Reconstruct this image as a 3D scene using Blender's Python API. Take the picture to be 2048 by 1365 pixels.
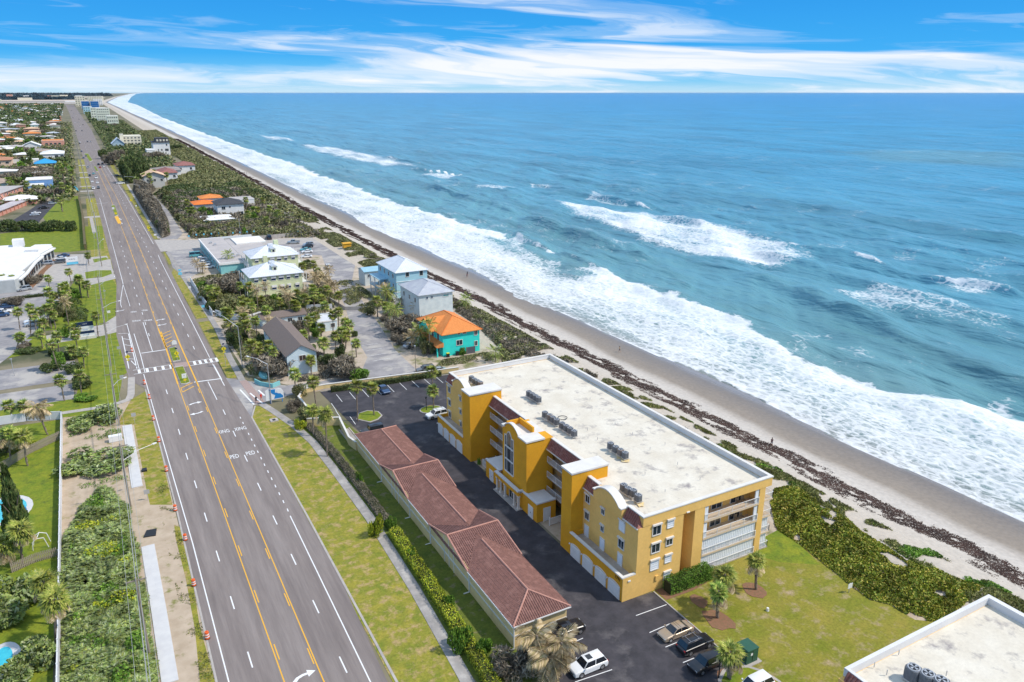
import bpy, bmesh, math, random
import numpy as np
from mathutils import Vector, Matrix, noise as mnoise
random.seed(7); RNG = np.random.default_rng(7)
R = math.radians
for o in list(bpy.data.objects): bpy.data.objects.remove(o)
scene = bpy.context.scene
col = scene.collection

# camera
FPX, HCAM = 1523.0, 64.43            # focal length in pixels of a 2048 px wide frame, height above the road
TH = math.atan(497.5 / FPX); CT, ST = math.cos(TH), math.sin(TH)
AL = math.atan(877 * CT / FPX); CA, SA = math.cos(AL), math.sin(AL)
cam_d = bpy.data.cameras.new("camera"); cam = bpy.data.objects.new("camera", cam_d); col.objects.link(cam)
cam_d.sensor_width = 36; cam_d.lens = 36 * FPX / 2048; cam_d.clip_start = 1; cam_d.clip_end = 250000
cam.location = (0, 0, HCAM); cam.rotation_euler = (R(90) - TH, 0, -AL)
scene.camera = cam

# sun, sky, exposure
SUN_EL = R(50); SUN_AZ_DIR = Vector((0.80, -0.60))      # towards the sun, seen from above (x east of the road, y along it)
sun_d = bpy.data.lights.new("sun", 'SUN'); sun_d.energy = 2.55; sun_d.angle = R(2.0); sun_d.color = (1.0, 0.93, 0.83)
sun = bpy.data.objects.new("sun", sun_d); col.objects.link(sun); sun.location = (60, -40, 120)
sd = Vector((SUN_AZ_DIR.x * math.cos(SUN_EL), SUN_AZ_DIR.y * math.cos(SUN_EL), math.sin(SUN_EL)))
sun.rotation_euler = sd.to_track_quat('Z', 'Y').to_euler()
world = bpy.data.worlds.new("World"); scene.world = world; world.use_nodes = True
wn, wl = world.node_tree.nodes, world.node_tree.links
wn.clear()
def N(nt, t, **k):
    n = nt.nodes.new(t)
    for a, b in k.items():
        if a == 'inp':
            for i, v in b.items(): n.inputs[i].default_value = v
        else: setattr(n, a, b)
    return n
wt = world.node_tree
sky = N(wt, 'ShaderNodeTexSky', sky_type='NISHITA', sun_disc=False, sun_elevation=SUN_EL,
        sun_rotation=math.atan2(SUN_AZ_DIR.x, SUN_AZ_DIR.y), altitude=60, air_density=1.0, dust_density=0.3, ozone_density=3.0)
geo = N(wt, 'ShaderNodeTexCoord')
sep = N(wt, 'ShaderNodeSeparateXYZ'); wl.new(geo.outputs['Generated'], sep.inputs[0])
def M(nt, op, a, b=None, c=None, clamp=False):
    n = N(nt, 'ShaderNodeMath', operation=op, use_clamp=clamp)
    for i, v in enumerate((a, b, c)):
        if v is None: continue
        if isinstance(v, (int, float)): n.inputs[i].default_value = v
        else: nt.links.new(v, n.inputs[i])
    return n.outputs[0]
def MIX(nt, fac, a, b, blend='MIX'):
    n = N(nt, 'ShaderNodeMix', data_type='RGBA', blend_type=blend)
    for s, v in ((n.inputs['Factor'], fac), (n.inputs['A'], a), (n.inputs['B'], b)):
        if isinstance(v, (int, float)): s.default_value = v
        elif isinstance(v, tuple): s.default_value = (*v[:3], 1)
        else: nt.links.new(v, s)
    return n.outputs['Result']
def RAMP(nt, fac, stops, interp='LINEAR'):
    n = N(nt, 'ShaderNodeValToRGB'); cr = n.color_ramp; cr.interpolation = interp
    while len(cr.elements) < len(stops): cr.elements.new(0.5)
    for e, (p, c) in zip(cr.elements, stops):
        e.position = p; e.color = (*c[:3], 1) if isinstance(c, tuple) else (c, c, c, 1)
    nt.links.new(fac, n.inputs[0]); return n.outputs[0]
elev = M(wt, 'ARCSINE', sep.outputs['Z'])                        # radians
azim = M(wt, 'ARCTAN2', sep.outputs['X'], sep.outputs['Y'])
e10 = M(wt, 'MULTIPLY', elev, 57.2958)                           # degrees
# clear air: pale at the horizon, deep blue above; values are for strength 0.1
grad = RAMP(wt, M(wt, 'DIVIDE', e10, 90.0, clamp=True), [(0.0, (2.9, 4.5, 5.5)), (0.010, (0.8, 3.4, 5.7)), (0.028, (0.03, 2.35, 5.5)), (0.067, (0.0, 1.85, 5.1)), (0.2, (0.3, 2.0, 4.8)), (1.0, (1.1, 2.3, 4.2))])
base = MIX(wt, 0.94, sky.outputs[0], grad)
# wispy cloud streaks in azimuth / elevation
cmb = N(wt, 'ShaderNodeCombineXYZ'); wl.new(M(wt, 'MULTIPLY', azim, 3.2), cmb.inputs[0]); wl.new(M(wt, 'ADD', M(wt, 'MULTIPLY', e10, 0.62), M(wt, 'MULTIPLY', azim, 2.0)), cmb.inputs[1])
cmb.inputs[2].default_value = 3.7
warp = N(wt, 'ShaderNodeTexNoise', inp={'Scale': 0.9, 'Detail': 3.0}); wl.new(cmb.outputs[0], warp.inputs['Vector'])
wadd = N(wt, 'ShaderNodeVectorMath', operation='MULTIPLY_ADD'); wl.new(warp.outputs['Color'], wadd.inputs[0]); wadd.inputs[1].default_value = (2.2, 1.7, 0); wl.new(cmb.outputs[0], wadd.inputs[2])
cn = N(wt, 'ShaderNodeTexNoise', inp={'Scale': 0.75, 'Detail': 10.0, 'Roughness': 0.60, 'Distortion': 0.6}); wl.new(wadd.outputs[0], cn.inputs['Vector'])
# a long bank of cloud lying low over the sea
d1 = M(wt, 'SUBTRACT', e10, M(wt, 'ADD', 1.2, M(wt, 'MULTIPLY', 1.1, M(wt, 'SUBTRACT', azim, 0.05))))
b1 = M(wt, 'MULTIPLY', M(wt, 'EXPONENT', M(wt, 'MULTIPLY', M(wt, 'MULTIPLY', d1, d1), -1.3)), 0.17)
da = M(wt, 'SUBTRACT', azim, 0.62)
de = M(wt, 'SUBTRACT', e10, 2.9)
b2 = M(wt, 'MULTIPLY', M(wt, 'EXPONENT', M(wt, 'ADD', M(wt, 'MULTIPLY', M(wt, 'MULTIPLY', da, da), -22.0), M(wt, 'MULTIPLY', M(wt, 'MULTIPLY', de, de), -0.22))), 0.13)
hz = M(wt, 'MULTIPLY', M(wt, 'EXPONENT', M(wt, 'MULTIPLY', e10, -1.1)), 0.10)
up_ = M(wt, 'MULTIPLY', M(wt, 'MINIMUM', M(wt, 'DIVIDE', e10, 25.0), 1.0), 0.12)      # extra high cloud overhead, out of view, added to lift the shade
dens = M(wt, 'ADD', M(wt, 'ADD', M(wt, 'ADD', M(wt, 'ADD', cn.outputs[0], b1), b2), hz), up_)
def blob(a0, ka, e0, ke, s):
    u_, v_ = M(wt, 'SUBTRACT', azim, a0), M(wt, 'SUBTRACT', e10, e0)
    return M(wt, 'MULTIPLY', M(wt, 'EXPONENT', M(wt, 'ADD', M(wt, 'MULTIPLY', M(wt, 'MULTIPLY', u_, u_), -ka), M(wt, 'MULTIPLY', M(wt, 'MULTIPLY', v_, v_), -ke))), s)
for bl in ((0.10, 18.0, 3.0, 0.7, -0.07), (0.12, 6.0, 0.7, 3.0, 0.11), (0.98, 30.0, 4.6, 0.25, -0.12), (0.80, 40.0, 5.6, 0.6, -0.06)): dens = M(wt, 'ADD', dens, blob(*bl))
cmask = RAMP(wt, dens, [(0.49, 0.0), (0.57, 0.25), (0.67, 0.75), (0.80, 1.0)], 'EASE')
cmask2 = M(wt, 'MULTIPLY', cmask, 0.92)
ccol = RAMP(wt, dens, [(0.5, (3.6, 4.8, 6.1)), (0.75, (6.0, 6.0, 6.1))])
skyc = MIX(wt, cmask2, base, ccol)
bg = N(wt, 'ShaderNodeBackground', inp={'Strength': 0.11}); wl.new(skyc, bg.inputs[0])
wo = N(wt, 'ShaderNodeOutputWorld'); wl.new(bg.outputs[0], wo.inputs[0])
scene.view_settings.view_transform = 'Standard'; scene.view_settings.look = 'None'
scene.view_settings.exposure = 0.62; scene.view_settings.gamma = 1.0; scene.view_settings.use_curve_mapping = False

# helpers: where a point seen in the photograph stands
def P(px, py, z=0.0):
    x, y = px - 1024, py - 682.5
    d = y * CT + FPX * ST; F = FPX * CT - y * ST; t = (HCAM - z) / d
    return (t * x * CA + t * F * SA, -t * x * SA + t * F * CA)
def Q(X, Y, Z):
    r = X * CA - Y * SA; F = X * SA + Y * CA; dz = HCAM - Z
    return (1024 + FPX * r / (F * CT + dz * ST), 682.5 + FPX * (dz * CT - F * ST) / (F * CT + dz * ST))
def height_at(X, Y, py, hmax=60):
    lo, hi = 0.0, hmax
    for _ in range(30):
        m = (lo + hi) / 2
        if Q(X, Y, m)[1] > py: lo = m
        else: hi = m
    return lo
def front(pl, pr, pyb, pyt=None):        # south face of a building: x range, y, height
    x0, y0 = P(pl, pyb); x1, y1 = P(pr, pyb)
    y = (y0 + y1) / 2
    return x0, x1, y, (height_at((x0 + x1) / 2, y, pyt) if pyt else None)

# materials
MATS = {}
def mat(name, c, c2=None, rough=0.8, scale=1.0, detail=4.0, contrast=(0.35, 0.65), bump=0.0, bscale=None, metal=0.0,
        coords='Object', stretch=(1, 1, 1), spec=0.4, c3=None, scale3=None, cut3=(0.6, 0.68), trans=0.0, coat=0.0, grain=0.0):
    if name in MATS: return MATS[name]
    m = bpy.data.materials.new(name); m.use_nodes = True; nt = m.node_tree
    b = nt.nodes['Principled BSDF']; b.inputs['Roughness'].default_value = rough; b.inputs['Metallic'].default_value = metal
    b.inputs['Specular IOR Level'].default_value = spec
    if coat: b.inputs['Coat Weight'].default_value = coat
    if c2 is None and bump == 0: b.inputs['Base Color'].default_value = (*c, 1); m.diffuse_color = (*c, 1)
    else:
        if c2 is None: c2 = tuple(v * 0.85 for v in c)
        if coords == 'World':
            g = N(nt, 'ShaderNodeNewGeometry'); src = g.outputs['Position']
        else:
            g = N(nt, 'ShaderNodeTexCoord'); src = g.outputs[coords]
        mp = N(nt, 'ShaderNodeMapping'); mp.inputs['Scale'].default_value = stretch; nt.links.new(src, mp.inputs[0])
        n = N(nt, 'ShaderNodeTexNoise', inp={'Scale': scale, 'Detail': detail, 'Roughness': 0.6}); nt.links.new(mp.outputs[0], n.inputs['Vector'])
        o = RAMP(nt, n.outputs[0], [(contrast[0], c), (contrast[1], c2)])
        if c3 is not None:
            n3 = N(nt, 'ShaderNodeTexNoise', inp={'Scale': scale3 or scale * 0.3, 'Detail': 7.0, 'Roughness': 0.65}); nt.links.new(mp.outputs[0], n3.inputs['Vector'])
            o = MIX(nt, RAMP(nt, n3.outputs[0], [(cut3[0], 0.0), (cut3[1], 1.0)]), o, c3)
        if grain:
            ng = N(nt, 'ShaderNodeTexNoise', inp={'Scale': 2.6, 'Detail': 6.0, 'Roughness': 0.75}); nt.links.new(mp.outputs[0], ng.inputs['Vector'])
            o = MIX(nt, 1.0, o, RAMP(nt, ng.outputs[0], [(0.3, 1 - grain), (0.7, 1 + grain)]), 'MULTIPLY')
        nt.links.new(o, b.inputs['Base Color'])
        if bump:
            nb = N(nt, 'ShaderNodeTexNoise', inp={'Scale': bscale or scale * 3, 'Detail': 4.0}); nt.links.new(mp.outputs[0], nb.inputs['Vector'])
            bp = N(nt, 'ShaderNodeBump', inp={'Strength': 0.6, 'Distance': bump}); nt.links.new(nb.outputs[0], bp.inputs['Height']); nt.links.new(bp.outputs[0], b.inputs['Normal'])
    MATS[name] = m; return m
def leaf(name, cols, rough=0.55):        # every leaf (mesh island) its own tone
    m = bpy.data.materials.new(name); m.use_nodes = True; nt = m.node_tree; b = nt.nodes['Principled BSDF']
    g = N(nt, 'ShaderNodeNewGeometry')
    st = [(i / (len(cols) - 1), c) for i, c in enumerate(cols)]
    c1 = RAMP(nt, g.outputs['Random Per Island'], st)
    nz = N(nt, 'ShaderNodeTexNoise', inp={'Scale': 0.35, 'Detail': 2.0}); nt.links.new(g.outputs['Position'], nz.inputs['Vector'])
    c2 = MIX(nt, 1.0, c1, RAMP(nt, nz.outputs[0], [(0.35, 0.55), (0.65, 1.15)]), 'MULTIPLY')
    nt.links.new(c2, b.inputs['Base Color']); b.inputs['Roughness'].default_value = rough; b.inputs['Specular IOR Level'].default_value = 0.25
    MATS[name] = m; return m
def glass(name, c=(0.02, 0.035, 0.05), rough=0.08):
    return mat(name, c, rough=rough, spec=0.8)
ASPH = mat('asphalt_old', (0.235, 0.198, 0.182), (0.180, 0.150, 0.140), rough=0.9, scale=0.9, detail=8, coords='World', stretch=(1, 0.06, 1), bump=0.004, bscale=30, c3=(0.27, 0.232, 0.215), scale3=0.5, cut3=(0.45, 0.75), grain=0.12)
ASPHN = mat('asphalt_new', (0.036, 0.034, 0.040), (0.062, 0.057, 0.066), rough=0.85, scale=0.5, detail=10, coords='World', bump=0.004, bscale=30, c3=(0.16, 0.145, 0.145), scale3=0.2, cut3=(0.55, 0.78), grain=.12)
ASPHG = mat('asphalt_pale', (0.33, 0.31, 0.31), (0.22, 0.21, 0.22), rough=0.9, scale=0.25, detail=10, coords='World', c3=(0.42, 0.39, 0.36), scale3=0.12, cut3=(0.5, 0.6))
CONC = mat('concrete', (0.46, 0.42, 0.38), (0.36, 0.33, 0.31), rough=0.9, scale=0.7, detail=8, coords='World', bump=0.003, bscale=12, c3=(0.27, 0.25, 0.24), scale3=0.25, cut3=(0.6, 0.75))
CONCN = mat('concrete_new', (0.60, 0.59, 0.58), (0.54, 0.53, 0.53), rough=0.85, scale=0.8, coords='World')
CONCD = mat('concrete_weathered', (0.36, 0.33, 0.31), (0.22, 0.21, 0.20), rough=0.95, scale=0.8, detail=8, coords='World', c3=(0.44, 0.41, 0.38), scale3=0.4, cut3=(0.5, 0.65))
WPAINT = mat('white_road_paint', (0.78, 0.78, 0.78), (0.62, 0.61, 0.60), rough=0.7, scale=3, detail=8, coords='World', contrast=(0.5, 0.8))
YPAINT = mat('yellow_road_paint', (0.80, 0.42, 0.03), (0.66, 0.36, 0.07), rough=0.7, scale=3, detail=8, coords='World', contrast=(0.5, 0.8))
BRICKP = mat('red_brick_paving', (0.40, 0.29, 0.26), (0.32, 0.24, 0.22), rough=0.9, scale=4, coords='World')
WHITE = mat('white_paint', (0.80, 0.79, 0.78), (0.72, 0.71, 0.70), rough=0.6, scale=0.8)
METALG = mat('galvanised_metal', (0.55, 0.55, 0.56), rough=0.45, metal=0.6)
BLACKM = mat('black_metal', (0.02, 0.02, 0.022), rough=0.5)
GLASS = glass('window_glass')
GLASSB = glass('window_glass_blue', (0.03, 0.08, 0.16))
WOODP = mat('utility_pole_wood', (0.30, 0.25, 0.20), (0.20, 0.17, 0.14), rough=0.9, scale=2, stretch=(4, 4, .3))
BARK = mat('palm_bark', (0.30, 0.24, 0.19), (0.16, 0.125, 0.10), rough=0.95, scale=3, stretch=(1, 1, 5), bump=0.03, bscale=6)
BARKD = mat('tree_bark', (0.20, 0.155, 0.125), (0.12, 0.095, 0.08), rough=0.95, scale=4, bump=0.02)
TWIG = leaf('bare_twigs', [(0.27, 0.225, 0.17), (0.18, 0.15, 0.11), (0.38, 0.33, 0.26), (0.13, 0.12, 0.08)], 0.9)
PALMG = leaf('palm_leaves', [(0.094, 0.174, 0.026), (0.178, 0.279, 0.042), (0.312, 0.398, 0.067), (0.563, 0.559, 0.149), (0.125, 0.232, 0.033)])
PALMY = leaf('palm_leaves_yellowed', [(0.118, 0.179, 0.022), (0.258, 0.299, 0.040), (0.398, 0.404, 0.080), (0.152, 0.209, 0.030), (0.492, 0.464, 0.120)])
PALMD = leaf('palm_leaves_dry', [(0.52, 0.38, 0.20), (0.68, 0.56, 0.36), (0.34, 0.24, 0.12), (0.60, 0.46, 0.27), (0.36, 0.32, 0.12)], 0.9)
GREEN = leaf('shrub_leaves', [(0.080, 0.168, 0.024), (0.135, 0.264, 0.033), (0.225, 0.384, 0.045), (0.112, 0.205, 0.030)])
GREEND = leaf('dark_tree_leaves', [(0.046, 0.091, 0.024), (0.091, 0.137, 0.039), (0.156, 0.182, 0.061), (0.065, 0.104, 0.033)])
GREENY = leaf('yellow_green_leaves', [(0.273, 0.355, 0.023), (0.519, 0.539, 0.035), (0.137, 0.242, 0.023), (0.655, 0.595, 0.058)])
OLIVE = leaf('olive_leaves', [(0.138, 0.169, 0.054), (0.225, 0.234, 0.090), (0.338, 0.312, 0.144), (0.100, 0.130, 0.048)])
PALMETTO = leaf('palmetto_leaves', [(0.12, 0.18, 0.04), (0.24, 0.33, 0.08), (0.38, 0.44, 0.14), (0.18, 0.27, 0.07), (0.46, 0.50, 0.28), (0.09, 0.14, 0.035), (0.42, 0.44, 0.10)])
SEAGRAPE = leaf('sea_grape_leaves', [(0.10, 0.16, 0.02), (0.22, 0.29, 0.03), (0.42, 0.40, 0.05), (0.14, 0.22, 0.025), (0.54, 0.42, 0.09), (0.19, 0.27, 0.035)])
DUNEG = leaf('dune_grass_leaves', [(0.194, 0.215, 0.059), (0.290, 0.278, 0.099), (0.121, 0.164, 0.030), (0.363, 0.329, 0.149)])
WEED = leaf('seaweed_dry', [(0.035, 0.020, 0.016), (0.075, 0.042, 0.032), (0.05, 0.03, 0.028), (0.11, 0.068, 0.05)], 0.9)

# mesh builder and object tree
class MB:
    def __init__(s): s.v = []; s.f = []; s.m = []; s.mats = []; s.cur = 0
    def use(s, m):
        if m not in s.mats: s.mats.append(m)
        s.cur = s.mats.index(m); return s
    def face(s, pts):
        n = len(s.v); s.v += [tuple(p) for p in pts]; s.f.append(tuple(range(n, n + len(pts)))); s.m.append(s.cur); return s
    def box(s, x0, x1, y0, y1, z0, z1):
        n = len(s.v)
        s.v += [(x0, y0, z0), (x1, y0, z0), (x1, y1, z0), (x0, y1, z0), (x0, y0, z1), (x1, y0, z1), (x1, y1, z1), (x0, y1, z1)]
        for f in ((0, 3, 2, 1), (4, 5, 6, 7), (0, 1, 5, 4), (1, 2, 6, 5), (2, 3, 7, 6), (3, 0, 4, 7)):
            s.f.append(tuple(n + i for i in f)); s.m.append(s.cur)
        return s
    def prism(s, poly, z0, z1):
        a = sum(poly[i][0] * poly[(i + 1) % len(poly)][1] - poly[(i + 1) % len(poly)][0] * poly[i][1] for i in range(len(poly)))
        if a < 0: poly = poly[::-1]
        n = len(s.v); k = len(poly)
        s.v += [(p[0], p[1], z0) for p in poly] + [(p[0], p[1], z1) for p in poly]
        s.f.append(tuple(n + i for i in range(k - 1, -1, -1))); s.f.append(tuple(n + k + i for i in range(k))); s.m += [s.cur] * 2
        for i in range(k):
            j = (i + 1) % k; s.f.append((n + i, n + j, n + k + j, n + k + i)); s.m.append(s.cur)
        return s
    def extrude(s, prof, axis, a0, a1):      # prof: list of 2-D points; axis 'x': points are (y,z); 'y': points are (x,z)
        n = len(s.v); k = len(prof)
        for a in (a0, a1):
            s.v += [((a, p[0], p[1]) if axis == 'x' else (p[0], a, p[1])) for p in prof]
        s.f.append(tuple(n + i for i in range(k))); s.f.append(tuple(n + k + i for i in range(k - 1, -1, -1))); s.m += [s.cur] * 2
        for i in range(k):
            j = (i + 1) % k; s.f.append((n + j, n + i, n + k + i, n + k + j)); s.m.append(s.cur)
        return s
    def tube(s, p0, p1, r0, r1=None, n=6, cap=True):
        r1 = r0 if r1 is None else r1
        p0, p1 = Vector(p0), Vector(p1); d = (p1 - p0)
        if d.length < 1e-6: return s
        d.normalize(); u = d.orthogonal().normalized(); w = d.cross(u); b = len(s.v)
        for p, r in ((p0, r0), (p1, r1)):
            for i in range(n):
                a = 2 * math.pi * i / n; s.v.append(tuple(p + (u * math.cos(a) + w * math.sin(a)) * r))
        for i in range(n):
            j = (i + 1) % n; s.f.append((b + i, b + j, b + n + j, b + n + i)); s.m.append(s.cur)
        if cap:
            s.f.append(tuple(b + i for i in range(n - 1, -1, -1))); s.f.append(tuple(b + n + i for i in range(n))); s.m += [s.cur] * 2
        return s
    def path(s, pts, rs, n=6):
        for i in range(len(pts) - 1): s.tube(pts[i], pts[i + 1], rs[i], rs[i + 1], n)
        return s
    def roof(s, x0, x1, y0, y1, z0, z1, inset=None, axis='x', thick=0.15):   # hip roof; ridge along axis
        w = (y1 - y0) if axis == 'x' else (x1 - x0)
        if inset is None: inset = w / 2
        n = len(s.v)
        if axis == 'x': a, b = (x0 + inset, (y0 + y1) / 2, z1), (x1 - inset, (y0 + y1) / 2, z1)
        else: a, b = ((x0 + x1) / 2, y0 + inset, z1), ((x0 + x1) / 2, y1 - inset, z1)
        c = [(x0, y0), (x1, y0), (x1, y1), (x0, y1)]
        s.v += [(p[0], p[1], z0) for p in c] + [a, b] + [(p[0], p[1], z0 - thick) for p in c]
        if axis == 'x': fs = [(0, 1, 5, 4), (1, 2, 5), (2, 3, 4, 5), (3, 0, 4)]
        else: fs = [(0, 1, 4), (1, 2, 5, 4), (2, 3, 5), (3, 0, 4, 5)]
        fs += [(6, 7, 1, 0), (7, 8, 2, 1), (8, 9, 3, 2), (9, 6, 0, 3), (9, 8, 7, 6)]
        for f in fs: s.f.append(tuple(n + i for i in f)); s.m.append(s.cur)
        return s
    def mesh(s, name, m=None, smooth=False, org=(0, 0, 0)):
        me = bpy.data.meshes.new(name); me.from_pydata([(a - org[0], b - org[1], c - org[2]) for a, b, c in s.v], [], s.f)
        ms = s.mats if s.mats else [m]
        for q in ms: me.materials.append(q)
        if s.mats: me.polygons.foreach_set('material_index', s.m)
        if smooth: me.polygons.foreach_set('use_smooth', [True] * len(me.polygons))
        me.update(); return me
    def build(s, name, m=None, parent=None, smooth=False, **kw):
        org = world_loc(parent) if parent else (0, 0, 0)
        return link(name, s.mesh(name, m, smooth, org), parent, **kw)
def world_loc(o):
    v = Vector((0, 0, 0))
    while o: v = v + o.location; o = o.parent
    return v
def link(name, data, parent=None, loc=None, rz=None, label=None, cat=None, group=None, kind=None):
    o = bpy.data.objects.new(name, data); col.objects.link(o)
    if parent: o.parent = parent
    if loc is not None: o.location = loc
    if rz is not None: o.rotation_euler = (0, 0, rz)
    return tag(o, label, cat, group, kind)
def tag(o, label=None, cat=None, group=None, kind=None):
    if label: o['label'] = label
    if cat: o['category'] = cat
    if group: o['group'] = group
    if kind: o['kind'] = kind
    return o
def thing(name, label, cat, loc=(0, 0, 0), rz=0, group=None):
    return link(name, None, None, loc, rz, label, cat, group)
CH = {}
def copy_tree(o, label=None, group=None, loc=None, rz=None, scale=None):
    if o.name not in CH:
        CH[o.name] = {p.name: [c for c in bpy.data.objects if c.parent == p] for p in [o] + [c for c in bpy.data.objects if c.parent == o]}
    kids = CH[o.name]
    r = o.copy(); col.objects.link(r)
    for c in kids.get(o.name, []):
        k = c.copy(); col.objects.link(k); k.parent = r
        for g in kids.get(c.name, []):
            d = g.copy(); col.objects.link(d); d.parent = k
    if loc is not None: r.location = loc
    if rz is not None: r.rotation_euler = (0, 0, rz)
    if scale is not None: r.scale = (scale, scale, scale) if isinstance(scale, (int, float)) else scale
    if label: r['label'] = label
    if group: r['group'] = group
    return r
def np_mesh(name, verts, faces, m, smooth=False):     # faces: (n,k) int array
    me = bpy.data.meshes.new(name); k = faces.shape[1]
    me.vertices.add(len(verts)); me.vertices.foreach_set('co', np.asarray(verts, dtype=np.float32).ravel())
    me.loops.add(faces.size); me.loops.foreach_set('vertex_index', faces.astype(np.int32).ravel())
    me.polygons.add(len(faces)); me.polygons.foreach_set('loop_start', np.arange(0, faces.size, k, dtype=np.int32))
    me.polygons.foreach_set('loop_total', np.full(len(faces), k, dtype=np.int32))
    if smooth: me.polygons.foreach_set('use_smooth', np.ones(len(faces), dtype=bool))
    me.update(calc_edges=True)
    for q in (m if isinstance(m, (list, tuple)) else [m]): me.materials.append(q)
    return me
def leaves(pts, size, aspect=1.6, up=0.3, rng=RNG, droop=None):   # a small bent blade at every point -> verts, faces
    n = len(pts); a = rng.normal(size=(n, 3)); a[:, 2] = a[:, 2] * 0.7 + up; a /= np.linalg.norm(a, axis=1)[:, None]
    b = rng.normal(size=(n, 3)); b -= (b * a).sum(1)[:, None] * a; b /= np.linalg.norm(b, axis=1)[:, None]
    c = np.cross(a, b); s = (size * rng.uniform(0.6, 1.35, n))[:, None]
    p0 = pts - b * s * aspect * 0.5; p1 = pts + c * s * 0.5; p2 = pts + b * s * aspect * 0.5; p3 = pts - c * s * 0.5
    v = np.stack([p0, p1, p2, p3], 1).reshape(-1, 3); f = np.arange(4 * n).reshape(n, 4)
    return v, f
def in_poly(x, y, poly):
    x = np.asarray(x); y = np.asarray(y); r = np.zeros(x.shape, bool); k = len(poly)
    for i in range(k):
        x0, y0 = poly[i]; x1, y1 = poly[(i + 1) % k]
        if y0 == y1: continue
        c = ((y0 > y) != (y1 > y)) & (x < (x1 - x0) * (y - y0) / (y1 - y0) + x0); r ^= c
    return r
def poly_dist(x, y, poly):     # distance to the outline
    d = np.full(np.shape(x), 1e9); k = len(poly)
    for i in range(k):
        x0, y0 = poly[i]; x1, y1 = poly[(i + 1) % k]; dx, dy = x1 - x0, y1 - y0; L = dx * dx + dy * dy + 1e-9
        t = np.clip(((x - x0) * dx + (y - y0) * dy) / L, 0, 1); d = np.minimum(d, np.hypot(x - x0 - t * dx, y - y0 - t * dy))
    return d
def vnoise(x, y, s, seed=0.0):  # cheap smooth noise from sines, about -1..1
    x = np.asarray(x, float) / s; y = np.asarray(y, float) / s; r = 0; g = np.random.default_rng(int(seed * 10) + 5)
    for i in range(9):
        th = g.uniform(0, 6.283); k = g.uniform(0.7, 1.9) * (1 + i * 0.25); ph = g.uniform(0, 6.283)
        r = r + np.sin(k * (x * math.cos(th) + y * math.sin(th)) + ph + 0.8 * np.sin(0.7 * k * (y * math.cos(th) - x * math.sin(th)) + ph * 2)) / (1 + i * 0.22)
    return r / 3.2
# === GROUND
CY = [-3000, 300, 450, 645, 941, 1525, 3146, 6390, 12731, 42174, 70000]
CX = [0, 0, 2, 6, 11, 19, 37, 72, 412, 2263, 4500]
def coast(y): return np.interp(y, CY, CX)
BS = [80, 86, 90, 94, 98, 101, 104, 110, 118, 124, 129, 140, 170, 200]
BZ = [-0.03, -0.03, 0.25, 0.65, 0.55, 0.0, -0.8, -1.9, -2.7, -3.1, -3.5, -4.3, -6.0, -7.5]
SEA = -3.5
def beach_z(s): return np.interp(s, BS, BZ)
def ground_z(X, Y):
    s = float(X) - float(coast(Y)); return float(beach_z(s)) if s > 86 else 0.0
def PB(px, py):       # the same for a point on the beach
    z = 0.0
    for _ in range(12): X, Y = P(px, py, z); z = 0.5 * z + 0.5 * ground_z(X, Y)
    return X, Y, ground_z(X, Y)
GRASSM = dict(grain=0.32, rough=0.95, detail=10, coords='World', bump=0.02, bscale=6)
LAWN = mat('lawn_green', (0.12, 0.18, 0.010), (0.22, 0.24, 0.015), scale=0.45, c3=(0.075, 0.11, 0.015), scale3=0.5, cut3=(0.52, 0.7), **GRASSM)
LAWNY = mat('verge_grass', (0.30, 0.255, 0.035), (0.155, 0.185, 0.018), scale=0.5, c3=(0.38, 0.27, 0.12), scale3=0.7, cut3=(0.50, 0.64), **GRASSM)
LAWND = mat('dry_lawn', (0.27, 0.225, 0.035), (0.16, 0.18, 0.012), scale=0.22, c3=(0.36, 0.27, 0.16), scale3=0.5, cut3=(0.52, 0.70), **GRASSM)
LAWNS = mat('shaded_lawn', (0.085, 0.12, 0.015), (0.15, 0.17, 0.022), scale=0.5, c3=(0.24, 0.19, 0.12), scale3=0.6, cut3=(0.55, 0.68), **GRASSM)  # dark slope growth, with the garage's shade put into its colour
DIRT = mat('sandy_dirt', (0.50, 0.40, 0.30), (0.40, 0.31, 0.22), rough=0.95, scale=0.5, detail=10, coords='World', bump=0.01, bscale=5, c3=(0.19, 0.19, 0.05), scale3=0.45, cut3=(0.56, 0.68))
SANDY = mat('sandy_yard', (0.52, 0.43, 0.34), (0.38, 0.31, 0.24), rough=0.95, scale=0.25, detail=10, coords='World', c3=(0.17, 0.17, 0.06), scale3=0.15, cut3=(0.52, 0.64), grain=.15)
LAND = mat('land', (0.15, 0.135, 0.075), (0.26, 0.22, 0.15), rough=0.95, scale=0.05, detail=12, coords='World', c3=(0.075, 0.085, 0.04), scale3=0.03, cut3=(0.48, 0.6))
FARS = mat('far_flat_land', (0.46, 0.40, 0.34), (0.26, 0.24, 0.22), rough=0.95, scale=0.004, detail=10, coords='World', stretch=(0.3, 1, 1))
MULCH = mat('red_mulch', (0.27, 0.13, 0.08), (0.19, 0.12, 0.06), rough=0.95, scale=3, detail=8, coords='World', bump=0.02)

ys = np.concatenate([np.arange(-400, 600, 40), np.geomspace(600, 60000, 60)])
b = MB()
for y0, y1 in zip(ys[:-1], ys[1:]):
    x0, x1 = 80 + float(coast(y0)), 80 + float(coast(y1))
    b.face([(-60000, y0, -0.03), (x0, y0, -0.03), (x1, y1, -0.03), (-60000, y1, -0.03)])
b.build('ground', LAND, kind='structure')

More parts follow.
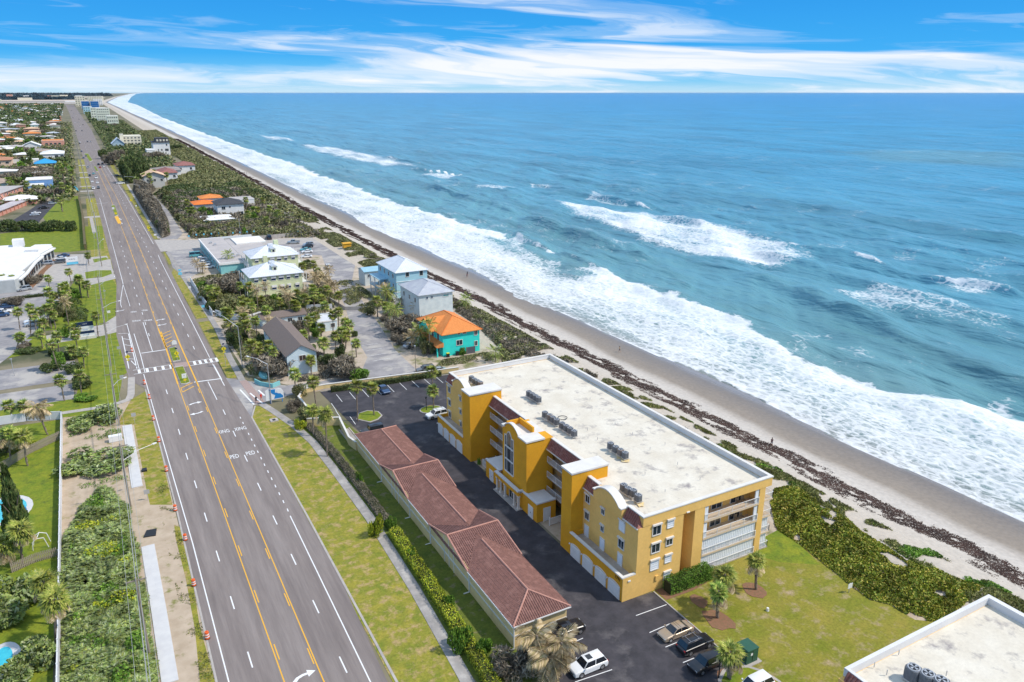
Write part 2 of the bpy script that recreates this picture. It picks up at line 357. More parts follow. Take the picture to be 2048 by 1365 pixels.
# beach: dune, dry sand, wet sand; its colours follow height above the sea
def beach_mat():
    m = bpy.data.materials.new('beach_sand'); m.use_nodes = True; nt = m.node_tree; bs = nt.nodes['Principled BSDF']
    a = N(nt, 'ShaderNodeAttribute', attribute_name='shore')      # 0 at the dune, 1 at the waterline
    g = N(nt, 'ShaderNodeNewGeometry')
    mp = N(nt, 'ShaderNodeMapping'); mp.inputs['Scale'].default_value = (1, 0.35, 1); nt.links.new(g.outputs['Position'], mp.inputs[0])
    n = N(nt, 'ShaderNodeTexNoise', inp={'Scale': 0.18, 'Detail': 8.0, 'Roughness': 0.6}); nt.links.new(mp.outputs[0], n.inputs['Vector'])
    wv = M(nt, 'ADD', a.outputs['Fac'], M(nt, 'MULTIPLY', M(nt, 'SUBTRACT', n.outputs[0], 0.5), 0.10))
    c = RAMP(nt, wv, [(0.0, (0.50, 0.43, 0.35)), (0.35, (0.49, 0.435, 0.37)), (0.60, (0.52, 0.475, 0.425)), (0.66, (0.46, 0.41, 0.36)), (0.72, (0.27, 0.225, 0.18)), (0.93, (0.20, 0.165, 0.135)), (1.0, (0.26, 0.235, 0.22))])
    n2 = N(nt, 'ShaderNodeTexNoise', inp={'Scale': 1.3, 'Detail': 8.0}); nt.links.new(g.outputs['Position'], n2.inputs['Vector'])
    c2 = MIX(nt, 1.0, c, RAMP(nt, n2.outputs[0], [(0.3, 0.86), (0.7, 1.08)]), 'MULTIPLY'); nt.links.new(c2, bs.inputs['Base Color'])
    nt.links.new(RAMP(nt, wv, [(0.6, 0.95), (0.9, 0.45), (1.0, 0.18)]), bs.inputs['Roughness'])
    bp = N(nt, 'ShaderNodeBump', inp={'Strength': 0.5, 'Distance': 0.05}); nt.links.new(n2.outputs[0], bp.inputs['Height']); nt.links.new(bp.outputs[0], bs.inputs['Normal'])
    return m
sx = np.array([80, 86] + list(np.arange(87, 131, 1.0)) + [135, 140, 150, 170, 200])
yy = np.concatenate([np.arange(-60, 500, 2.0), np.geomspace(500, 60000, 140)])
SX, YY = np.meshgrid(sx, yy); XX = SX + coast(YY)
ZZ = beach_z(SX) + np.where((SX > 87) & (SX < 128), 0.10 * vnoise(SX, YY, 3.0, 1) * np.clip((YY < 900), 0, 1), 0)
v = np.stack([XX, YY, ZZ], -1).reshape(-1, 3); nx, ny = len(sx), len(yy)
idx = np.arange(nx * ny).reshape(ny, nx); f = np.stack([idx[:-1, :-1], idx[:-1, 1:], idx[1:, 1:], idx[1:, :-1]], -1).reshape(-1, 4)
me = np_mesh('beach', v, f, beach_mat(), True)
at = me.attributes.new('shore', 'FLOAT', 'POINT'); at.data.foreach_set('value', np.clip((SX - 88) / 41.0 + 0.02 * vnoise(SX * 0, YY, 22, 4), 0, 1.3).astype(np.float32).ravel())
link('beach', me, kind='structure')

def sheet(name, pts, z, m, px=True, kind='structure', **kw):
    p = [P(*q, 0) for q in pts] if px else pts
    a = sum(p[i][0] * p[(i + 1) % len(p)][1] - p[(i + 1) % len(p)][0] * p[i][1] for i in range(len(p)))
    if a < 0: p = p[::-1]
    b = MB(); b.face([(x, y, z) for x, y in p]); return b.build(name, m, kind=kind, **kw)
def slab(name, pts, z0, z1, m, px=False, parent=None, kind='structure', **kw):
    p = [P(*q, 0) for q in pts] if px else pts
    return MB().prism(p, z0, z1).build(name, m, parent, kind=kind, **kw)
# lawns and yards (sheets a few centimetres thick in their order)
sheet('lawn', [(-60, 60), (-12.2, 60), (-12.2, 172), (-60, 176)], 0.0, LAWN, px=False)
sheet('sandy_lot', [(-12.0, 40), (4.25, 40), (4.4, 176), (-12.0, 176)], 0.0, DIRT, px=False)
sheet('roadside_grass', [(291, 783), (262, 800), (245, 830), (235, 850), (268, 850), (293, 980), (300, 1010), (345, 1010), (322, 905)], 0.012, LAWNY)
sheet('roadside_grass', [(348, 1050), (352, 1080), (372, 1160), (390, 1260), (400, 1365), (430, 1365), (399, 1250), (380, 1130), (362, 1055)], 0.012, LAWNY)
sheet('lawn', [(245, 752), (235, 815), (200, 828), (100, 838), (0, 842), (0, 800), (150, 800), (165, 745), (145, 690), (0, 720), (0, 690), (60, 672), (250, 665), (270, 735)], 0.012, LAWN)
sheet('lawn', [(150, 562), (170, 556), (226, 560), (234, 575), (230, 640), (205, 650), (140, 658), (90, 662), (120, 600)], 0.012, LAWN)
sheet('lawn', [(0, 468), (120, 455), (205, 452), (208, 498), (130, 505), (0, 505)], 0.012, LAWN)
sheet('lawn', [(85, 432), (120, 395), (158, 392), (165, 440), (172, 462), (100, 462)], 0.016, LAWN)
sheet('roadside_grass', [(-4, 262), (3.2, 262), (3.0, 560), (-3.2, 560)], 0.008, LAWNY, px=False)
sheet('roadside_grass', [(-5, 620), (0.6, 620), (-1.0, 900), (-6.5, 900)], 0.008, LAWNY, px=False)
sheet('roadside_grass', [(22.0, 56), (29.6, 56), (30.7, 110), (30.0, 136), (28.0, 152), (26.4, 158), (24.6, 160), (22.6, 156)], 0.006, LAWNY, px=False)
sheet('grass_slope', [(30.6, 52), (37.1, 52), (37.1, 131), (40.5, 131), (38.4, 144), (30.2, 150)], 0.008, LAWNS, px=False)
sheet('roadside_grass', [(21.9, 180), (24.6, 180), (25.2, 233), (22.2, 233)], 0.008, LAWNY, px=False)
sheet('roadside_grass', [(22.2, 237), (25.4, 237), (24.4, 318), (22.0, 305)], 0.008, LAWNY, px=False)
sheet('roadside_grass', [(22.8, 322), (24.2, 325), (24.0, 352), (23.2, 350)], 0.008, LAWNY, px=False)
sheet('roadside_grass', [(22.4, 385), (24.2, 385), (23.8, 640), (21.0, 640)], 0.008, LAWNY, px=False)
sheet('roadside_grass', [(20.5, 660), (23.5, 660), (22.0, 980), (19.0, 980)], 0.008, LAWNY, px=False)
sheet('sandy_yard', [(38, 162), (92, 157), (92, 420), (24.6, 420), (26.5, 180)], 0.004, SANDY, px=False)
sheet('dry_lawn', [(58.8, 30), (90, 30), (87.5, 52), (86, 69), (58.8, 69)], 0.008, LAWND, px=False)
sheet('green_strip', [(1560, 1058), (1600, 1090), (1640, 1130), (1560, 1125), (1515, 1112), (1480, 1100)], 0.016, LAWN)
sheet('sand_path', [(80.2, 36), (91, 36), (91, 131), (80.2, 131)], 0.001, SANDY, px=False)
# road
road = thing('road', None, None); road['kind'] = 'structure'
RL = [(4.3, 40), (4.3, 90), (4.7, 122), (4.5, 150), (4.2, 183), (1.4, 190), (0.4, 230), (1.6, 262), (3.4, 300), (3.0, 366), (2.2, 560), (-0.2, 800), (-8.0, 1630), (-19.4, 2738), (-48, 4955)]
RR = [(21.6, 40), (21.6, 70), (22.5, 90), (22.4, 154), (21.6, 180), (21.8, 235), (22.1, 294), (22.5, 366), (20.9, 560), (17.6, 792), (18.5, 1616), (9.0, 2721), (-8, 4930)]
def road_x(tab, y): return float(np.interp(y, [q[1] for q in tab], [q[0] for q in tab]))
b = MB(); yy2 = sorted(set([q[1] for q in RL] + [q[1] for q in RR]))
for y0, y1 in zip(yy2[:-1], yy2[1:]):
    b.face([(road_x(RL, y0), y0, 0.02), (road_x(RR, y0), y0, 0.02), (road_x(RR, y1), y1, 0.02), (road_x(RL, y1), y1, 0.02)])
b.build('asphalt', ASPH, road)
# side road mouths
sheet('side_road', [(22.3, 153), (24, 160.5), (33, 162.8), (57, 160.5), (62, 159.5), (62, 163.5), (48, 166.5), (33, 169), (26, 176), (21.5, 181)], 0.016, ASPHG, px=False)
sheet('beach_road', [(560, 482), (640, 478), (672, 485), (706, 508), (712, 524), (704, 560), (716, 590), (752, 640), (790, 700), (835, 742), (800, 757), (770, 766), (700, 772), (722, 745), (735, 715), (706, 668), (690, 612), (664, 560), (650, 530), (640, 502)], 0.014, ASPHG)
sheet('car_park', [(330, 490), (395, 484), (560, 478), (640, 478), (650, 512), (560, 505), (500, 545), (440, 530), (400, 545), (372, 560), (345, 535)], 0.012, ASPHG)
sheet('side_road', [(22.4, 352), (24.8, 352), (42, 352), (64, 346), (90, 338), (92, 352), (42, 372), (25, 382), (22.4, 383)], 0.018, CONC, px=False)
sheet('lane', [(24.8, 382), (32, 380), (36, 395), (37.5, 480), (36, 560), (33.5, 560), (33, 480), (29, 400)], 0.018, ASPHG, px=False)
sheet('car_park', [(-60, 183.5), (-10, 183.5), (-10, 194), (-60, 196)], 0.016, ASPHG, px=False)
sheet('car_park', [(-60, 198), (-9.5, 197), (-9.8, 212), (-60, 214)], 0.016, ASPHG, px=False)
sheet('car_park', [(-75, 236), (-22, 236), (-16, 262), (-12, 290), (-11, 318), (-75, 318)], 0.016, ASPHG, px=False)
sheet('car_park', [(-75, 214), (-60, 214), (-27, 216), (-20, 238), (-75, 238)], 0.0165, ASPHG, px=False)
sheet('car_park', [(-40, 318), (-1.5, 308), (3.2, 306), (3.0, 322), (3.0, 345), (-4, 345), (-6, 362), (-18, 366), (-50, 360)], 0.0175, CONC, px=False)
sheet('driveway', [(92, 672), (140, 662), (205, 650), (232, 632), (236, 664), (205, 672), (140, 682), (95, 690)], 0.018, CONC)
sheet('driveway', [(165, 562), (232, 548), (238, 556), (168, 574)], 0.019, CONC)
sheet('driveway', [(170, 516), (214, 512), (228, 545), (225, 548), (172, 544)], 0.0185, CONC)
sheet('verge_island', [(186, 519), (212, 515), (217, 519), (188, 526)], 0.03, LAWN)
sheet('verge_island', [(170, 545), (195, 541), (222, 541), (224, 548), (205, 555), (172, 558)], 0.03, LAWN)
sheet('car_park', [(14, 448), (60, 420), (95, 396), (108, 388), (130, 390), (100, 420), (75, 448)], 0.0175, ASPHN)
for y0, y1 in ((470, 476), (600, 607), (633, 638), (700, 708), (745, 752), (820, 828)):
    sheet('driveway', [(-6, y0), (2.6, y0), (2.6, y1), (-6, y1)], 0.014, CONC, px=False)
# condo car park
sheet('car_park', [(37.2, 30), (58.8, 30), (58.8, 67.6), (53.9, 68), (53.9, 107), (56.8, 129.4), (69, 129.4), (69, 157.4), (38.8, 161.2), (39.6, 143), (40.2, 132), (44.6, 129), (44.6, 67.3), (38.5, 66)], 0.022, ASPHN, px=False)
# markings
PZ = 0.028
def rect_mesh(w, l): b = MB(); b.face([(-w / 2, -l / 2, 0), (w / 2, -l / 2, 0), (w / 2, l / 2, 0), (-w / 2, l / 2, 0)]); return b
def stripe(p0, p1, w, m, name='painted_line', z=PZ):
    (x0, y0), (x1, y1) = p0, p1; dx, dy = x1 - x0, y1 - y0; L = math.hypot(dx, dy); nx, ny = -dy / L * w / 2, dx / L * w / 2
    b = MB(); b.face([(x0 - nx, y0 - ny, z), (x1 - nx, y1 - ny, z), (x1 + nx, y1 + ny, z), (x0 + nx, y0 + ny, z)][::-1] if False else [(x0 + nx, y0 + ny, z), (x0 - nx, y0 - ny, z), (x1 - nx, y1 - ny, z), (x1 + nx, y1 + ny, z)])
    return b.build(name, m, road)
def pstripe(a, c, w, m, **k): return stripe(P(*a), P(*c), w, m, **k)
def poly_line(pts, w, m, name='painted_line'):
    b = MB()
    for (x0, y0), (x1, y1) in zip(pts[:-1], pts[1:]):
        dx, dy = x1 - x0, y1 - y0; L = math.hypot(dx, dy); nx, ny = -dy / L * w / 2, dx / L * w / 2
        b.face([(x0 + nx, y0 + ny, PZ), (x0 - nx, y0 - ny, PZ), (x1 - nx, y1 - ny, PZ), (x1 + nx, y1 + ny, PZ)])
    return b.build(name, m, road)
dm = rect_mesh(0.16, 3.05).mesh('lane_dash', WPAINT); dy_ = rect_mesh(0.14, 3.05).mesh('centre_dash', YPAINT)
def dashes(x_of, far_end, y0, y1, me, name, skip=()):
    k = math.ceil((y0 - far_end) / 12.19)
    while True:
        y = far_end + 12.19 * k - 1.52; k += 1
        if y > y1: break
        if y < y0 or any(a < y < c for a, c in skip): continue
        link(name, me, road, loc=(x_of(y), y, PZ))
def LW(y): return float(np.interp(y, [40, 90, 160, 180, 196, 215, 225], [5.5, 5.5, 5.0, 4.8, 4.2, 3.9, 3.9]))
def off(y, x0, xf):    # lane line x: x0 near the camera, following the road far off
    t = np.interp(y, [300, 420, 600, 5000], [0, 0, 0, 0]); c = (road_x(RL, max(y, 300)) + road_x(RR, max(y, 300))) / 2 - 12.75 if y > 366 else 0
    return x0 + c
dashes(lambda y: off(y, 8.4, 0), P(497.7, 1303.5)[1], 50, 1200, dm, 'lane_dash', [(190, 216), (395, 560)])
dashes(lambda y: off(y, 17.9, 0), P(677.2, 1314.6)[1], 50, 1200, dm, 'lane_dash', [(168, 198), (470, 500)])
dashes(lambda y: off(y, 11.48, 0), P(408, 900)[1], 50, 700, dy_, 'centre_dash', [(183, 232), (440, 600)])
dashes(lambda y: off(y, 14.9, 0), P(465, 960)[1], 50, 700, dy_, 'centre_dash', [(178, 232), (440, 600)])
poly_line([(5.5, 40), (5.6, 110), (5.0, 161), (4.7, 193)], 0.15, WPAINT)
poly_line([(4.0, 197), (3.6, 240)], 0.15, WPAINT)
poly_line([(3.2, 262), (3.1, 266), (3.6, 275), (5.3, 296), (5.2, 366), (4.6, 560)], 0.15, WPAINT)
poly_line([(5.2, 298), (5.6, 262)], 0.12, WPAINT)
poly_line([(19.6, 50), (20.3, 111)], 0.15, WPAINT)
for k in range(15): stripe((20.35, 112.5 + k * 3), (20.4, 113.5 + k * 3), 0.16, WPAINT, name='entrance_dash')
poly_line([(20.6, 180), (20.5, 192)], 0.15, WPAINT); poly_line([(20.4, 198), (20.5, 230), (20.6, 330), (20.8, 345)], 0.15, WPAINT)
poly_line([(21.2, 372), (20.0, 560), (16.4, 792)], 0.15, WPAINT)
poly_line([(11.15, 40), (11.15, 182)], 0.14, YPAINT); poly_line([(11.15, 182), (11.4, 212), (11.2, 232)], 0.32, YPAINT); poly_line([(11.2, 232), (11.3, 366), (10.6, 560), (7.9, 792)], 0.14, YPAINT)
poly_line([(15.15, 40), (15.2, 178)], 0.14, YPAINT); poly_line([(15.2, 178), (15.0, 212), (15.1, 232)], 0.3, YPAINT); poly_line([(15.1, 232), (15.2, 366), (14.2, 560), (11.4, 792)], 0.14, YPAINT)
# zebra crossing with its two edge lines, split by the island
for xa, xb in ((2.6, 11.3), (15.2, 22.0)):
    for yv in (194.0, 197.1): stripe((xa, yv), (xb, yv), 0.2, WPAINT, name='crossing_edge')
    n = 5
    for k in range(n):
        x = xa + 1.3 + (xb - xa - 1.6) * k / (n - 1); stripe((x, 194.15), (x, 196.95), 0.62, WPAINT, name='crossing_bar')
pstripe((283, 707), (331, 700), 0.45, WPAINT); pstripe((388, 765), (441, 758), 0.45, WPAINT)
pstripe((286, 645), (305, 703), 0.16, WPAINT); pstripe((416, 764), (434, 800), 0.16, WPAINT); pstripe((425, 728), (449, 772), 0.16, WPAINT)
poly_line([P(268, 668), P(281, 710), P(290, 745)], 0.16, WPAINT)
for a, c in (((236, 668), (256, 667)), ((244, 673), (258, 738)), ((246, 678), (260, 680)), ((249, 690), (262, 692)), ((252, 705), (266, 706)), ((256, 718), (270, 719)), ((257, 668), (274, 738)), ((262, 722), (274, 734))):
    pstripe(a, c, 0.2, WPAINT)
for a, c in (((321, 670), (341, 662)), ((323, 676), (342, 668)), ((326, 683), (344, 674)), ((329, 689), (345, 681)), ((332, 696), (341, 691)), ((362, 777), (385, 766)), ((365, 785), (388, 773)), ((322, 664), (333, 697))):
    pstripe(a, c, 0.3, YPAINT, name='hatch_bar')
for a, c in (((230, 433), (243, 440)), ((232, 440), (245, 448)), ((190, 408), (215, 406)), ((245, 407), (258, 406))): pstripe(a, c, 0.4, WPAINT)
# turn arrows
def arrow(cx, cy, rz, s=1.0, mirror=1):
    pts = [(-0.95, -0.42), (-0.6, -0.55), (-0.35, -0.25), (0.1, -0.08), (0.45, -0.08), (0.45, -0.42), (1.15, 0.1), (0.45, 0.55), (0.45, 0.2), (0.0, 0.2), (-0.55, 0.0)]
    b = MB(); p = [(x * 1.35 * s, y * mirror * 1.25 * s, 0) for x, y in pts]
    b.face(p if mirror > 0 else p[::-1]); o = b.build('turn_arrow', WPAINT, road); o.location = (cx, cy, PZ); o.rotation_euler = (0, 0, rz); return o
arrow(*P(605, 1352), 0); arrow(*P(389, 807), 0); arrow(*P(395, 827), R(180)); arrow(*P(320, 640), 0); arrow(*P(325, 650), R(180)); arrow(*P(241, 622), R(180))
def text_mesh(s, size, name, m, ext=0.0, sy=1.0):
    cu = bpy.data.curves.new(name, 'FONT'); cu.body = s; cu.size = size; cu.align_x = 'CENTER'; cu.align_y = 'CENTER'; cu.extrude = ext; cu.resolution_u = 2
    o = bpy.data.objects.new(name, cu); col.objects.link(o); bpy.context.view_layer.update()
    me = bpy.data.meshes.new_from_object(o); bpy.data.objects.remove(o); me.materials.clear(); me.materials.append(m)
    if sy != 1.0:
        for v in me.vertices: v.co.y *= sy
    return me
for s, p, rz in (('XING', (447, 864), 0), ('XING', (481, 858), 0), ('PED', (469, 914), 0), ('PED', (501, 907), 0), ('PED', (267, 624), 180), ('PED', (289, 621), 180), ('XING', (273, 642), 180), ('XING', (296, 641), 180)):
    X, Y = P(*p); o = link('road_lettering', text_mesh(s, 0.95, 'road_lettering', WPAINT, sy=2.5), road, loc=(X, Y, PZ), rz=R(rz))
# parking bay lines of the condo
lot = thing('parking_bay_lines', None, None); lot['kind'] = 'structure'
def bay(p0, p1, px=True):
    a, c = (P(*p0), P(*p1)) if px else (p0, p1)
    o = stripe(a, c, 0.11, WPAINT, name='bay_line', z=0.030); o.parent = lot
for a, c in (((1272, 1232), (1333, 1210)), ((1299, 1266), (1345, 1246)), ((1331, 1295), (1372, 1278)), ((1366, 1326), (1388, 1317)), ((1150, 1365), (1224, 1340)), ((1137, 1290), (1166, 1277))): bay(a, c)
for k in range(9):
    x = 41.5 + k * 3.0; bay((x, 153.2), (x + 0.1, 158.0), px=False)
for p in ((668, 815), (677, 830), (706, 842)): X, Y = P(*p); bay((X - 0.1, Y - 2), (X + 0.1, Y + 2.4), px=False)
for k in range(4): X, Y = P(738 + k * 8, 690 + k * 10); bay((X - 2, Y), (X + 2.5, Y), px=False)
# kerbs
def kerb(pts, name='kerb', w=0.16, h=0.13, m=CONC, px=False, parent=None):
    p = [P(*q) for q in pts] if px else pts
    b = MB()
    for (x0, y0), (x1, y1) in zip(p[:-1], p[1:]):
        dx, dy = x1 - x0, y1 - y0; L = math.hypot(dx, dy); nx, ny = -dy / L * w / 2, dx / L * w / 2
        b.prism([(x0 + nx, y0 + ny), (x0 - nx, y0 - ny), (x1 - nx, y1 - ny), (x1 + nx, y1 + ny)], 0.0, h)
    return b.build(name, m, parent, kind='structure')
kerb([(58.9, 30), (58.9, 67.6)]); kerb([(69, 157.5), (53, 159.4), (38.9, 161.3)]); kerb([(22.45, 60), (22.7, 110), (22.5, 154), (24.3, 160)], h=0.05, w=0.3)
kerb([(4.2, 60), (4.6, 122), (4.3, 182)], h=0.04, w=0.25)
def island(pts, name='planted_island', m=LAWN, px=True, h=0.14):
    p = [P(*q) for q in pts] if px else pts
    k = MB(); k.prism(p, 0, h); r = thing(name, None, None); r['kind'] = 'structure'
    k.build('kerb', CONC, r)
    cx, cy = sum(q[0] for q in p) / len(p), sum(q[1] for q in p) / len(p)
    MB().prism([(cx + (x - cx) * 0.9, cy + (y - cy) * 0.9) for x, y in p], h, h + 0.03).build('grass', m, r); return r
island([(337, 697), (352, 694), (362, 722), (346, 725)]); island([(348, 735), (366, 732), (381, 766), (372, 770), (362, 770)])
slab('island_path', [(11.9, 193.6), (14.9, 193.6), (14.9, 197.4), (11.9, 197.4)], 0, 0.1, BRICKP)
island([(222, 411), (229, 410), (237, 431), (231, 434)]); island([(168, 307), (176, 307), (186, 322), (180, 325)]); island([(187, 333), (191, 333), (197, 343), (193, 344)])
slab('island_paving', [P(229, 434), P(236, 433), P(243, 447), P(236, 448)], 0, 0.1, YPAINT)
def circle(cx, cy, r, n=14, sx=1.0, sy=1.0): return [(cx + math.cos(2 * math.pi * i / n) * r * sx, cy + math.sin(2 * math.pi * i / n) * r * sy) for i in range(n)]
ix, iy = P(862, 820); island(circle(ix, iy, 2.1, sx=1.2), px=False)
island([(713, 840), (716, 828), (735, 822), (757, 824), (765, 832), (757, 840), (740, 846)])
ix, iy = P(1462, 1352); island(circle(ix + 0.5, iy - 3.4, 4.2, sx=0.9, sy=1.1), px=False)
# sidewalks built slab by slab
def sidewalk(pts, w, L=1.5, m=CONC, name='sidewalk', z=0.07, nmax=300, px=False):
    p = [P(*q) for q in pts] if px else pts
    r = thing(name, None, None); r['kind'] = 'structure'; cache = {}; cnt = 0
    for (x0, y0), (x1, y1) in zip(p[:-1], p[1:]):
        D = math.hypot(x1 - x0, y1 - y0); n = max(1, round(D / L)); l = D / n; a = math.atan2(y1 - y0, x1 - x0)
        key = round(l, 2)
        if key not in cache: cache[key] = MB().box(-l / 2 + 0.012, l / 2 + 0.03, -w / 2, w / 2, -0.03, z).mesh('paving_slab', m)
        for i in range(n):
            t = (i + 0.5) / n; o = link('paving_slab', cache[key], r, loc=(x0 + (x1 - x0) * t, y0 + (y1 - y0) * t, RNG.uniform(-0.012, 0.0)), rz=a); cnt += 1
    return r
sidewalk([(28.6, 52), (29.7, 66), (30.75, 84), (31.3, 104), (31.0, 122), (30.6, 136), (29.2, 146), (27.2, 155), (25.8, 160.5)], 1.55, 1.5, CONCD)
sidewalk([(24.7, 177), (24.9, 196), (26.1, 224), (26.0, 240), (25.2, 300), (24.9, 350)], 1.5, 3.0, CONCD)
sidewalk([(24.8, 386), (24.6, 632)], 1.4, 6.0, CONC)
slab('brick_crossing', [(24.6, 161.0), (26.6, 160.8), (26.3, 168), (25.6, 177), (24.0, 177)], 0, 0.045, BRICKP)
for a, c in (((500, 787), (538, 818)), ((480, 780), (508, 810))): pstripe(a, c, 0.35, WPAINT, z=0.05)
pstripe((517, 781), (529, 792), 0.4, WPAINT, z=0.05)
sidewalk([(-0.35, 81), (-0.3, 95), (-0.35, 112.6)], 1.8, 2.4, CONCN, name='new_sidewalk', z=0.12)
sidewalk([(-0.5, 133), (-0.55, 162)], 1.75, 2.4, CONCN, name='new_sidewalk', z=0.12)
sidewalk([(2.0, 192), (1.2, 180), (0.6, 177.2), (-1.2, 176), (-6, 175.2), (-13, 175.6), (-40, 178)], 1.5, 2.0, CONC)
sidewalk([(-1.3, 418), (-1.8, 470)], 1.6, 6, CONC)
# === SEA
def blend_poly(X, Y, poly, soft):    # 1 inside, falling to 0 outside over soft metres
    ins = in_poly(X, Y, poly); d = poly_dist(X, Y, poly); return np.where(ins, np.clip(0.5 + d / (2 * soft), 0, 1), np.clip(0.5 - d / (2 * soft), 0, 1))
xs = np.concatenate([np.arange(118, 330, 1.0), 330 + np.cumsum(np.geomspace(1.1, 60, 70)), ])
xs = np.concatenate([xs, np.geomspace(xs[-1] + 70, 90000, 70)])
ysn = np.concatenate([-np.geomspace(20000, 62, 50), np.arange(-60, 480, 1.0), 480 + np.cumsum(np.geomspace(1.1, 40, 90))])
ysn = np.concatenate([ysn, np.geomspace(ysn[-1] + 50, 90000, 80)])
S_, Y_ = np.meshgrid(xs, ysn); X_ = S_ + coast(Y_)
# swell: crests nearly parallel to the shore, each with its own reach along the coast
def crest(poly, h, w, fade=18):      # poly: (y, x) pairs
    ya = [q[0] for q in poly]; xa = [q[1] for q in poly]
    xc = np.interp(Y_, ya, xa) + 1.2 * vnoise(Y_ * 0, Y_, 14, h * 7)
    env = np.clip((Y_ - ya[0]) / fade, 0, 1) * np.clip((ya[-1] - Y_) / fade, 0, 1); env = env * env * (3 - 2 * env)
    d = S_ + 0 * Y_ - xc
    prof = np.where(d < 0, np.exp(-(d / (w * 0.45)) ** 2), np.exp(-(d / (w * 1.5)) ** 2))
    return 2.1 * h * env * prof, d, env
Z = np.zeros_like(X_)
fo = np.zeros_like(X_)
CR = [([(222, 171), (240, 173), (290, 178), (330, 183), (345, 184)], .8, 3.6, 0.62), ([(60, 181), (88, 186), (130, 199), (180, 214), (215, 219)], 1.5, 7, 0.0),
      ([(185, 278), (215, 281), (260, 280)], 1.2, 4.5, 0.55), ([(300, 288), (330, 286), (350, 285)], 1.1, 4, 0.15), ([(365, 301), (400, 299), (440, 297)], 1.1, 4, 0.6),
      ([(130, 279), (150, 278), (185, 273)], 1.1, 4, 0.75), ([(90, 235), (140, 240), (200, 250), (250, 256)], 1.2, 7, 0.0), ([(60, 215), (120, 222), (170, 232)], 1.0, 7, 0.0),
      ([(600, 285), (640, 262), (680, 256)], 1.1, 4, 0.8), ([(700, 285), (760, 280), (820, 276)], 0.9, 4, 0.5), ([(380, 215), (470, 218), (560, 222)], 1.3, 6, 0.1),
      ([(240, 204), (300, 208), (380, 212)], 1.2, 6, 0.0), ([(40, 320), (160, 330), (300, 345)], 1.1, 9, 0.0), ([(20, 262), (80, 268), (128, 270)], 1.1, 7, 0.2), ([(430, 336), (560, 345), (640, 352)], 1.1, 7, 0.3),
      ([(150, 380), (300, 388), (420, 400)], 1.0, 9, 0.0), ([(84, 300), (120, 305), (170, 310)], 1.0, 7, 0.15)]
for poly, h, w, wc in CR:
    zz, d, env = crest(poly, h, w); Z += zz
    if wc > 0:
        gap = 0.5 + 0.5 * vnoise(S_ * 0, Y_, 9, wc * 31)
        fo = np.maximum(fo, wc * env * np.exp(-((d + 0.9) / 1.3) ** 2) * np.clip(gap * 2.2 - (1.35 - wc), 0, 1) * 1.5)
# general swell and chop
g = np.random.default_rng(3); Zc = np.zeros_like(X_)
for i in range(34):
    lam = g.uniform(3.2, 30) if i < 24 else g.uniform(25, 60); th = g.normal(math.pi, 0.30); k = 2 * math.pi / lam; a = 0.0150 * lam ** 0.75 * g.uniform(0.6, 1.3)
    ph = g.uniform(0, 6.283); arg = k * (X_ * math.cos(th) + Y_ * math.sin(th)) + ph
    dist = np.hypot(X_, Y_); fade = np.clip(1.6 - dist / (lam * 110), 0, 1)
    Zc += a * fade * (np.sin(arg) + 0.3 * np.sin(2 * arg + 1))
shal = np.clip((S_ - 128) / 45, 0, 1)
Z = (Z + Zc * (0.35 + 0.65 * shal)) * np.clip((S_ - 126) / 12, 0, 1)
# waterline: scalloped edge where the last wash runs up the sand
wl = 128.0 + 3.6 * vnoise(S_ * 0, Y_, 30, 2.5) + 0.7 * vnoise(S_ * 0, Y_, 7, 6.5)
wl = np.where(Y_ < 560, wl, 129 + 3 * vnoise(S_ * 0, Y_, 120, 3.3))
s_in = S_ - wl                                    # metres seaward of the edge
Zrun = np.where(s_in < 14, np.clip(s_in, -12, 14) * -0.0 + np.where(s_in > 0, 0.03, -0.5 * np.clip(-s_in, 0, 2)), 0.0)
Zsea = SEA + Z + Zrun
bed = beach_z(S_)
Zsea = np.where(s_in > 0, np.maximum(Zsea, bed + 0.03 + 0.05 * np.clip(s_in, 0, 1)), np.minimum(bed - 0.12, Zsea))
# foam density
FE = [(-3000, 176), (60, 176), (80, 172), (102, 164), (118, 161), (134, 160), (152, 168), (173, 174), (205, 173), (237, 174), (260, 166), (290, 168), (325, 182), (380, 176), (424, 173), (568, 170), (800, 174), (1010, 170), (1600, 172), (2465, 182), (5019, 250), (12000, 300), (60000, 400)]
fe = np.interp(Y_, [q[0] for q in FE], [q[1] for q in FE]) + 2.6 * vnoise(S_ * 0.6, Y_, 9, 8) * (Y_ < 900) + 1.2 * vnoise(S_, Y_, 3, 9) * (Y_ < 900)
inner = np.clip(s_in / .6, 0, 1); outer = 1 / (1 + np.exp((S_ - fe) / 0.7))
streak = 0.07 * vnoise(S_ * 2.0, Y_ * 0.55, 7, 12) + 0.09 * vnoise(S_, Y_, 24, 13)
surf = inner * outer * (0.64 + streak + 0.20 * np.exp(-((S_ - fe) / 6.0) ** 2))
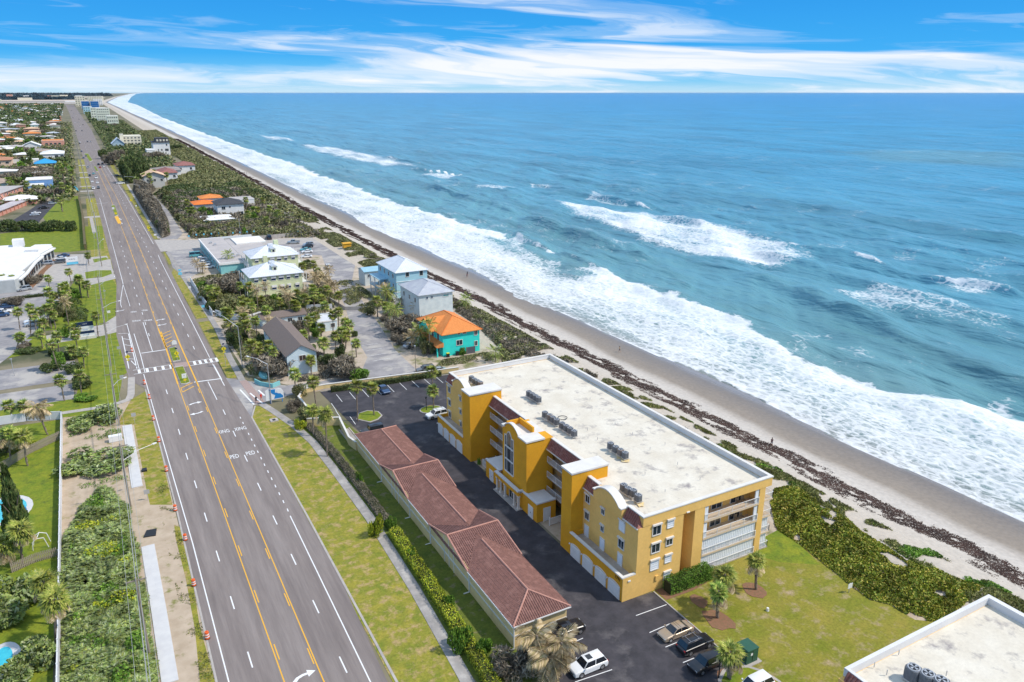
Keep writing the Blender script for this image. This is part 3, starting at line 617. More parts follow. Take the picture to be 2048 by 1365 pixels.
# thin glassy wash close to the sand and darker water between the breaker and the old foam
surf += 0.45 * np.exp(-((s_in - .25) / .45) ** 2)
surf -= 0.22 * np.exp(-((s_in - 4) / 3.5) ** 2) * np.clip(0.35 + 0.9 * vnoise(S_ * 0, Y_, 60, 21), 0, 1) * (Y_ < 700)
surf -= 0.30 * blend_poly(S_, Y_, [(157, 236), (170, 238), (178, 300), (180, 330), (166, 330), (158, 290)], 4) * inner
fo = np.maximum(fo, surf)
def patch(pts, dn, soft, zz=SEA):
    p = [P(q[0], q[1], zz) for q in pts]; p = [(x - float(coast(y)), y) for x, y in p]
    e = blend_poly(S_ + 2.5 * vnoise(S_, Y_, 11, dn * 9), Y_ + 4 * vnoise(S_, Y_, 13, dn * 5), p, soft)
    return dn * e * (1 + 0.25 * vnoise(S_ * 1.6, Y_ * 0.5, 9, 15))
for pts, dn, soft in (([(1105, 402), (1200, 413), (1300, 428), (1400, 440), (1500, 462), (1600, 492), (1640, 527), (1560, 533), (1440, 520), (1330, 494), (1210, 450), (1130, 418)], 0.66, 8.0),
                      ([(590, 288), (680, 296), (760, 312), (845, 334), (760, 330), (690, 318), (620, 300)], 0.58, 9.0), ([(510, 270), (560, 274), (600, 282), (540, 280)], 0.55, 6),
                      ([(820, 346), (935, 350), (905, 356), (840, 353)], 0.58, 4), ([(945, 370), (1035, 373), (1000, 380), (950, 377)], 0.55, 2), ([(1060, 368), (1110, 371), (1100, 378), (1065, 375)], 0.45, 2),
                      ([(1640, 580), (1760, 570), (2048, 640), (2048, 690), (1850, 640), (1700, 620)], 0.44, 6), ([(1840, 550), (1900, 560), (2020, 588), (1960, 592), (1880, 575)], 0.58, 4),
                      ([(1640, 680), (1700, 690), (1800, 725), (1760, 735), (1680, 705)], 0.46, 4), ([(1600, 690), (1700, 720), (1900, 790), (1780, 762), (1640, 720)], 0.36, 5),
                      ([(1960, 800), (2048, 800), (2048, 845), (1990, 830)], 0.60, 4), ([(1180, 380), (1210, 395), (1260, 412), (1220, 410), (1170, 396)], 0.50, 2)):
    fo = np.maximum(fo, patch(pts, dn, soft))
far = np.clip(0.20 + 0.20 * vnoise(S_, Y_, 9, 31) + 0.17 * vnoise(S_, Y_, 40, 32), 0, 0.5) * (S_ > 150)      # a few whitecaps anywhere
fo = np.maximum(fo, far * 0.8)
fo = fo * np.clip((s_in + 0.2) / 0.5, 0, 1)
Zsea += np.clip(fo - 0.4, 0, 0.5) * 0.25 * (np.abs(vnoise(S_, Y_, 2.2, 41))) * (s_in > 2)
v = np.stack([X_, Y_, Zsea], -1).reshape(-1, 3); nx, ny = len(xs), len(ysn)
idx = np.arange(nx * ny).reshape(ny, nx); f = np.stack([idx[:-1, :-1], idx[:-1, 1:], idx[1:, 1:], idx[1:, :-1]], -1).reshape(-1, 4)
def sea_mat():
    m = bpy.data.materials.new('sea_water'); m.use_nodes = True; nt = m.node_tree; w = nt.nodes['Principled BSDF']; out = nt.nodes['Material Output']
    g = N(nt, 'ShaderNodeNewGeometry'); a = N(nt, 'ShaderNodeAttribute', attribute_name='foam'); sh = N(nt, 'ShaderNodeAttribute', attribute_name='depth')
    mp = N(nt, 'ShaderNodeMapping'); mp.inputs['Scale'].default_value = (1, 0.20, 1); nt.links.new(g.outputs['Position'], mp.inputs[0])
    n1 = N(nt, 'ShaderNodeTexNoise', inp={'Scale': 0.02, 'Detail': 9.0, 'Roughness': 0.65}); nt.links.new(mp.outputs[0], n1.inputs['Vector'])
    deep = RAMP(nt, sh.outputs['Fac'], [(0.0, (0.26, 0.27, 0.25)), (0.10, (0.16, 0.25, 0.25)), (0.22, (0.11, 0.26, 0.30)), (0.5, (0.075, 0.255, 0.36)), (0.8, (0.03, 0.24, 0.41)), (1.0, (0.012, 0.22, 0.46))])
    c = MIX(nt, 1.0, deep, RAMP(nt, n1.outputs[0], [(0.35, 0.80), (0.62, 1.22)]), 'MULTIPLY')
    nt.links.new(c, w.inputs['Base Color']); w.inputs['Roughness'].default_value = 0.3; w.inputs['IOR'].default_value = 1.33; w.inputs['Specular IOR Level'].default_value = 0.5
    # ripples
    r1 = N(nt, 'ShaderNodeTexNoise', inp={'Scale': 0.55, 'Detail': 8.0, 'Roughness': 0.62, 'Distortion': 0.4}); nt.links.new(mp.outputs[0], r1.inputs['Vector'])
    r2 = N(nt, 'ShaderNodeTexNoise', inp={'Scale': 0.16, 'Detail': 5.0, 'Roughness': 0.6}); nt.links.new(mp.outputs[0], r2.inputs['Vector'])
    wt_ = N(nt, 'ShaderNodeTexWave', inp={'Scale': 0.022, 'Distortion': 9.0, 'Detail': 5.0, 'Detail Scale': 1.6, 'Detail Roughness': 0.65}); nt.links.new(mp.outputs[0], wt_.inputs['Vector'])
    hh = M(nt, 'ADD', M(nt, 'ADD', M(nt, 'MULTIPLY', r1.outputs[0], 0.6), M(nt, 'MULTIPLY', r2.outputs[0], 1.8)), M(nt, 'MULTIPLY', wt_.outputs['Fac'], 1.1))
    bp = N(nt, 'ShaderNodeBump', inp={'Strength': 0.85, 'Distance': 1.0}); nt.links.new(hh, bp.inputs['Height']); nt.links.new(bp.outputs[0], w.inputs['Normal'])
    # foam: lacy threshold of the density laid into the mesh
    mf = N(nt, 'ShaderNodeMapping'); mf.inputs['Scale'].default_value = (1, 0.62, 1); nt.links.new(g.outputs['Position'], mf.inputs[0])
    f1 = N(nt, 'ShaderNodeTexNoise', inp={'Scale': 0.62, 'Detail': 10.0, 'Roughness': 0.68, 'Distortion': 0.9}); nt.links.new(mf.outputs[0], f1.inputs['Vector'])
    wv = N(nt, 'ShaderNodeVectorMath', operation='MULTIPLY_ADD'); nt.links.new(f1.outputs['Color'], wv.inputs[0]); wv.inputs[1].default_value = (2.2, 2.2, 0); nt.links.new(mf.outputs[0], wv.inputs[2])
    vo = N(nt, 'ShaderNodeTexVoronoi', feature='DISTANCE_TO_EDGE', inp={'Scale': 0.55}); nt.links.new(wv.outputs[0], vo.inputs['Vector'])
    lace = RAMP(nt, vo.outputs['Distance'], [(0.0, 0.26), (0.16, 0.0), (0.5, -0.0)])
    th = M(nt, 'ADD', M(nt, 'SUBTRACT', M(nt, 'MULTIPLY', a.outputs['Fac'], 1.05), M(nt, 'MULTIPLY', f1.outputs[0], 1.0)), M(nt, 'MULTIPLY', lace, 0.8))
    mask = RAMP(nt, th, [(0.0, 0.0), (0.07, 0.25), (0.20, 0.60), (0.45, 0.90)])
    fb = N(nt, 'ShaderNodeBsdfDiffuse'); fb.inputs['Color'].default_value = (0.80, 0.81, 0.82, 1)
    bf = N(nt, 'ShaderNodeBump', inp={'Strength': 0.7, 'Distance': 0.35}); nt.links.new(f1.outputs[0], bf.inputs['Height']); nt.links.new(bf.outputs[0], fb.inputs['Normal'])
    mx = N(nt, 'ShaderNodeMixShader'); nt.links.new(mask, mx.inputs[0]); nt.links.new(w.outputs[0], mx.inputs[1]); nt.links.new(fb.outputs[0], mx.inputs[2]); nt.links.new(mx.outputs[0], out.inputs[0])
    return m
me = np_mesh('sea', v, f, sea_mat(), True)
a1 = me.attributes.new('foam', 'FLOAT', 'POINT'); a1.data.foreach_set('value', np.clip(fo, 0, 1.2).astype(np.float32).ravel())
depth_tint = np.interp(S_ - 128, [0, 6, 25, 60, 140, 400, 1500, 6000], [0, 0.06, 0.14, 0.25, 0.42, 0.62, 0.85, 1.0])
pl = [P(q[0], q[1], SEA) for q in ((1690, 306), (1800, 300), (2048, 305), (2048, 335), (1900, 328), (1760, 322))]
depth_tint = depth_tint - 0.30 * blend_poly(S_ , Y_, [(x, y) for x, y in pl], 25)  # cloud reflection painted in: a brighter streak, not shallower water
a2 = me.attributes.new('depth', 'FLOAT', 'POINT'); a2.data.foreach_set('value', np.clip(depth_tint, 0, 1).astype(np.float32).ravel())  # water tint by depth, painted reflection streak included
link('sea', me, kind='structure')
# === BUILDINGS
STUCCO = mat('yellow_stucco', (0.87, 0.54, 0.165), (0.79, 0.485, 0.14), rough=0.9, scale=0.35, detail=8, bump=0.01, bscale=8, grain=.07)
STUCCOD = mat('amber_stucco', (0.74, 0.36, 0.018), (0.66, 0.31, 0.016), rough=0.9, scale=0.35, detail=8, bump=0.01, bscale=8, grain=.07)
STUCCOL = mat('cream_stucco', (0.76, 0.59, 0.30), (0.62, 0.46, 0.23), rough=0.9, scale=0.35, detail=8)
TRIM = mat('white_trim', (0.72, 0.69, 0.65), (0.65, 0.62, 0.58), rough=0.7, scale=0.8)
DECK = mat('roof_membrane', (0.70, 0.65, 0.555), (0.61, 0.55, 0.45), rough=0.85, scale=0.3, detail=12, coords='World', bump=0.01, bscale=2, c3=(0.30, 0.27, 0.26), scale3=0.38, cut3=(0.55, 0.70), grain=0.08)
DECKC = mat('roof_membrane_clean', (0.70, 0.69, 0.68), (0.63, 0.62, 0.62), rough=0.85, scale=0.5, coords='World')
RTILE = mat('barrel_tile_red', (0.34, 0.13, 0.10), (0.22, 0.085, 0.07), rough=0.85, scale=3.0, detail=6, coords='World', c3=(0.42, 0.20, 0.16), scale3=1.2, cut3=(0.5, 0.65))
RTILED = mat('barrel_tile_brown', (0.25, 0.122, 0.100), (0.175, 0.088, 0.074), rough=0.85, scale=2.6, detail=8, coords='World', c3=(0.28, 0.145, 0.12), scale3=0.9, cut3=(0.5, 0.62))
RIDGE = mat('ridge_tile', (0.52, 0.27, 0.21), (0.42, 0.21, 0.165), rough=0.85, scale=3, coords='World')
SHUT = mat('white_shutter', (0.80, 0.83, 0.87), (0.74, 0.77, 0.81), rough=0.5, scale=1.2)
DOORW = mat('white_door', (0.78, 0.79, 0.80), (0.70, 0.71, 0.73), rough=0.5, scale=0.9)
WALK = mat('walkway_concrete', (0.50, 0.43, 0.36), (0.34, 0.29, 0.25), rough=0.9, scale=0.5)
SHADEW = mat('shaded_corridor_wall', (0.55, 0.33, 0.14), (0.48, 0.29, 0.12), rough=0.9, scale=0.5)  # darker stucco, the shade of the recess put into its colour

WM = {}
def window(parent, face, a, plane, z0, w, h, kind='win', frame=None, hood=False, grid=2, pane=None):
    """face 'S': plane is y, a is the left x; 'W': plane is x, a is the left y seen from the west (north end)."""
    key = (kind, round(w, 2), round(h, 2), hood, grid, (frame or TRIM).name, (pane or GLASS).name)
    if key not in WM:
        fm = MB(); t = 0.11 if w > 0.7 else 0.08
        fm.box(-w / 2 - t, -w / 2, -0.08, 0.02, -t, h + t).box(w / 2, w / 2 + t, -0.08, 0.02, -t, h + t)
        fm.box(-w / 2, w / 2, -0.08, 0.02, h, h + t).box(-w / 2, w / 2, -0.12, 0.02, -t, 0)
        if kind == 'win':
            for i in range(1, grid): x = -w / 2 + w * i / grid; fm.box(x - 0.03, x + 0.03, -0.05, 0.02, 0, h)
        if hood: fm.box(-w / 2 - t - 0.04, w / 2 + t + 0.04, -0.26, 0.02, h + t, h + t + 0.22)
        pm = MB()
        if kind == 'win': pm.box(-w / 2, w / 2, -0.02, 0.01, 0, h); p = pm.mesh('pane', pane or GLASS)
        else:
            n = max(3, int(h / 0.16))
            for i in range(n): z = h * i / n; pm.box(-w / 2, w / 2, -0.045 - 0.02 * (i % 2), 0.01, z, z + h / n)
            p = pm.mesh('shutter', SHUT)
        WM[key] = (fm.mesh('window', frame or TRIM), p)
    fmesh, pmesh = WM[key]; base = world_loc(parent)
    if face == 'S': loc = (a + w / 2 - base.x, plane - base.y, z0 - base.z); rz = 0
    elif face == 'W': loc = (plane - base.x, a - w / 2 - base.y, z0 - base.z); rz = R(-90)
    elif face == 'E': loc = (plane - base.x, a + w / 2 - base.y, z0 - base.z); rz = R(90)
    o = link('window', fmesh, parent, loc=loc, rz=rz); link('pane' if kind == 'win' else 'shutter', pmesh, o); return o
def arch_pts(a0, a1, z0, rise, n=12):     # hump profile from a0 to a1
    return [(a0 + (a1 - a0) * i / n, z0 + rise * math.sin(math.pi * i / n) ** 0.8) for i in range(n + 1)]
def tile_slope(b, c0, c1, r0, r1, rad=0.11, step=0.30):
    """rows of barrel tile running down a roof slope: c0-c1 lower edge, r0-r1 upper edge"""
    c0, c1, r0, r1 = map(Vector, (c0, c1, r0, r1)); n = max(1, int((c1 - c0).length / step)); nn = (c1 - c0).cross(r0 - c0 if (r0 - c0).length > .1 else r1 - c0).normalized()
    if nn.z < 0: nn = -nn
    L = (r0 - c0); e = (c1 - c0).normalized(); lo0 = 0.0; span = (c1 - c0).length
    a0 = (r0 - c0).dot(e); a1 = (r1 - c0).dot(e); up = (r0 - c0) - e * a0
    for i in range(n):
        a = (i + 0.5) * span / n
        if a < a0: t = a / a0 if a0 > 1e-6 else 1
        elif a > a1: t = (span - a) / (span - a1) if span - a1 > 1e-6 else 1
        else: t = 1
        if t < 0.04: continue
        p = c0 + e * a; q = p + up * t
        k = len(b.v); w = e * (rad * 0.95)
        for s in (p, q): b.v += [tuple(s - w), tuple(s - w * 0.5 + nn * rad * 0.75), tuple(s + w * 0.5 + nn * rad * 0.75), tuple(s + w)]
        b.f += [(k, k + 1, k + 5, k + 4), (k + 1, k + 2, k + 6, k + 5), (k + 2, k + 3, k + 7, k + 6), (k, k + 3, k + 2, k + 1)]; b.m += [b.cur] * 4
        m = max(1, int((q - p).length / 0.42))           # course steps
        for j in range(m):
            s = p + (q - p) * (j / m); k = len(b.v); d = up.normalized() * 0.05
            b.v += [tuple(s - w * 1.05), tuple(s + w * 1.05), tuple(s + w * 0.55 + nn * rad * 0.98), tuple(s - w * 0.55 + nn * rad * 0.98), tuple(s - w * 1.05 + d), tuple(s + w * 1.05 + d), tuple(s + w * 0.55 + nn * rad * 0.9 + d), tuple(s - w * 0.55 + nn * rad * 0.9 + d)]
            b.f += [(k, k + 1, k + 2, k + 3), (k + 3, k + 2, k + 6, k + 7), (k + 1, k + 5, k + 6, k + 2), (k + 4, k, k + 3, k + 7)]; b.m += [b.cur] * 4
    return b
# the yellow condominium
CX0, CX1, CY0, CY1 = 55.9, 79.8, 67.9, 129.1
condo = thing('condominium_building', 'four storey yellow condominium with flat white roof and amber towers beside the beach', 'building', (67, 98, 0))
b = MB()
HB = 12.0
# body: wings (full depth) and the recessed middle
def W_(x0, x1, y0, y1, z0=0, z1=HB): b.box(x0, x1, y0, y1, z0, z1)
W_(59.6, 78.6, 83.2, 114.0, 0, 11.0)                 # middle
W_(CX0, 63.5, CY0, 80.6, 0, 10.5); W_(56.7, 63.5, CY0 + 0.01, 80.6, 10.5, 11.1)
W_(63.5, 65.5, 69.9, 80.6, 0, 11.1)                  # slot
W_(65.5, 67.3, CY0, 80.6, 0, 11.1)
W_(67.3, 78.6, 69.8, 83.2, 0, 11.1); W_(60, 67.3, 80.6, 83.2, 0, 11.1)
W_(77.6, 78.7, CY0, 69.8, 0, 11.1)
W_(CX0, 78.6, 117.2, CY1, 0, 10.5); W_(56.7, 78.6, 117.2, CY1, 10.5, 11.1); W_(60, 78.6, 114, 117.2, 0, 11.1)
W_(67.4, 77.5, CY0 + .4, 69.8, 10.6, 11.0)
b.build('wall', STUCCO, condo)
# roof band and parapet ring
pw = 0.32
ring = MB()
for x0, x1, y0, y1 in ((56.6, CX1, CY0 - 0.06, CY0 + pw), (56.6, CX1, CY1 - pw, CY1 + 0.05), (CX1 - pw, CX1 + 0.05, CY0 + pw, CY1 - pw)):
    ring.box(x0, x1, y0, y1, 10.6 if y0 < 68 or x0 > 70 else 10.9, 11.95)
for y0, y1 in ((CY0 + pw, 71.2), (77.8, 80.6), (83.2, 93.9), (101.9, 114.0), (117.2, CY1 - pw)):
    x0 = 56.6 if (y0 < 82 or y0 > 116) else 58.6
    ring.box(x0, x0 + pw, y0, y1, 11.0, 11.95)
ring.build('fascia', STUCCO, condo)
cop = MB()
for x0, x1, y0, y1 in ((56.5, CX1 + 0.12, CY0 - 0.14, CY0 + 0.40), (56.5, CX1 + 0.12, CY1 - 0.4, CY1 + 0.12), (CX1 - 0.4, CX1 + 0.12, CY0 + 0.40, CY1 - 0.4)): cop.box(x0, x1, y0, y1, 11.95, 12.12)
for y0, y1 in ((CY0 + 0.4, 71.2), (77.8, 80.6), (83.2, 93.9), (101.9, 114.0), (117.2, CY1 - 0.4)):
    x0 = 56.5 if (y0 < 82 or y0 > 116) else 58.5
    cop.box(x0, x0 + 0.55, y0, y1, 11.95, 12.12)
cop.build('coping', TRIM, condo)
ins = MB()       # white inner faces of the parapet
ins.box(57.2, CX1 - pw, CY1 - pw - 0.03, CY1 - pw, 11.2, 11.94).box(CX1 - pw - 0.03, CX1 - pw, CY0 + pw, CY1 - pw - 0.03, 11.2, 11.94)
ins.build('parapet_lining', DECKC, condo)
dk = MB(); dk.box(56.95, CX1 - pw, CY0 + pw, 80.9, 10.99, 11.12).box(58.9, CX1 - pw, 80.9, 116.9, 10.99, 11.122).box(56.95, CX1 - pw, 116.9, CY1 - pw, 10.99, 11.12)
dk.build('roof_deck', DECK, condo)
# mansard roofs of red barrel tile
def mansard(y0, y1, x0, x1, z0, z1, hip=None):
    m = MB(); m.use(RTILE)
    yl, yr = y0, y1
    m.extrude([(x0, z0), (x1, z1), (x1 + 0.25, z1), (x1 + 0.25, z0)], 'y', y0, y1) if hip is None else m.face([(x0, y0, z0), (x1, y0 + 0.9, z1), (x1, y1, z1), (x0, y1, z0)])
    if hip is not None: m.face([(x0, y0, z0), (x1 + 0.9, y0, z0), (x1, y0 + 0.9, z1)])
    tile_slope(m, (x0, y1, z0 + 0.02), (x0, y0, z0 + 0.02), (x1, y1, z1 + 0.02), (x1, y0 + (0.9 if hip else 0), z1 + 0.02), 0.13, 0.36)
    o = m.build('mansard_roof', None, condo)
    g = MB(); g.box(x0 - 0.12, x0 + 0.05, y0, y1, z0 - 0.16, z0 + 0.02); g.build('gutter', TRIM, o, )
    return o
mansard(77.85, 80.58, 55.8, 56.6, 10.5, 11.95); mansard(67.95, 71.15, 55.8, 56.6, 10.5, 11.95, hip=True)
mansard(83.22, 93.9, 57.7, 58.6, 10.45, 11.95); mansard(101.9, 113.98, 57.7, 58.6, 10.45, 11.95); mansard(125.6, 129.0, 55.8, 56.6, 10.5, 11.95)
# curved gables of the wings
for ya, yb in ((71.2, 77.8), (118.8, 125.5)):
    g = MB(); prof = [(ya, 10.4)] + [(ya, 11.7)] + arch_pts(ya + 0.5, yb - 0.5, 11.75, 1.25) + [(yb, 11.7), (yb, 10.4)]
    g.extrude(prof, 'x', 55.6, 56.6); g.box(55.62, 56.0, ya, yb, 10.2, 10.41); go = g.build('gable', STUCCO, condo)
    c = MB(); pp = [(ya - 0.05, 11.71)] + arch_pts(ya + 0.5, yb - 0.5, 11.76, 1.25) + [(yb + 0.05, 11.71)]
    for p, q in zip(pp[:-1], pp[1:]): c.extrude([p, q, (q[0], q[1] + 0.16), (p[0], p[1] + 0.16)], 'x', 55.42, 56.75)
    c.build('gable_coping', TRIM, go)
# amber towers
def tower(y0, y1, x0, x1, z, name='stair_tower'):
    t = MB().box(x0, x1, y0, y1, 0, z).build(name, STUCCOD, condo)
    MB().box(x0 - 0.15, x1 + 0.1, y0 - 0.15, y1 + 0.15, z, z + 0.22).box(x0 - 0.08, x1 + 0.05, y0 - 0.08, y1 + 0.08, z - 0.14, z).build('tower_cap', TRIM, t); return t
tower(114.0, 117.2, 53.8, 60.2, 13.05); tower(80.6, 83.2, 53.8, 60.0, 13.05)
# entry tower with arched parapet and tall window
ex = 54.0
t = MB().box(ex, 58.9, 93.9, 101.9, 0, 12.2).build('entry_tower', STUCCOD, condo)
g = MB(); g.extrude([(96.5, 12.19), (96.5, 12.4)] + arch_pts(96.6, 101.0, 12.42, 1.05, 16) + [(101.0, 12.19)], 'x', ex, ex + 0.35); g.box(ex + 2.6, ex + 2.9, 96.5, 101.0, 12.2, 13.3).box(ex + 0.35, ex + 2.6, 100.9, 101.2, 12.2, 13.1).build('parapet', STUCCOD, t)
c = MB(); pp = arch_pts(96.45, 101.1, 12.43, 1.05, 16)
for p, q in zip(pp[:-1], pp[1:]): c.extrude([p, q, (q[0], q[1] + 0.17), (p[0], p[1] + 0.17)], 'x', ex - 0.14, ex + 0.48)
c.box(ex - 0.16, 57.3, 93.75, 96.5, 12.2, 12.45).box(ex - 0.16, 56.6, 101.1, 102.05, 12.2, 12.42).box(ex + 0.48, 58.9, 96.5, 101.1, 12.2, 12.26)
c.build('tower_cap', TRIM, t)
wy0, wy1 = 98.15, 100.95
tw = MB()
tw.box(ex - 0.12, ex, wy0 - 0.14, wy0, 4.4, 10.9).box(ex - 0.12, ex, wy1, wy1 + 0.14, 4.4, 10.9)
for z in (4.3, 6.6, 8.9): tw.box(ex - 0.12, ex, wy0, wy1, z, z + 0.24)
for y in (wy0 + 0.62, wy1 - 0.72): tw.box(ex - 0.1, ex, y, y + 0.1, 4.5, 11.0)
for p, q in zip(arch_pts(wy0 + 0.55, wy1 - 0.55, 10.9, 0.9)[:-1], arch_pts(wy0 + 0.55, wy1 - 0.55, 10.9, 0.9)[1:]): tw.extrude([p, q, (q[0], q[1] + 0.16), (p[0], p[1] + 0.16)], 'x', ex - 0.12, ex)
tw.box(ex - 0.12, ex, wy0 - 0.14, wy0 + 0.6, 10.88, 11.02).box(ex - 0.12, ex, wy1 - 0.6, wy1 + 0.14, 10.88, 11.02)
two = tw.build('arched_window', TRIM, condo)
pn = MB()
for z in (4.55, 6.85, 9.15):
    for ya, yb in ((wy0, wy0 + 0.62), (wy0 + 0.72, wy1 - 0.72), (wy1 - 0.62, wy1)):
        MB().box(ex - 0.05, ex + 0.01, ya, yb, z, z + (2.05 if z < 9 else 1.72)).build('pane', GLASS, two)
MB().extrude([(wy0 + 0.6, 10.9)] + arch_pts(wy0 + 0.6, wy1 - 0.6, 10.9, 0.85) + [(wy1 - 0.6, 10.9)], 'x', ex - 0.05, ex - 0.01).build('pane', GLASS, two)
# garages (low blocks in front of the wings) with terraces on top
def garage_row(y0, y1, doors):
    g = MB().box(53.8, 55.9, y0, y1, 0, 2.95).box(53.8, 54.05, y0, y1, 2.95, 3.6)
    g.box(54.05, 55.9, y0, y0 + 0.25, 2.95, 3.6).box(54.05, 55.9, y1 - 0.25, y1, 2.95, 3.6)
    go = g.build('garage_block', STUCCOD, condo)
    MB().box(53.66, 54.12, y0 - 0.1, y1 + (0.0 if y0 < 80 else 0.1), 3.6, 3.78).box(54.12, 55.9, y0 - 0.1, y0 + 0.3, 3.6, 3.778).build('coping', TRIM, go)
    MB().box(54.05, 55.9, y0 + 0.25, y1 - 0.25, 2.95, 2.99).build('terrace_floor', WALK, go)
    for ya, yb in doors:
        n = 10; pr = [(ya, 0.03), (ya, 1.95)] + [(ya + (yb - ya) * i / n, 1.95 + 0.24 * math.sin(math.pi * i / n)) for i in range(1, n)] + [(yb, 1.95), (yb, 0.03)]
        d = MB().extrude([(ya - 0.12, 0.0), (ya - 0.12, 1.95)] + [(ya - 0.12 + (yb - ya + 0.24) * i / n, 2.03 + 0.26 * math.sin(math.pi * i / n)) for i in range(1, n)] + [(yb + 0.12, 1.95), (yb + 0.12, 0.0)], 'x', 53.72, 53.81).build('garage_door', TRIM, condo)
        pm = MB()
        for k in range(4): pm.box(53.68, 53.73, ya + 0.03, yb - 0.03, 0.05 + k * 0.48, 0.05 + k * 0.48 + 0.455)
        pm.build('door_panel', DOORW, d, kind='stuff')
        MB().box(53.55, 53.72, yb + 0.16, yb + 0.30, 1.8, 2.0).build('wall_lamp', WHITE, d)
garage_row(68.0, 80.62, ((68.55, 70.95), (71.65, 74.05), (74.8, 77.2), (77.95, 80.3)))
garage_row(117.18, 129.0, ((117.7, 120.0), (120.7, 123.0), (123.7, 126.0), (126.6, 128.7)))
num = link('house_numerals', text_mesh('1791', 0.62, 'house_numerals', BLACKM, ext=0.02), condo, loc=(53.76 - 67, 69.0 - 98, 3.05)); num.rotation_euler = (R(90), 0, R(-90))
# garage south wall face is the pale stucco of the wing
MB().box(53.79, 55.9, 67.89, 68.0, 0.0, 3.598).build('side_wall', STUCCO, condo)
# windows, west face of both wings
for dy in (0, 49.0):
    yA, yB, yC = 80.0 + dy, 76.1 + dy, 71.9 + dy
    if dy: yA, yB, yC = 128.1, 122.9, 119.3
    for z, h in ((8.55, 1.15), (5.8, 1.15)): window(condo, 'W', yA, 55.9, z, 0.95, h, hood=True)
    for z in (8.6, 5.9): window(condo, 'W', yB, 55.9, z, 0.7, 0.85, hood=True)
    if not dy:
        window(condo, 'W', yC, 55.9, 8.4, 1.15, 1.4, kind='shut', hood=True); window(condo, 'W', yC, 55.9, 5.7, 1.15, 1.3, hood=True)
        for y in (yA, yB, yC): window(condo, 'W', y, 55.9, 3.0, 0.95, 1.75, kind='shut')
    else:
        window(condo, 'W', yA, 55.9, 3.2, 0.95, 1.2, hood=True); window(condo, 'W', yB, 55.9, 3.3, 0.7, 0.9, hood=True); 
# south face
for z, h, k in ((8.8, 1.35, 'win'), (6.1, 1.3, 'win'), (3.45, 1.35, 'shut')): window(condo, 'S', 58.3, CY0, z, 1.3, h, kind=k, hood=True)
for z, h, k in ((9.25, 1.0, 'shut'), (6.5, 0.95, 'win'), (3.85, 1.0, 'shut'), (1.2, 1.0, 'shut')): window(condo, 'S', 60.75, CY0, z, 1.0, h, kind=k, hood=True)
for z in (8.7, 6.0, 3.3, 0.9): window(condo, 'E', 68.35, 63.5, z, 0.8, 1.15, kind='shut', hood=True)
MB().box(59.2, 59.7, 67.72, 67.9, 1.6, 2.3).build('electric_box', STUCCO, condo)
MB().box(54.6, 55.0, 67.78, 67.89, 2.9, 3.1).build('floodlight', WHITE, condo); MB().box(63.9, 64.4, 67.7, 67.9, 10.65, 10.8).build('floodlight', WHITE, condo)
# balconies of the south-east corner
def railing(parent, pts, z, name='railing', h=1.0, post=1.9, bal=0.14, infill=True):
    r = MB()
    for (x0, y0), (x1, y1) in zip(pts[:-1], pts[1:]):
        r.tube((x0, y0, z + h), (x1, y1, z + h), 0.045, n=4); r.tube((x0, y0, z + 0.1), (x1, y1, z + 0.1), 0.03, n=4)
    o = r.build(name, WHITE, parent)
    for (x0, y0), (x1, y1) in zip(pts[:-1], pts[1:]):
        L = math.hypot(x1 - x0, y1 - y0); n = max(1, round(L / post))
        for i in range(n + 1): t = i / n; MB().tube((x0 + (x1 - x0) * t, y0 + (y1 - y0) * t, z), (x0 + (x1 - x0) * t, y0 + (y1 - y0) * t, z + h + 0.03), 0.05, n=4).build('post', WHITE, o)
    q = MB()
    for (x0, y0), (x1, y1) in zip(pts[:-1], pts[1:]):
        L = math.hypot(x1 - x0, y1 - y0); n = max(1, round(L / bal))
        for i in range(1, n): t = i / n; q.tube((x0 + (x1 - x0) * t, y0 + (y1 - y0) * t, z + 0.1), (x0 + (x1 - x0) * t, y0 + (y1 - y0) * t, z + h), 0.014, n=3, cap=False)
    q.build('balusters', WHITE, o, kind='stuff'); return o
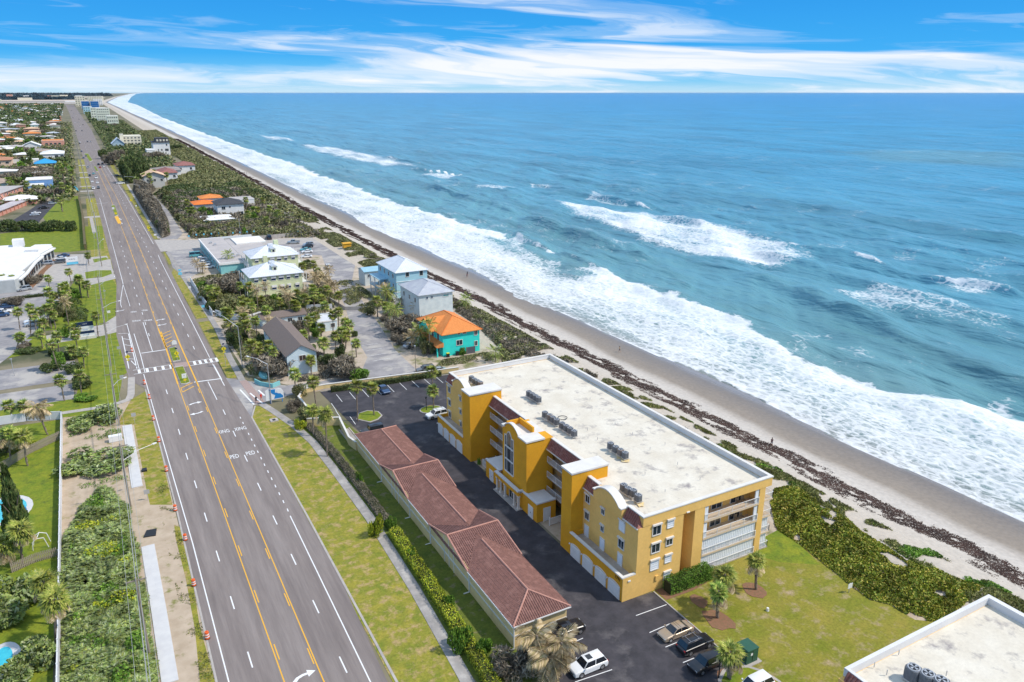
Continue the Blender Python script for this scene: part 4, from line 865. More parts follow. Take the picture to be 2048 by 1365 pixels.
for k, z in enumerate((0.12, 2.85, 5.55, 8.3)):
    MB().box(67.3, 77.6, CY0 - 0.05, 69.8, z - 0.26, z).box(78.701, 80.6, 66.9 + 1.1, 74.5, z - 0.22, z - 0.02).build('balcony_slab', mat('peach_slab', (.66, .52, .36)) if k else WALK, condo)
    railing(condo, [(67.35, CY0 - 0.02), (77.55, CY0 - 0.02)], z, post=2.45)
    railing(condo, [(78.72, 68.05), (80.5, 68.05), (80.5, 74.4)], z)
    if k < 2:
        s = MB()
        for i in range(58): x = 67.4 + i * 0.176; s.box(x, x + 0.165, CY0 + 0.16 + 0.03 * (i % 2), CY0 + 0.22, z, z + 2.4)
        s.build('storm_shutter', SHUT, condo, kind='stuff')
        s = MB()
        for i in range(9): x = 78.75 + i * 0.176; s.box(x, x + 0.165, 68.35 + 0.03 * (i % 2), 68.42, z, z + 2.4)
        s.build('storm_shutter', SHUT, condo, kind='stuff')
    else:
        for x, w in ((70.3, 1.9), (73.9, 2.0)): window(condo, 'S', x, 69.8, z + 0.02, w, 2.1, grid=2)
        MB().box(67.35, 68.0, CY0 + 0.1, CY0 + 0.24, z, z + 2.3).build('shutter_stack', SHUT, condo); MB().box(76.9, 77.55, CY0 + 0.1, CY0 + 0.24, z, z + 2.3).build('shutter_stack', SHUT, condo)
        for x in (74.6, 75.6):
            ch = MB(); ch.box(x, x + 0.5, 68.9, 69.4, z + 0.4, z + 0.45).box(x, x + 0.5, 69.36, 69.42, z + 0.45, z + 0.95)
            for dx in (0, 0.45):
                for dy in (0, 0.45): ch.box(x + dx, x + dx + 0.05, 68.9 + dy, 68.95 + dy, z, z + 0.4)
            ch.build('patio_chair', mat('tan_wicker', (0.30, 0.22, 0.14)), None, label=None)
            bpy.data.objects[-1]
# east side balconies along the sea front (seen past the corner)
for z in (2.85, 5.55, 8.3): MB().box(78.6, 80.3, 76, 127, z - 0.2, z).build('balcony_slab', TRIM, condo)
# recessed walkways between the towers
for ya, yb in ((83.2, 93.9), (101.9, 114.0)):
    for k, z in enumerate((2.75, 5.4, 8.05)):
        MB().box(57.9, 59.6, ya, yb, z - 0.22, z).build('walkway', WALK, condo)
        railing(condo, [(57.85, ya), (57.85, yb)], z - 0.02, post=2.6, h=1.05)
        for i in range(int((yb - ya) / 3.2)):
            y = ya + 1.0 + i * 3.3
            if y + 0.9 < yb: window(condo, 'W', y + 0.95, 59.6, z + 0.02, 0.9, 2.0, grid=1, pane=mat('front_door', (0.35, 0.20, 0.11)))
    MB().box(59.55, 59.6, ya, yb, 0, 10.5).build('shaded_corridor_wall', SHADEW, condo)  # thin sheet whose colour carries the recess shade
# portico and low entrance blocks
def block(x0, x1, y0, y1, z, name, m=STUCCOD):
    o = MB().box(x0, x1, y0, y1, 0, z).build(name, m, condo)
    MB().box(x0 - 0.12, x1, y0 - 0.12, y0 + 0.3, z, z + 0.22).box(x0 - 0.12, x0 + 0.3, y0 + 0.3, y1, z, z + 0.218).box(x0 + 0.3, x1, y0 + 0.3, y1, z, z + 0.05).build('coping', DECKC, o); return o
block(53.85, 57.3, 90.25, 95.0, 3.25, 'entrance_block'); block(53.85, 57.3, 102.9, 107.9, 3.25, 'entrance_block')
po = MB().box(53.1, 54.0, 95.0, 102.9, 2.5, 3.0).box(53.1, 53.35, 95.0, 102.9, 3.0, 3.3).build('portico', STUCCOD, condo)
MB().box(52.95, 53.5, 94.9, 103.0, 3.3, 3.5).box(53.5, 54.0, 94.9, 95.25, 3.3, 3.5).box(53.35, 54.0, 95.0, 102.9, 2.98, 3.03).build('coping', DECKC, po)
for y in (95.2, 96.6, 99.8, 101.3, 102.6):
    MB().box(53.15, 53.45, y - 0.15, y + 0.15, 0.12, 2.5).box(53.07, 53.53, y - 0.23, y + 0.23, 0.12, 0.32).box(53.07, 53.53, y - 0.23, y + 0.23, 2.3, 2.5).build('column', TRIM, po)
MB().box(52.7, 53.85, 94.8, 103.0, 0, 0.12).build('step', CONC, po)
window(condo, 'W', 99.4, 53.98, 0.15, 2.3, 2.1, grid=3)
for y in (106.5, 92.9):
    d = MB().box(53.76, 53.85, y - 1.5, y, 0.02, 2.1).build('door', DOORW, condo); MB().box(53.72, 53.76, y - 0.9, y - 0.84, 0.9, 1.1).build('handle', BLACKM, d)
d = MB().box(55.0, 56.3, 90.13, 90.25, 0.02, 2.3).build('door', DOORW, condo); MB().box(54.9, 55.0, 89.9, 90.0, 0.0, 1.5).build('post', WHITE, d)
# white picket gate panels beside the entrance
for nm, pts, lab in (('white_fence', [(55.2, 88.6), (57.6, 88.6)], 'short white picket fence beside the right hand entrance block of the yellow condominium'), ('white_fence', [(55.0, 109.6), (55.0, 111.4), (57.6, 111.4)], 'white gate panels in the recess left of the entrance of the yellow condominium')):
    r = thing(nm, lab, 'fence', (pts[0][0], pts[0][1], 0)); q = MB()
    for (x0, y0), (x1, y1) in zip(pts[:-1], pts[1:]):
        L = math.hypot(x1 - x0, y1 - y0); q.tube((x0, y0, 1.25), (x1, y1, 1.25), 0.05, n=4); q.tube((x0, y0, 0.2), (x1, y1, 0.2), 0.04, n=4)
        for i in range(int(L / 0.16)): t = i * 0.16 / L; X, Y = x0 + (x1 - x0) * t, y0 + (y1 - y0) * t; q.box(X - 0.03, X + 0.03, Y - 0.03, Y + 0.03, 0.1, 1.3)
    q.build('pickets', WHITE, r, kind='stuff')
    for X, Y in pts: MB().box(X - 0.07, X + 0.07, Y - 0.07, Y + 0.07, 0, 1.5).build('post', WHITE, r)
# fix patio chairs into things
k = 0
for o in list(bpy.data.objects):
    if o.name.startswith('patio_chair'):
        tag(o, 'tan patio chair near the %s end of the %s storey balcony of the yellow condominium' % (('left', 'right')[k % 2], ('third', 'top')[k // 2]), 'chair', 'chairs on the condominium balconies'); k += 1
# planted beds in the recesses
sheet('gravel_bed', [(54.6, 107.9), (57.8, 107.9), (57.8, 113.9), (54.3, 113.9)], 0.03, DIRT, px=False); sheet('gravel_bed', [(54.3, 83.3), (57.8, 83.3), (57.8, 90.2), (54.3, 90.2)], 0.03, DIRT, px=False)
# air conditioners on the roofs
ACM = mat('condenser_grey', (0.16, 0.17, 0.19), (0.10, 0.11, 0.12), rough=0.55, scale=3); ACB = mat('condenser_rusty', (0.30, 0.23, 0.19), (0.20, 0.16, 0.14), rough=0.8, scale=3)
def ac_unit(m, s=1.0):
    r = thing('air_conditioner', 'x', 'air conditioner')
    w = 0.42 * s; h = 0.95 * s
    b = MB(); oct_ = [(w, w * .6), (w * .6, w), (-w * .6, w), (-w, w * .6), (-w, -w * .6), (-w * .6, -w), (w * .6, -w), (w, -w * .6)]
    b.prism(oct_, 0.12, h); c = b.build('casing', m, r)
    s_ = MB()
    for k in range(7):
        z = 0.2 + k * (h - 0.35) / 6
        s_.prism([(x * 1.04, y * 1.04) for x, y in oct_], z, z + 0.035)
    s_.build('louvres', ACM, r, kind='stuff')
    MB().tube((0, 0, h), (0, 0, h + 0.05), w * 0.93, n=14).build('fan_ring', METALG, r)
    f = MB().tube((0, 0, h + 0.05), (0, 0, h + 0.06), w * 0.74, n=12).build('fan_opening', BLACKM, r)
    fb = MB()
    for k in range(4):
        a = k * math.pi / 2; ca_, sa_ = math.cos(a), math.sin(a)
        fb.face([(0, 0, h + 0.065), (ca_ * w * .66 - sa_ * .07, sa_ * w * .66 + ca_ * .07, h + 0.065), (ca_ * w * .6 + sa_ * .12, sa_ * w * .6 - ca_ * .12, h + 0.07)])
    fb.build('fan_blades', METALG, f); MB().box(-w, w, -w, w, 0, 0.12).build('base', METALG, r)
    return r
ac_proto = [ac_unit(ACM), ac_unit(ACB)]
used = [False, False]
AC = [('beside the curved gable at the far left end', [(943, 757), (949, 761.5), (955, 765), (961, 768)]), ('in the row left of the roof middle', [(1058, 787), (1064.5, 791), (1071, 795), (1077, 799)]),
      ('in the row just left of the roof ring', [(1090, 829), (1099, 834.5), (1106, 839), (1113, 844)]), ('in the row just right of the roof ring', [(1124, 851), (1132, 856), (1140, 861), (1148, 867)]),
      ('in the amber stained row behind the right tower', [(1221, 892), (1231, 899), (1241, 905), (1250, 911)]), ('in the row nearest the right hand curved gable', [(1247, 976), (1256, 983), (1266, 987), (1276, 997)])]
ORD = ['first', 'second', 'third', 'fourth']
def place_ac(px, py, z, label, v, s=1.0, group='air conditioners on the condominium roof'):
    X, Y = P(px, py, z)
    if not used[v]: o = ac_proto[v]; used[v] = True; o.location = (X, Y, z); o['label'] = label; o['group'] = group
    else: o = copy_tree(ac_proto[v], label, group, (X, Y, z))
    o.scale = (s, s, s)
for gi, (where, pts) in enumerate(AC):
    a = MB(); p0, p1 = P(*pts[0], 11.3), P(*pts[-1], 11.3)
    for i, (px, py) in enumerate(pts):
        rusty = (gi, i) in ((0, 3), (2, 1), (4, 2))
        place_ac(px, py + 6, 11.42, '%s%s condenser from the left %s' % ('rusty brown ' if rusty else 'grey ', ORD[i], where), 1 if rusty else 0, 1.08)
    dx, dy = p1[0] - p0[0], p1[1] - p0[1]
    X0, Y0 = P(pts[0][0] - 3, pts[0][1] + 6, 11.3); X1, Y1 = P(pts[-1][0] + 3, pts[-1][1] + 6, 11.3)
    st = MB(); w = 0.5; xs_ = sorted((X0, X1))
    for o_ in (-0.4, 0.4): st.tube((X0 + o_, Y0, 11.34), (X1 + o_, Y1, 11.34), 0.07, n=4)
    st.build('mounting_rail', TRIM, condo)
STAIN = mat('foam_sealant', (0.78, 0.55, 0.20), (0.70, 0.60, 0.42), rough=0.9, scale=3)
for cx, cy, r in ((946, 771, 0.9), (1250, 921, 0.75), (1240, 915, 0.5), (1279, 1008, 0.7), (1105, 846, 0.4)):
    X, Y = P(cx, cy, 11.27); q = MB().prism([(X + math.cos(a) * r * random.uniform(.5, 1.2), Y + math.sin(a) * r * random.uniform(.6, 1.5)) for a in [i * 0.63 for i in range(10)]], 11.252, 11.275); q.build('roof_sealant', STAIN, condo)
for cx, cy in ((965, 715), (1010, 735), (1040, 720), (1180, 800), (1200, 830), (1230, 850), (1265, 870), (1300, 900), (1330, 890), (1355, 930), (1290, 950), (1195, 880), (1175, 862), (1210, 938), (1330, 985), (1400, 960), (1100, 770), (1150, 760)):
    X, Y = P(cx, cy, 11.25); MB().tube((X, Y, 11.25), (X, Y, 11.25 + 0.45), 0.05, n=6).build('vent_pipe', METALG, condo)
X, Y = P(1125, 836, 11.3); q = MB()
for i in range(14):
    a0, a1 = i * 2 * math.pi / 14, (i + 1) * 2 * math.pi / 14; q.tube((X + .8 * math.cos(a0), Y + .8 * math.sin(a0), 11.33), (X + .8 * math.cos(a1), Y + .8 * math.sin(a1), 11.33), 0.06, n=4, cap=False)
tag(q.build('hose_coil', BLACKM), 'dark coiled hose lying on the white condominium roof between two rows of condensers', 'hose')
# neighbouring white roofed building (bottom right corner)
nb = thing('neighbouring_building', 'white flat roofed building cut by the bottom right corner', 'building', (68, 5, 0))
MB().box(55.9, 79.7, -24, 37.0, 0, 11.1).build('wall', STUCCO, nb)
MB().box(56.9, 79.4, -24, 36.6, 10.99, 11.12).build('roof_deck', DECK, nb)
MB().box(56.6, 80, 36.65, 37.05, 10.6, 12.0).box(79.4, 80, -24, 36.65, 10.6, 12.0).box(56.6, 56.95, -24, 36.65, 11, 12.0).build('parapet', DECKC, nb)
m = MB(); m.use(RTILE); m.extrude([(55.7, 10.4), (56.6, 11.9), (56.8, 11.9), (56.8, 10.4)], 'y', 18, 36.6); tile_slope(m, (55.7, 36.6, 10.42), (55.7, 18, 10.42), (56.6, 36.6, 11.92), (56.6, 18, 11.92), 0.14, 0.36); m.build('mansard_roof', None, nb)
for i, (px, py) in enumerate(((1823, 1360), (1851, 1372), (1878, 1385), (1800, 1395))):
    place_ac(px, py, 11.26, ('%s of the big condensers on the roof in the bottom right corner' % ['topmost', 'middle', 'right hand', 'lowest'][i]), 0, 1.5 if i < 3 else 1.2, 'condensers on the corner roof')
for px, py in ((1748, 1335), (1797, 1310), (1773, 1350), (1892, 1352)): X, Y = P(px, py, 11.25); MB().tube((X, Y, 11.25), (X, Y, 11.85), 0.05, n=6).build('vent_pipe', METALG, nb)
# long garage with tiled roofs
gar = thing('garage_building', 'long low cream garage building with stepped brown tile roofs beside the dark driveway', 'building', (41, 97, 0))
gx0, gx1, gy0, gy1, zr = 37.0, 44.6, 67.2, 128.4, 4.95; ze = 3.35; xm = 40.8
MB().box(gx0, gx1, gy0, gy1, 0, ze).build('wall', STUCCOL, gar)
YC = (108.0, 86.2); DC = 6.7
for yc in YC: MB().extrude([(yc - DC, ze), (yc + DC, ze), (yc, zr + 0.25)], 'x', gx0, gx0 + 0.2).build('gable_wall', STUCCOL, gar)
MB().box(gx0 - 0.06, gx0, gy0, gy1, 1.55, 1.75).box(gx0, gx1, gy0 - 0.06, gy0, 1.55, 1.75).build('band', TRIM, gar)
for yc in YC:
    for d in (-1.6, 0, 1.6, -DC, DC): MB().box(gx0 - 0.05, gx0, yc + d - 0.08, yc + d + 0.08, 0, ze + max(0, (1 - abs(d) / DC)) * 1.3).build('pilaster', TRIM, gar)
r = MB(); r.use(RTILED)
e0 = gx0 - 0.25; e1 = gx1 + 0.35; ya, yb = gy0 - 0.4, gy1 + 0.2
def plane_roof(pts): r.face(pts)
segs = [(ya, 70.4, 'hipS'), ]
# main roof: ridge along y, hipped at both ends
c = [(e0, ya, ze), (e1, ya, ze), (e1, yb, ze), (e0, yb, ze)]; A, B = (xm, ya + 3.6, zr), (xm, yb - 3.6, zr)
for f_ in ((c[0], c[1], A), (c[1], c[2], B, A), (c[2], c[3], B), (c[3], c[0], A, B)): r.face(f_)
r.face([(x, y, ze - 0.12) for x, y, z in c][::-1])
cross = []
for yc in YC:
    zc = zr + 0.30; w0, w1 = e0 + 0.0, e1 + 0.15
    r.face([(w0, yc - DC, ze - 0.02), (w1, yc - DC, ze - 0.02), (w1 - 0.3, yc, zc), (w0, yc, zc)]); r.face([(w1, yc + DC, ze - 0.02), (w0, yc + DC, ze - 0.02), (w0, yc, zc), (w1 - 0.3, yc, zc)])
    r.face([(w1, yc - DC, ze - 0.02), (w1, yc + DC, ze - 0.02), (w1 - 0.3, yc, zc)])
ro = r.build('roof', None, gar)
tl = MB(); tl.use(RTILED)
def slopes_main(y0, y1):
    tile_slope(tl, (e0, y1, ze + .01), (e0, y0, ze + .01), (xm, y1, zr + .01), (xm, y0, zr + .01)); tile_slope(tl, (e1, y0, ze + .01), (e1, y1, ze + .01), (xm, y0, zr + .01), (xm, y1, zr + .01))
cuts = []
# portions of the main roof that stay above the cross roofs
def cross_z(y): return max(ze + (zr + 0.3 - ze) * (1 - abs(y - yc) / DC) for yc in YC)
def tiles_clip():
    y = ya + 0.15
    while y < yb:
        zc = cross_z(y) if any(abs(y - yc) < DC for yc in YC) else ze
        for sgn in (-1, 1):
            xe = e0 if sgn < 0 else e1; half = abs(xm - xe)
            t1 = 1.0; endd = min(y - ya, yb - y)
            if endd < 3.6: t1 = endd / 3.6
            t0 = max(0.0, (zc - ze) / (zr - ze))
            if t0 < t1 - 0.03:
                p = Vector((xe + (xm - xe) * t0, y, ze + (zr - ze) * t0)); q = Vector((xe + (xm - xe) * t1, y, ze + (zr - ze) * t1))
                nn = Vector((sgn * (zr - ze), 0, half)).normalized(); seg(p, q, nn, Vector((0, 1, 0)))
        y += 0.3
def seg(p, q, nn, e, rad=0.11):
    k = len(tl.v); w = e * (rad * 0.95)
    for s in (p, q): tl.v += [tuple(s - w), tuple(s - w * 0.5 + nn * rad * 0.75), tuple(s + w * 0.5 + nn * rad * 0.75), tuple(s + w)]
    tl.f += [(k, k + 1, k + 5, k + 4), (k + 1, k + 2, k + 6, k + 5), (k + 2, k + 3, k + 7, k + 6), (k, k + 3, k + 2, k + 1)]; tl.m += [tl.cur] * 4
    m = max(1, int((q - p).length / 0.42)); u = (q - p).normalized() * 0.05
    for j in range(m):
        s = p + (q - p) * (j / m); k = len(tl.v)
        tl.v += [tuple(s - w * 1.1), tuple(s + w * 1.1), tuple(s + w * 0.55 + nn * rad * 1.1), tuple(s - w * 0.55 + nn * rad * 1.1), tuple(s - w * 1.1 + u), tuple(s + w * 1.1 + u), tuple(s + w * 0.55 + nn * rad * 0.9 + u), tuple(s - w * 0.55 + nn * rad * 0.9 + u)]
        tl.f += [(k, k + 1, k + 2, k + 3), (k + 3, k + 2, k + 6, k + 7), (k + 1, k + 5, k + 6, k + 2), (k + 4, k, k + 3, k + 7)]; tl.m += [tl.cur] * 4
tiles_clip()
tile_slope(tl, (e0, ya, ze + .01), (e1, ya, ze + .01), (xm, ya + 3.6, zr + .01), (xm, ya + 3.6, zr + .01)); tile_slope(tl, (e1, yb, ze + .01), (e0, yb, ze + .01), (xm, yb - 3.6, zr + .01), (xm, yb - 3.6, zr + .01))
def main_z(x, y):
    h = (x - e0) / (xm - e0) if x < xm else (e1 - x) / (e1 - xm)
    return ze + (zr - ze) * max(0, min(h, (y - ya) / 3.6, (yb - y) / 3.6))
for yc in YC:
    x = e0 + 0.12
    while x < e1:
        for sgn in (-1, 1):
            zm = main_z(x, yc); t0 = max(0, (zm - ze) / (zr + 0.3 - ze))
            if t0 < 0.97:
                p = Vector((x, yc + sgn * DC * (1 - t0), ze + (zr + 0.3 - ze) * t0)); q = Vector((x, yc, zr + 0.3))
                nn = Vector((0, sgn * (zr + 0.3 - ze), DC)).normalized(); seg(p, q, nn, Vector((1, 0, 0)))
        x += 0.3
tl.build('barrel_tiles', None, gar, kind='stuff')
rd = MB()
def ridge(p, q): rd.tube(p, q, 0.13, n=6)
ridge((xm, ya + 3.6, zr + .05), (xm, YC[1] - 2.9, zr + .05)); ridge((xm, YC[1] + 2.2, zr + .05), (xm, YC[0] - 2.9, zr + .05)); ridge((xm, YC[0] + 2.2, zr + .05), (xm, yb - 3.6, zr + .05))
for p in ((e0, ya), (e1, ya)): ridge((p[0], p[1], ze + .06), (xm, ya + 3.6, zr + .06))
for p in ((e0, yb), (e1, yb)): ridge((p[0], p[1], ze + .06), (xm, yb - 3.6, zr + .06))
for yc in YC:
    ridge((e0, yc, zr + .36), (e1 - .15, yc, zr + .36))
    for s in (-1, 1): ridge((e0, yc + s * DC, ze + .05), (e0, yc, zr + .34)); ridge((e1 + .1, yc + s * DC, ze + .05), (e1 - .15, yc, zr + .34))
rd.build('ridge_tiles', RIDGE, gar)
for q_ in ((e0 - 0.1, e0, ya, YC[1] - DC), (e0 - 0.1, e0, YC[1] + DC, YC[0] - DC), (e0 - 0.1, e0, YC[0] + DC, yb), (e0, e1, ya - 0.1, ya)): MB().box(*q_, ze - 0.12, ze + 0.02).build('gutter', WHITE, gar)
for y in (ya + 0.1, YC[1] - DC, YC[1] + DC, YC[0] - DC, YC[0] + DC): MB().box(gx0 - 0.12, gx0 - 0.02, y, y + 0.1, 0.1, ze).box(gx0 - 0.9, gx0 - 0.02, y, y + 0.12, 0.02, 0.12).build('downpipe', WHITE, gar)
for k in range(16): y = 69.5 + k * 3.65; MB().box(gx1, gx1 + 0.05, y, y + 2.6, 0.03, 2.3).build('garage_door', DOORW, gar)
# cream boundary wall with white cap
def wall_run(name, label, pts, h, w, m, cap=None, cat='wall', px=False, capm=None, post=None, joints=None):
    p = [P(*q) for q in pts] if px else pts
    o = thing(name, label, cat, (p[0][0], p[0][1], 0)); b = MB(); c = MB()
    for (x0, y0), (x1, y1) in zip(p[:-1], p[1:]):
        dx, dy = x1 - x0, y1 - y0; L = math.hypot(dx, dy); nx, ny = -dy / L / 2, dx / L / 2
        q = lambda ww: [(x0 + nx * ww, y0 + ny * ww), (x0 - nx * ww, y0 - ny * ww), (x1 - nx * ww, y1 - ny * ww), (x1 + nx * ww, y1 + ny * ww)]
        if joints:
            n = max(1, round(L / joints))
            for i in range(n):
                a, e = i / n, (i + 1) / n - 0.03 / L
                MB().prism([(x0 + dx * a + nx * w, y0 + dy * a + ny * w), (x0 + dx * a - nx * w, y0 + dy * a - ny * w), (x0 + dx * e - nx * w, y0 + dy * e - ny * w), (x0 + dx * e + nx * w, y0 + dy * e + ny * w)], 0, h).build('panel', m, o)
        else: b.prism(q(w), 0, h)
        if cap: c.prism(q(w + cap), h, h + 0.12)
        if post:
            n = max(1, round(L / post))
            for i in range(n + 1): X, Y = x0 + dx * i / n, y0 + dy * i / n; MB().box(X - 0.09, X + 0.09, Y - 0.09, Y + 0.09, 0, h + 0.15).build('post', capm or m, o)
    if not joints: b.build('wall', m, o)
    if cap: c.build('cap', capm or TRIM, o)
    return o
wall_run('boundary_wall', 'cream wall with a white cap leading from the tiled garage to the car park corner', [(36.9, 128.6), (36.4, 131.5), (37.5, 141.5), (31.5, 144)], 1.7, 0.25, STUCCOL, cap=0.12)
wall_run('boundary_wall', 'cream wall with white cap along the side road beyond the car park', [(33.2, 158), (35.3, 162.4), (40, 162.8), (52, 161.2), (66, 159.2), (72, 158.6)], 1.0, 0.25, STUCCOL, cap=0.12)
wall_run('boundary_wall', 'low cream wall along the west side of the condominium car park behind shrubs', [(33.4, 149), (33.2, 158)], 1.3, 0.25, STUCCOL, cap=0.12)
# === VEHICLES
PAINT = {}
def paint(n, c, metal=0.0): return mat('car_paint_' + n, c, rough=0.28, metal=metal, spec=0.6, coat=0.6)
CARS = {'tan': paint('tan', (0.42, 0.33, 0.24), 0.3), 'black': paint('black', (0.012, 0.012, 0.016)), 'white': paint('white', (0.80, 0.80, 0.80)), 'blue': paint('blue', (0.03, 0.07, 0.16), 0.3),
        'silver': paint('silver', (0.48, 0.50, 0.52), 0.5), 'red': paint('red', (0.35, 0.02, 0.02)), 'teal': paint('teal', (0.10, 0.35, 0.38)), 'grey': paint('grey', (0.12, 0.13, 0.14), 0.3)}
TYRE = mat('tyre_rubber', (0.018, 0.018, 0.018), rough=0.9); RIM = mat('wheel_rim', (0.5, 0.5, 0.52), rough=0.3, metal=0.8); LAMPC = mat('headlight_lens', (0.75, 0.76, 0.78), rough=0.1); TAIL = mat('taillight_lens', (0.45, 0.015, 0.01), rough=0.2)
CARGLASS = glass('car_glass', (0.015, 0.02, 0.028), 0.05)
SPEC = {  # length, width, height, belt, stations of hood/cowl/roof front/roof rear/rear base
    'sedan': (4.7, 1.82, 1.42, 0.92, (1.05, 0.30, -0.95, -1.65), 0.84), 'suv': (4.7, 1.88, 1.70, 1.02, (1.15, 0.55, -1.75, -2.15), 0.95), 'hatch': (4.3, 1.8, 1.5, 0.95, (1.15, 0.5, -1.35, -1.95), 0.88),
    'jeep': (4.6, 1.88, 1.82, 1.10, (0.85, 0.62, -2.0, -2.12), 1.0), 'pickup': (5.6, 1.98, 1.85, 1.12, (1.35, 0.80, -0.55, -0.80), 1.05), 'van': (5.4, 2.0, 2.2, 1.15, (1.95, 1.5, -2.45, -2.6), 1.05)}
def make_car(kind, color, extras=()):
    L, W, Hh, belt, (xc, xrf, xrr, xrb), hood = SPEC[kind]; pm = CARS[color]; r = thing('parked_car', 'x', 'car'); hw = W / 2; h = L / 2
    b = MB()
    st = [(h, 0.80, 0.32, hood - 0.22), (h - 0.10, 0.92, 0.22, hood - 0.12), (h - 0.45, 0.985, 0.2, hood - 0.03), (xc, 1.0, 0.2, belt), (xrb, 1.0, 0.2, belt + 0.01), (-h + 0.42, 0.985, 0.2, belt + (0.02 if kind == 'sedan' else 0)), (-h + 0.1, 0.93, 0.24, belt - 0.10), (-h, 0.86, 0.34, belt - 0.22)]
    rings = []
    for x, s, zb, zt in st:
        w = hw * s; zm = (zb + zt) * 0.5
        rings.append([(x, -w * 0.93, zb), (x, -w, zb + 0.12), (x, -w, zm + 0.1), (x, -w * 0.955, zt - 0.07), (x, -w * 0.86, zt), (x, w * 0.86, zt), (x, w * 0.955, zt - 0.07), (x, w, zm + 0.1), (x, w, zb + 0.12), (x, w * 0.93, zb)])
    n = len(rings[0]); b.v = [p for rg in rings for p in rg]
    for i in range(len(rings) - 1):
        for j in range(n): k = (j + 1) % n; b.f.append((i * n + j, (i + 1) * n + j, (i + 1) * n + k, i * n + k)); b.m.append(0)
    b.f.append(tuple(range(n))); b.f.append(tuple((len(rings) - 1) * n + i for i in range(n - 1, -1, -1))); b.m += [0, 0]
    b.mats = [pm]
    body = b.build('body', pm, r)
    if kind == 'pickup':
        MB().box(-h + 0.12, xrb - 0.05, -hw * 0.78, hw * 0.78, belt - 0.02, belt + 0.02).build('cargo_bed', BLACKM, r)
        for s in (-1, 1): MB().box(-h + 0.05, xrb, s * hw * 0.9 - 0.06, s * hw * 0.9 + 0.06, belt, belt + 0.07).build('bed_rail', pm, r)
    # cabin with glass
    wb, wt = hw * 0.90, hw * 0.74; z0, z1 = belt - 0.01, Hh
    lo = [(xc, -wb, z0), (xc, wb, z0), (xrb, wb, z0), (xrb, -wb, z0)]; up = [(xrf, -wt, z1 - 0.05), (xrf, wt, z1 - 0.05), (xrr, wt, z1 - 0.05), (xrr, -wt, z1 - 0.05)]
    c = MB(); c.v = lo + up; c.f = [(0, 4, 5, 1), (1, 5, 6, 2), (2, 6, 7, 3), (3, 7, 4, 0), (4, 7, 6, 5)]; c.m = [0] * 5; c.mats = [pm]; c.build('cabin', pm, r)
    rr = MB(); rr.v = [(xrf + 0.03, -wt, z1 - 0.06), (xrf + 0.03, wt, z1 - 0.06), (xrr - 0.03, wt, z1 - 0.06), (xrr - 0.03, -wt, z1 - 0.06), (xrf - 0.12, -wt * 0.86, z1), (xrf - 0.12, wt * 0.86, z1), (xrr + 0.12, wt * 0.86, z1), (xrr + 0.12, -wt * 0.86, z1)]
    rr.f = [(0, 4, 5, 1), (1, 5, 6, 2), (2, 6, 7, 3), (3, 7, 4, 0), (4, 7, 6, 5)]; rr.m = [0] * 5; rr.mats = [pm]; rr.build('car_roof', pm, r, smooth=True)
    def pane(name, a, bb, cc, d, ins=0.07):
        a, bb, cc, d = map(Vector, (a, bb, cc, d)); ctr = (a + bb + cc + d) / 4; nn = (bb - a).cross(d - a).normalized()
        if nn.dot(ctr - Vector((0, 0, 1.0))) < 0: nn = -nn
        pts = [p + (ctr - p).normalized() * ins + nn * 0.012 for p in (a, bb, cc, d)]; m = MB(); m.face(pts); m.build(name, CARGLASS, r)
    pane('windshield', lo[0], lo[1], up[1], up[0]); pane('rear_window', lo[2], lo[3], up[3], up[2])
    for s, (i, j) in ((1, (1, 2)), (-1, (0, 3))):
        A, B_, C_, D_ = Vector(lo[i]), Vector(lo[j]), Vector(up[j]), Vector(up[i])
        m1, m2 = A.lerp(B_, 0.5), D_.lerp(C_, 0.5)
        pane('side_window', A, m1, m2, D_, 0.06); pane('side_window', m1, B_, C_, m2, 0.06)
    R_ = 0.34 if kind in ('sedan', 'hatch') else 0.38
    for sx in (h - 0.88, -h + 0.92):
        for s in (-1, 1):
            w = MB().tube((sx, s * (hw - 0.20), R_), (sx, s * (hw + 0.015), R_), R_, n=14).build('wheel', TYRE, r)
            MB().tube((sx, s * (hw + 0.016), R_), (sx, s * (hw + 0.03), R_), R_ * 0.62, n=10).build('rim', RIM, w)
    for s in (-1, 1):
        MB().box(h - 0.16, h - 0.04, s * hw * 0.66 - 0.17, s * hw * 0.66 + 0.17, hood - 0.30, hood - 0.16).build('headlight', LAMPC, r)
        MB().box(-h + 0.02, -h + 0.12, s * hw * 0.74 - 0.12, s * hw * 0.74 + 0.12, belt - 0.32, belt - 0.12).build('taillight', TAIL, r)
        MB().box(xc - 0.25, xc - 0.10, s * (hw + 0.10) - 0.09, s * (hw + 0.10) + 0.09, belt + 0.02, belt + 0.16).build('mirror', pm, r)
    MB().box(h - 0.06, h + 0.01, -0.45, 0.45, 0.38, 0.55).build('grille', BLACKM, r)
    if 'rails' in extras:
        for s in (-1, 1): MB().tube((xrf - 0.2, s * wt * 0.85, z1 + 0.07), (xrr + 0.1, s * wt * 0.85, z1 + 0.07), 0.03, n=4).build('roof_rail', RIM, r)
        for x in (xrf - 0.5, xrr + 0.5): MB().tube((x, -wt * 0.85, z1 + 0.08), (x, wt * 0.85, z1 + 0.08), 0.03, n=4).build('crossbar', RIM, r)
    if 'stripes' in extras:
        for x in (xrf - 0.3, xrf - 0.62): MB().box(x - 0.02, x + 0.02, -wt * 0.9, wt * 0.9, z1 - 0.02, z1 + 0.012).build('roof_seam', BLACKM, r)
    if 'sunroof' in extras: MB().box(xrf - 0.95, xrf - 0.25, -0.4, 0.4, z1 - 0.01, z1 + 0.012).build('sunroof', CARGLASS, r)
    return r
CAR = {}
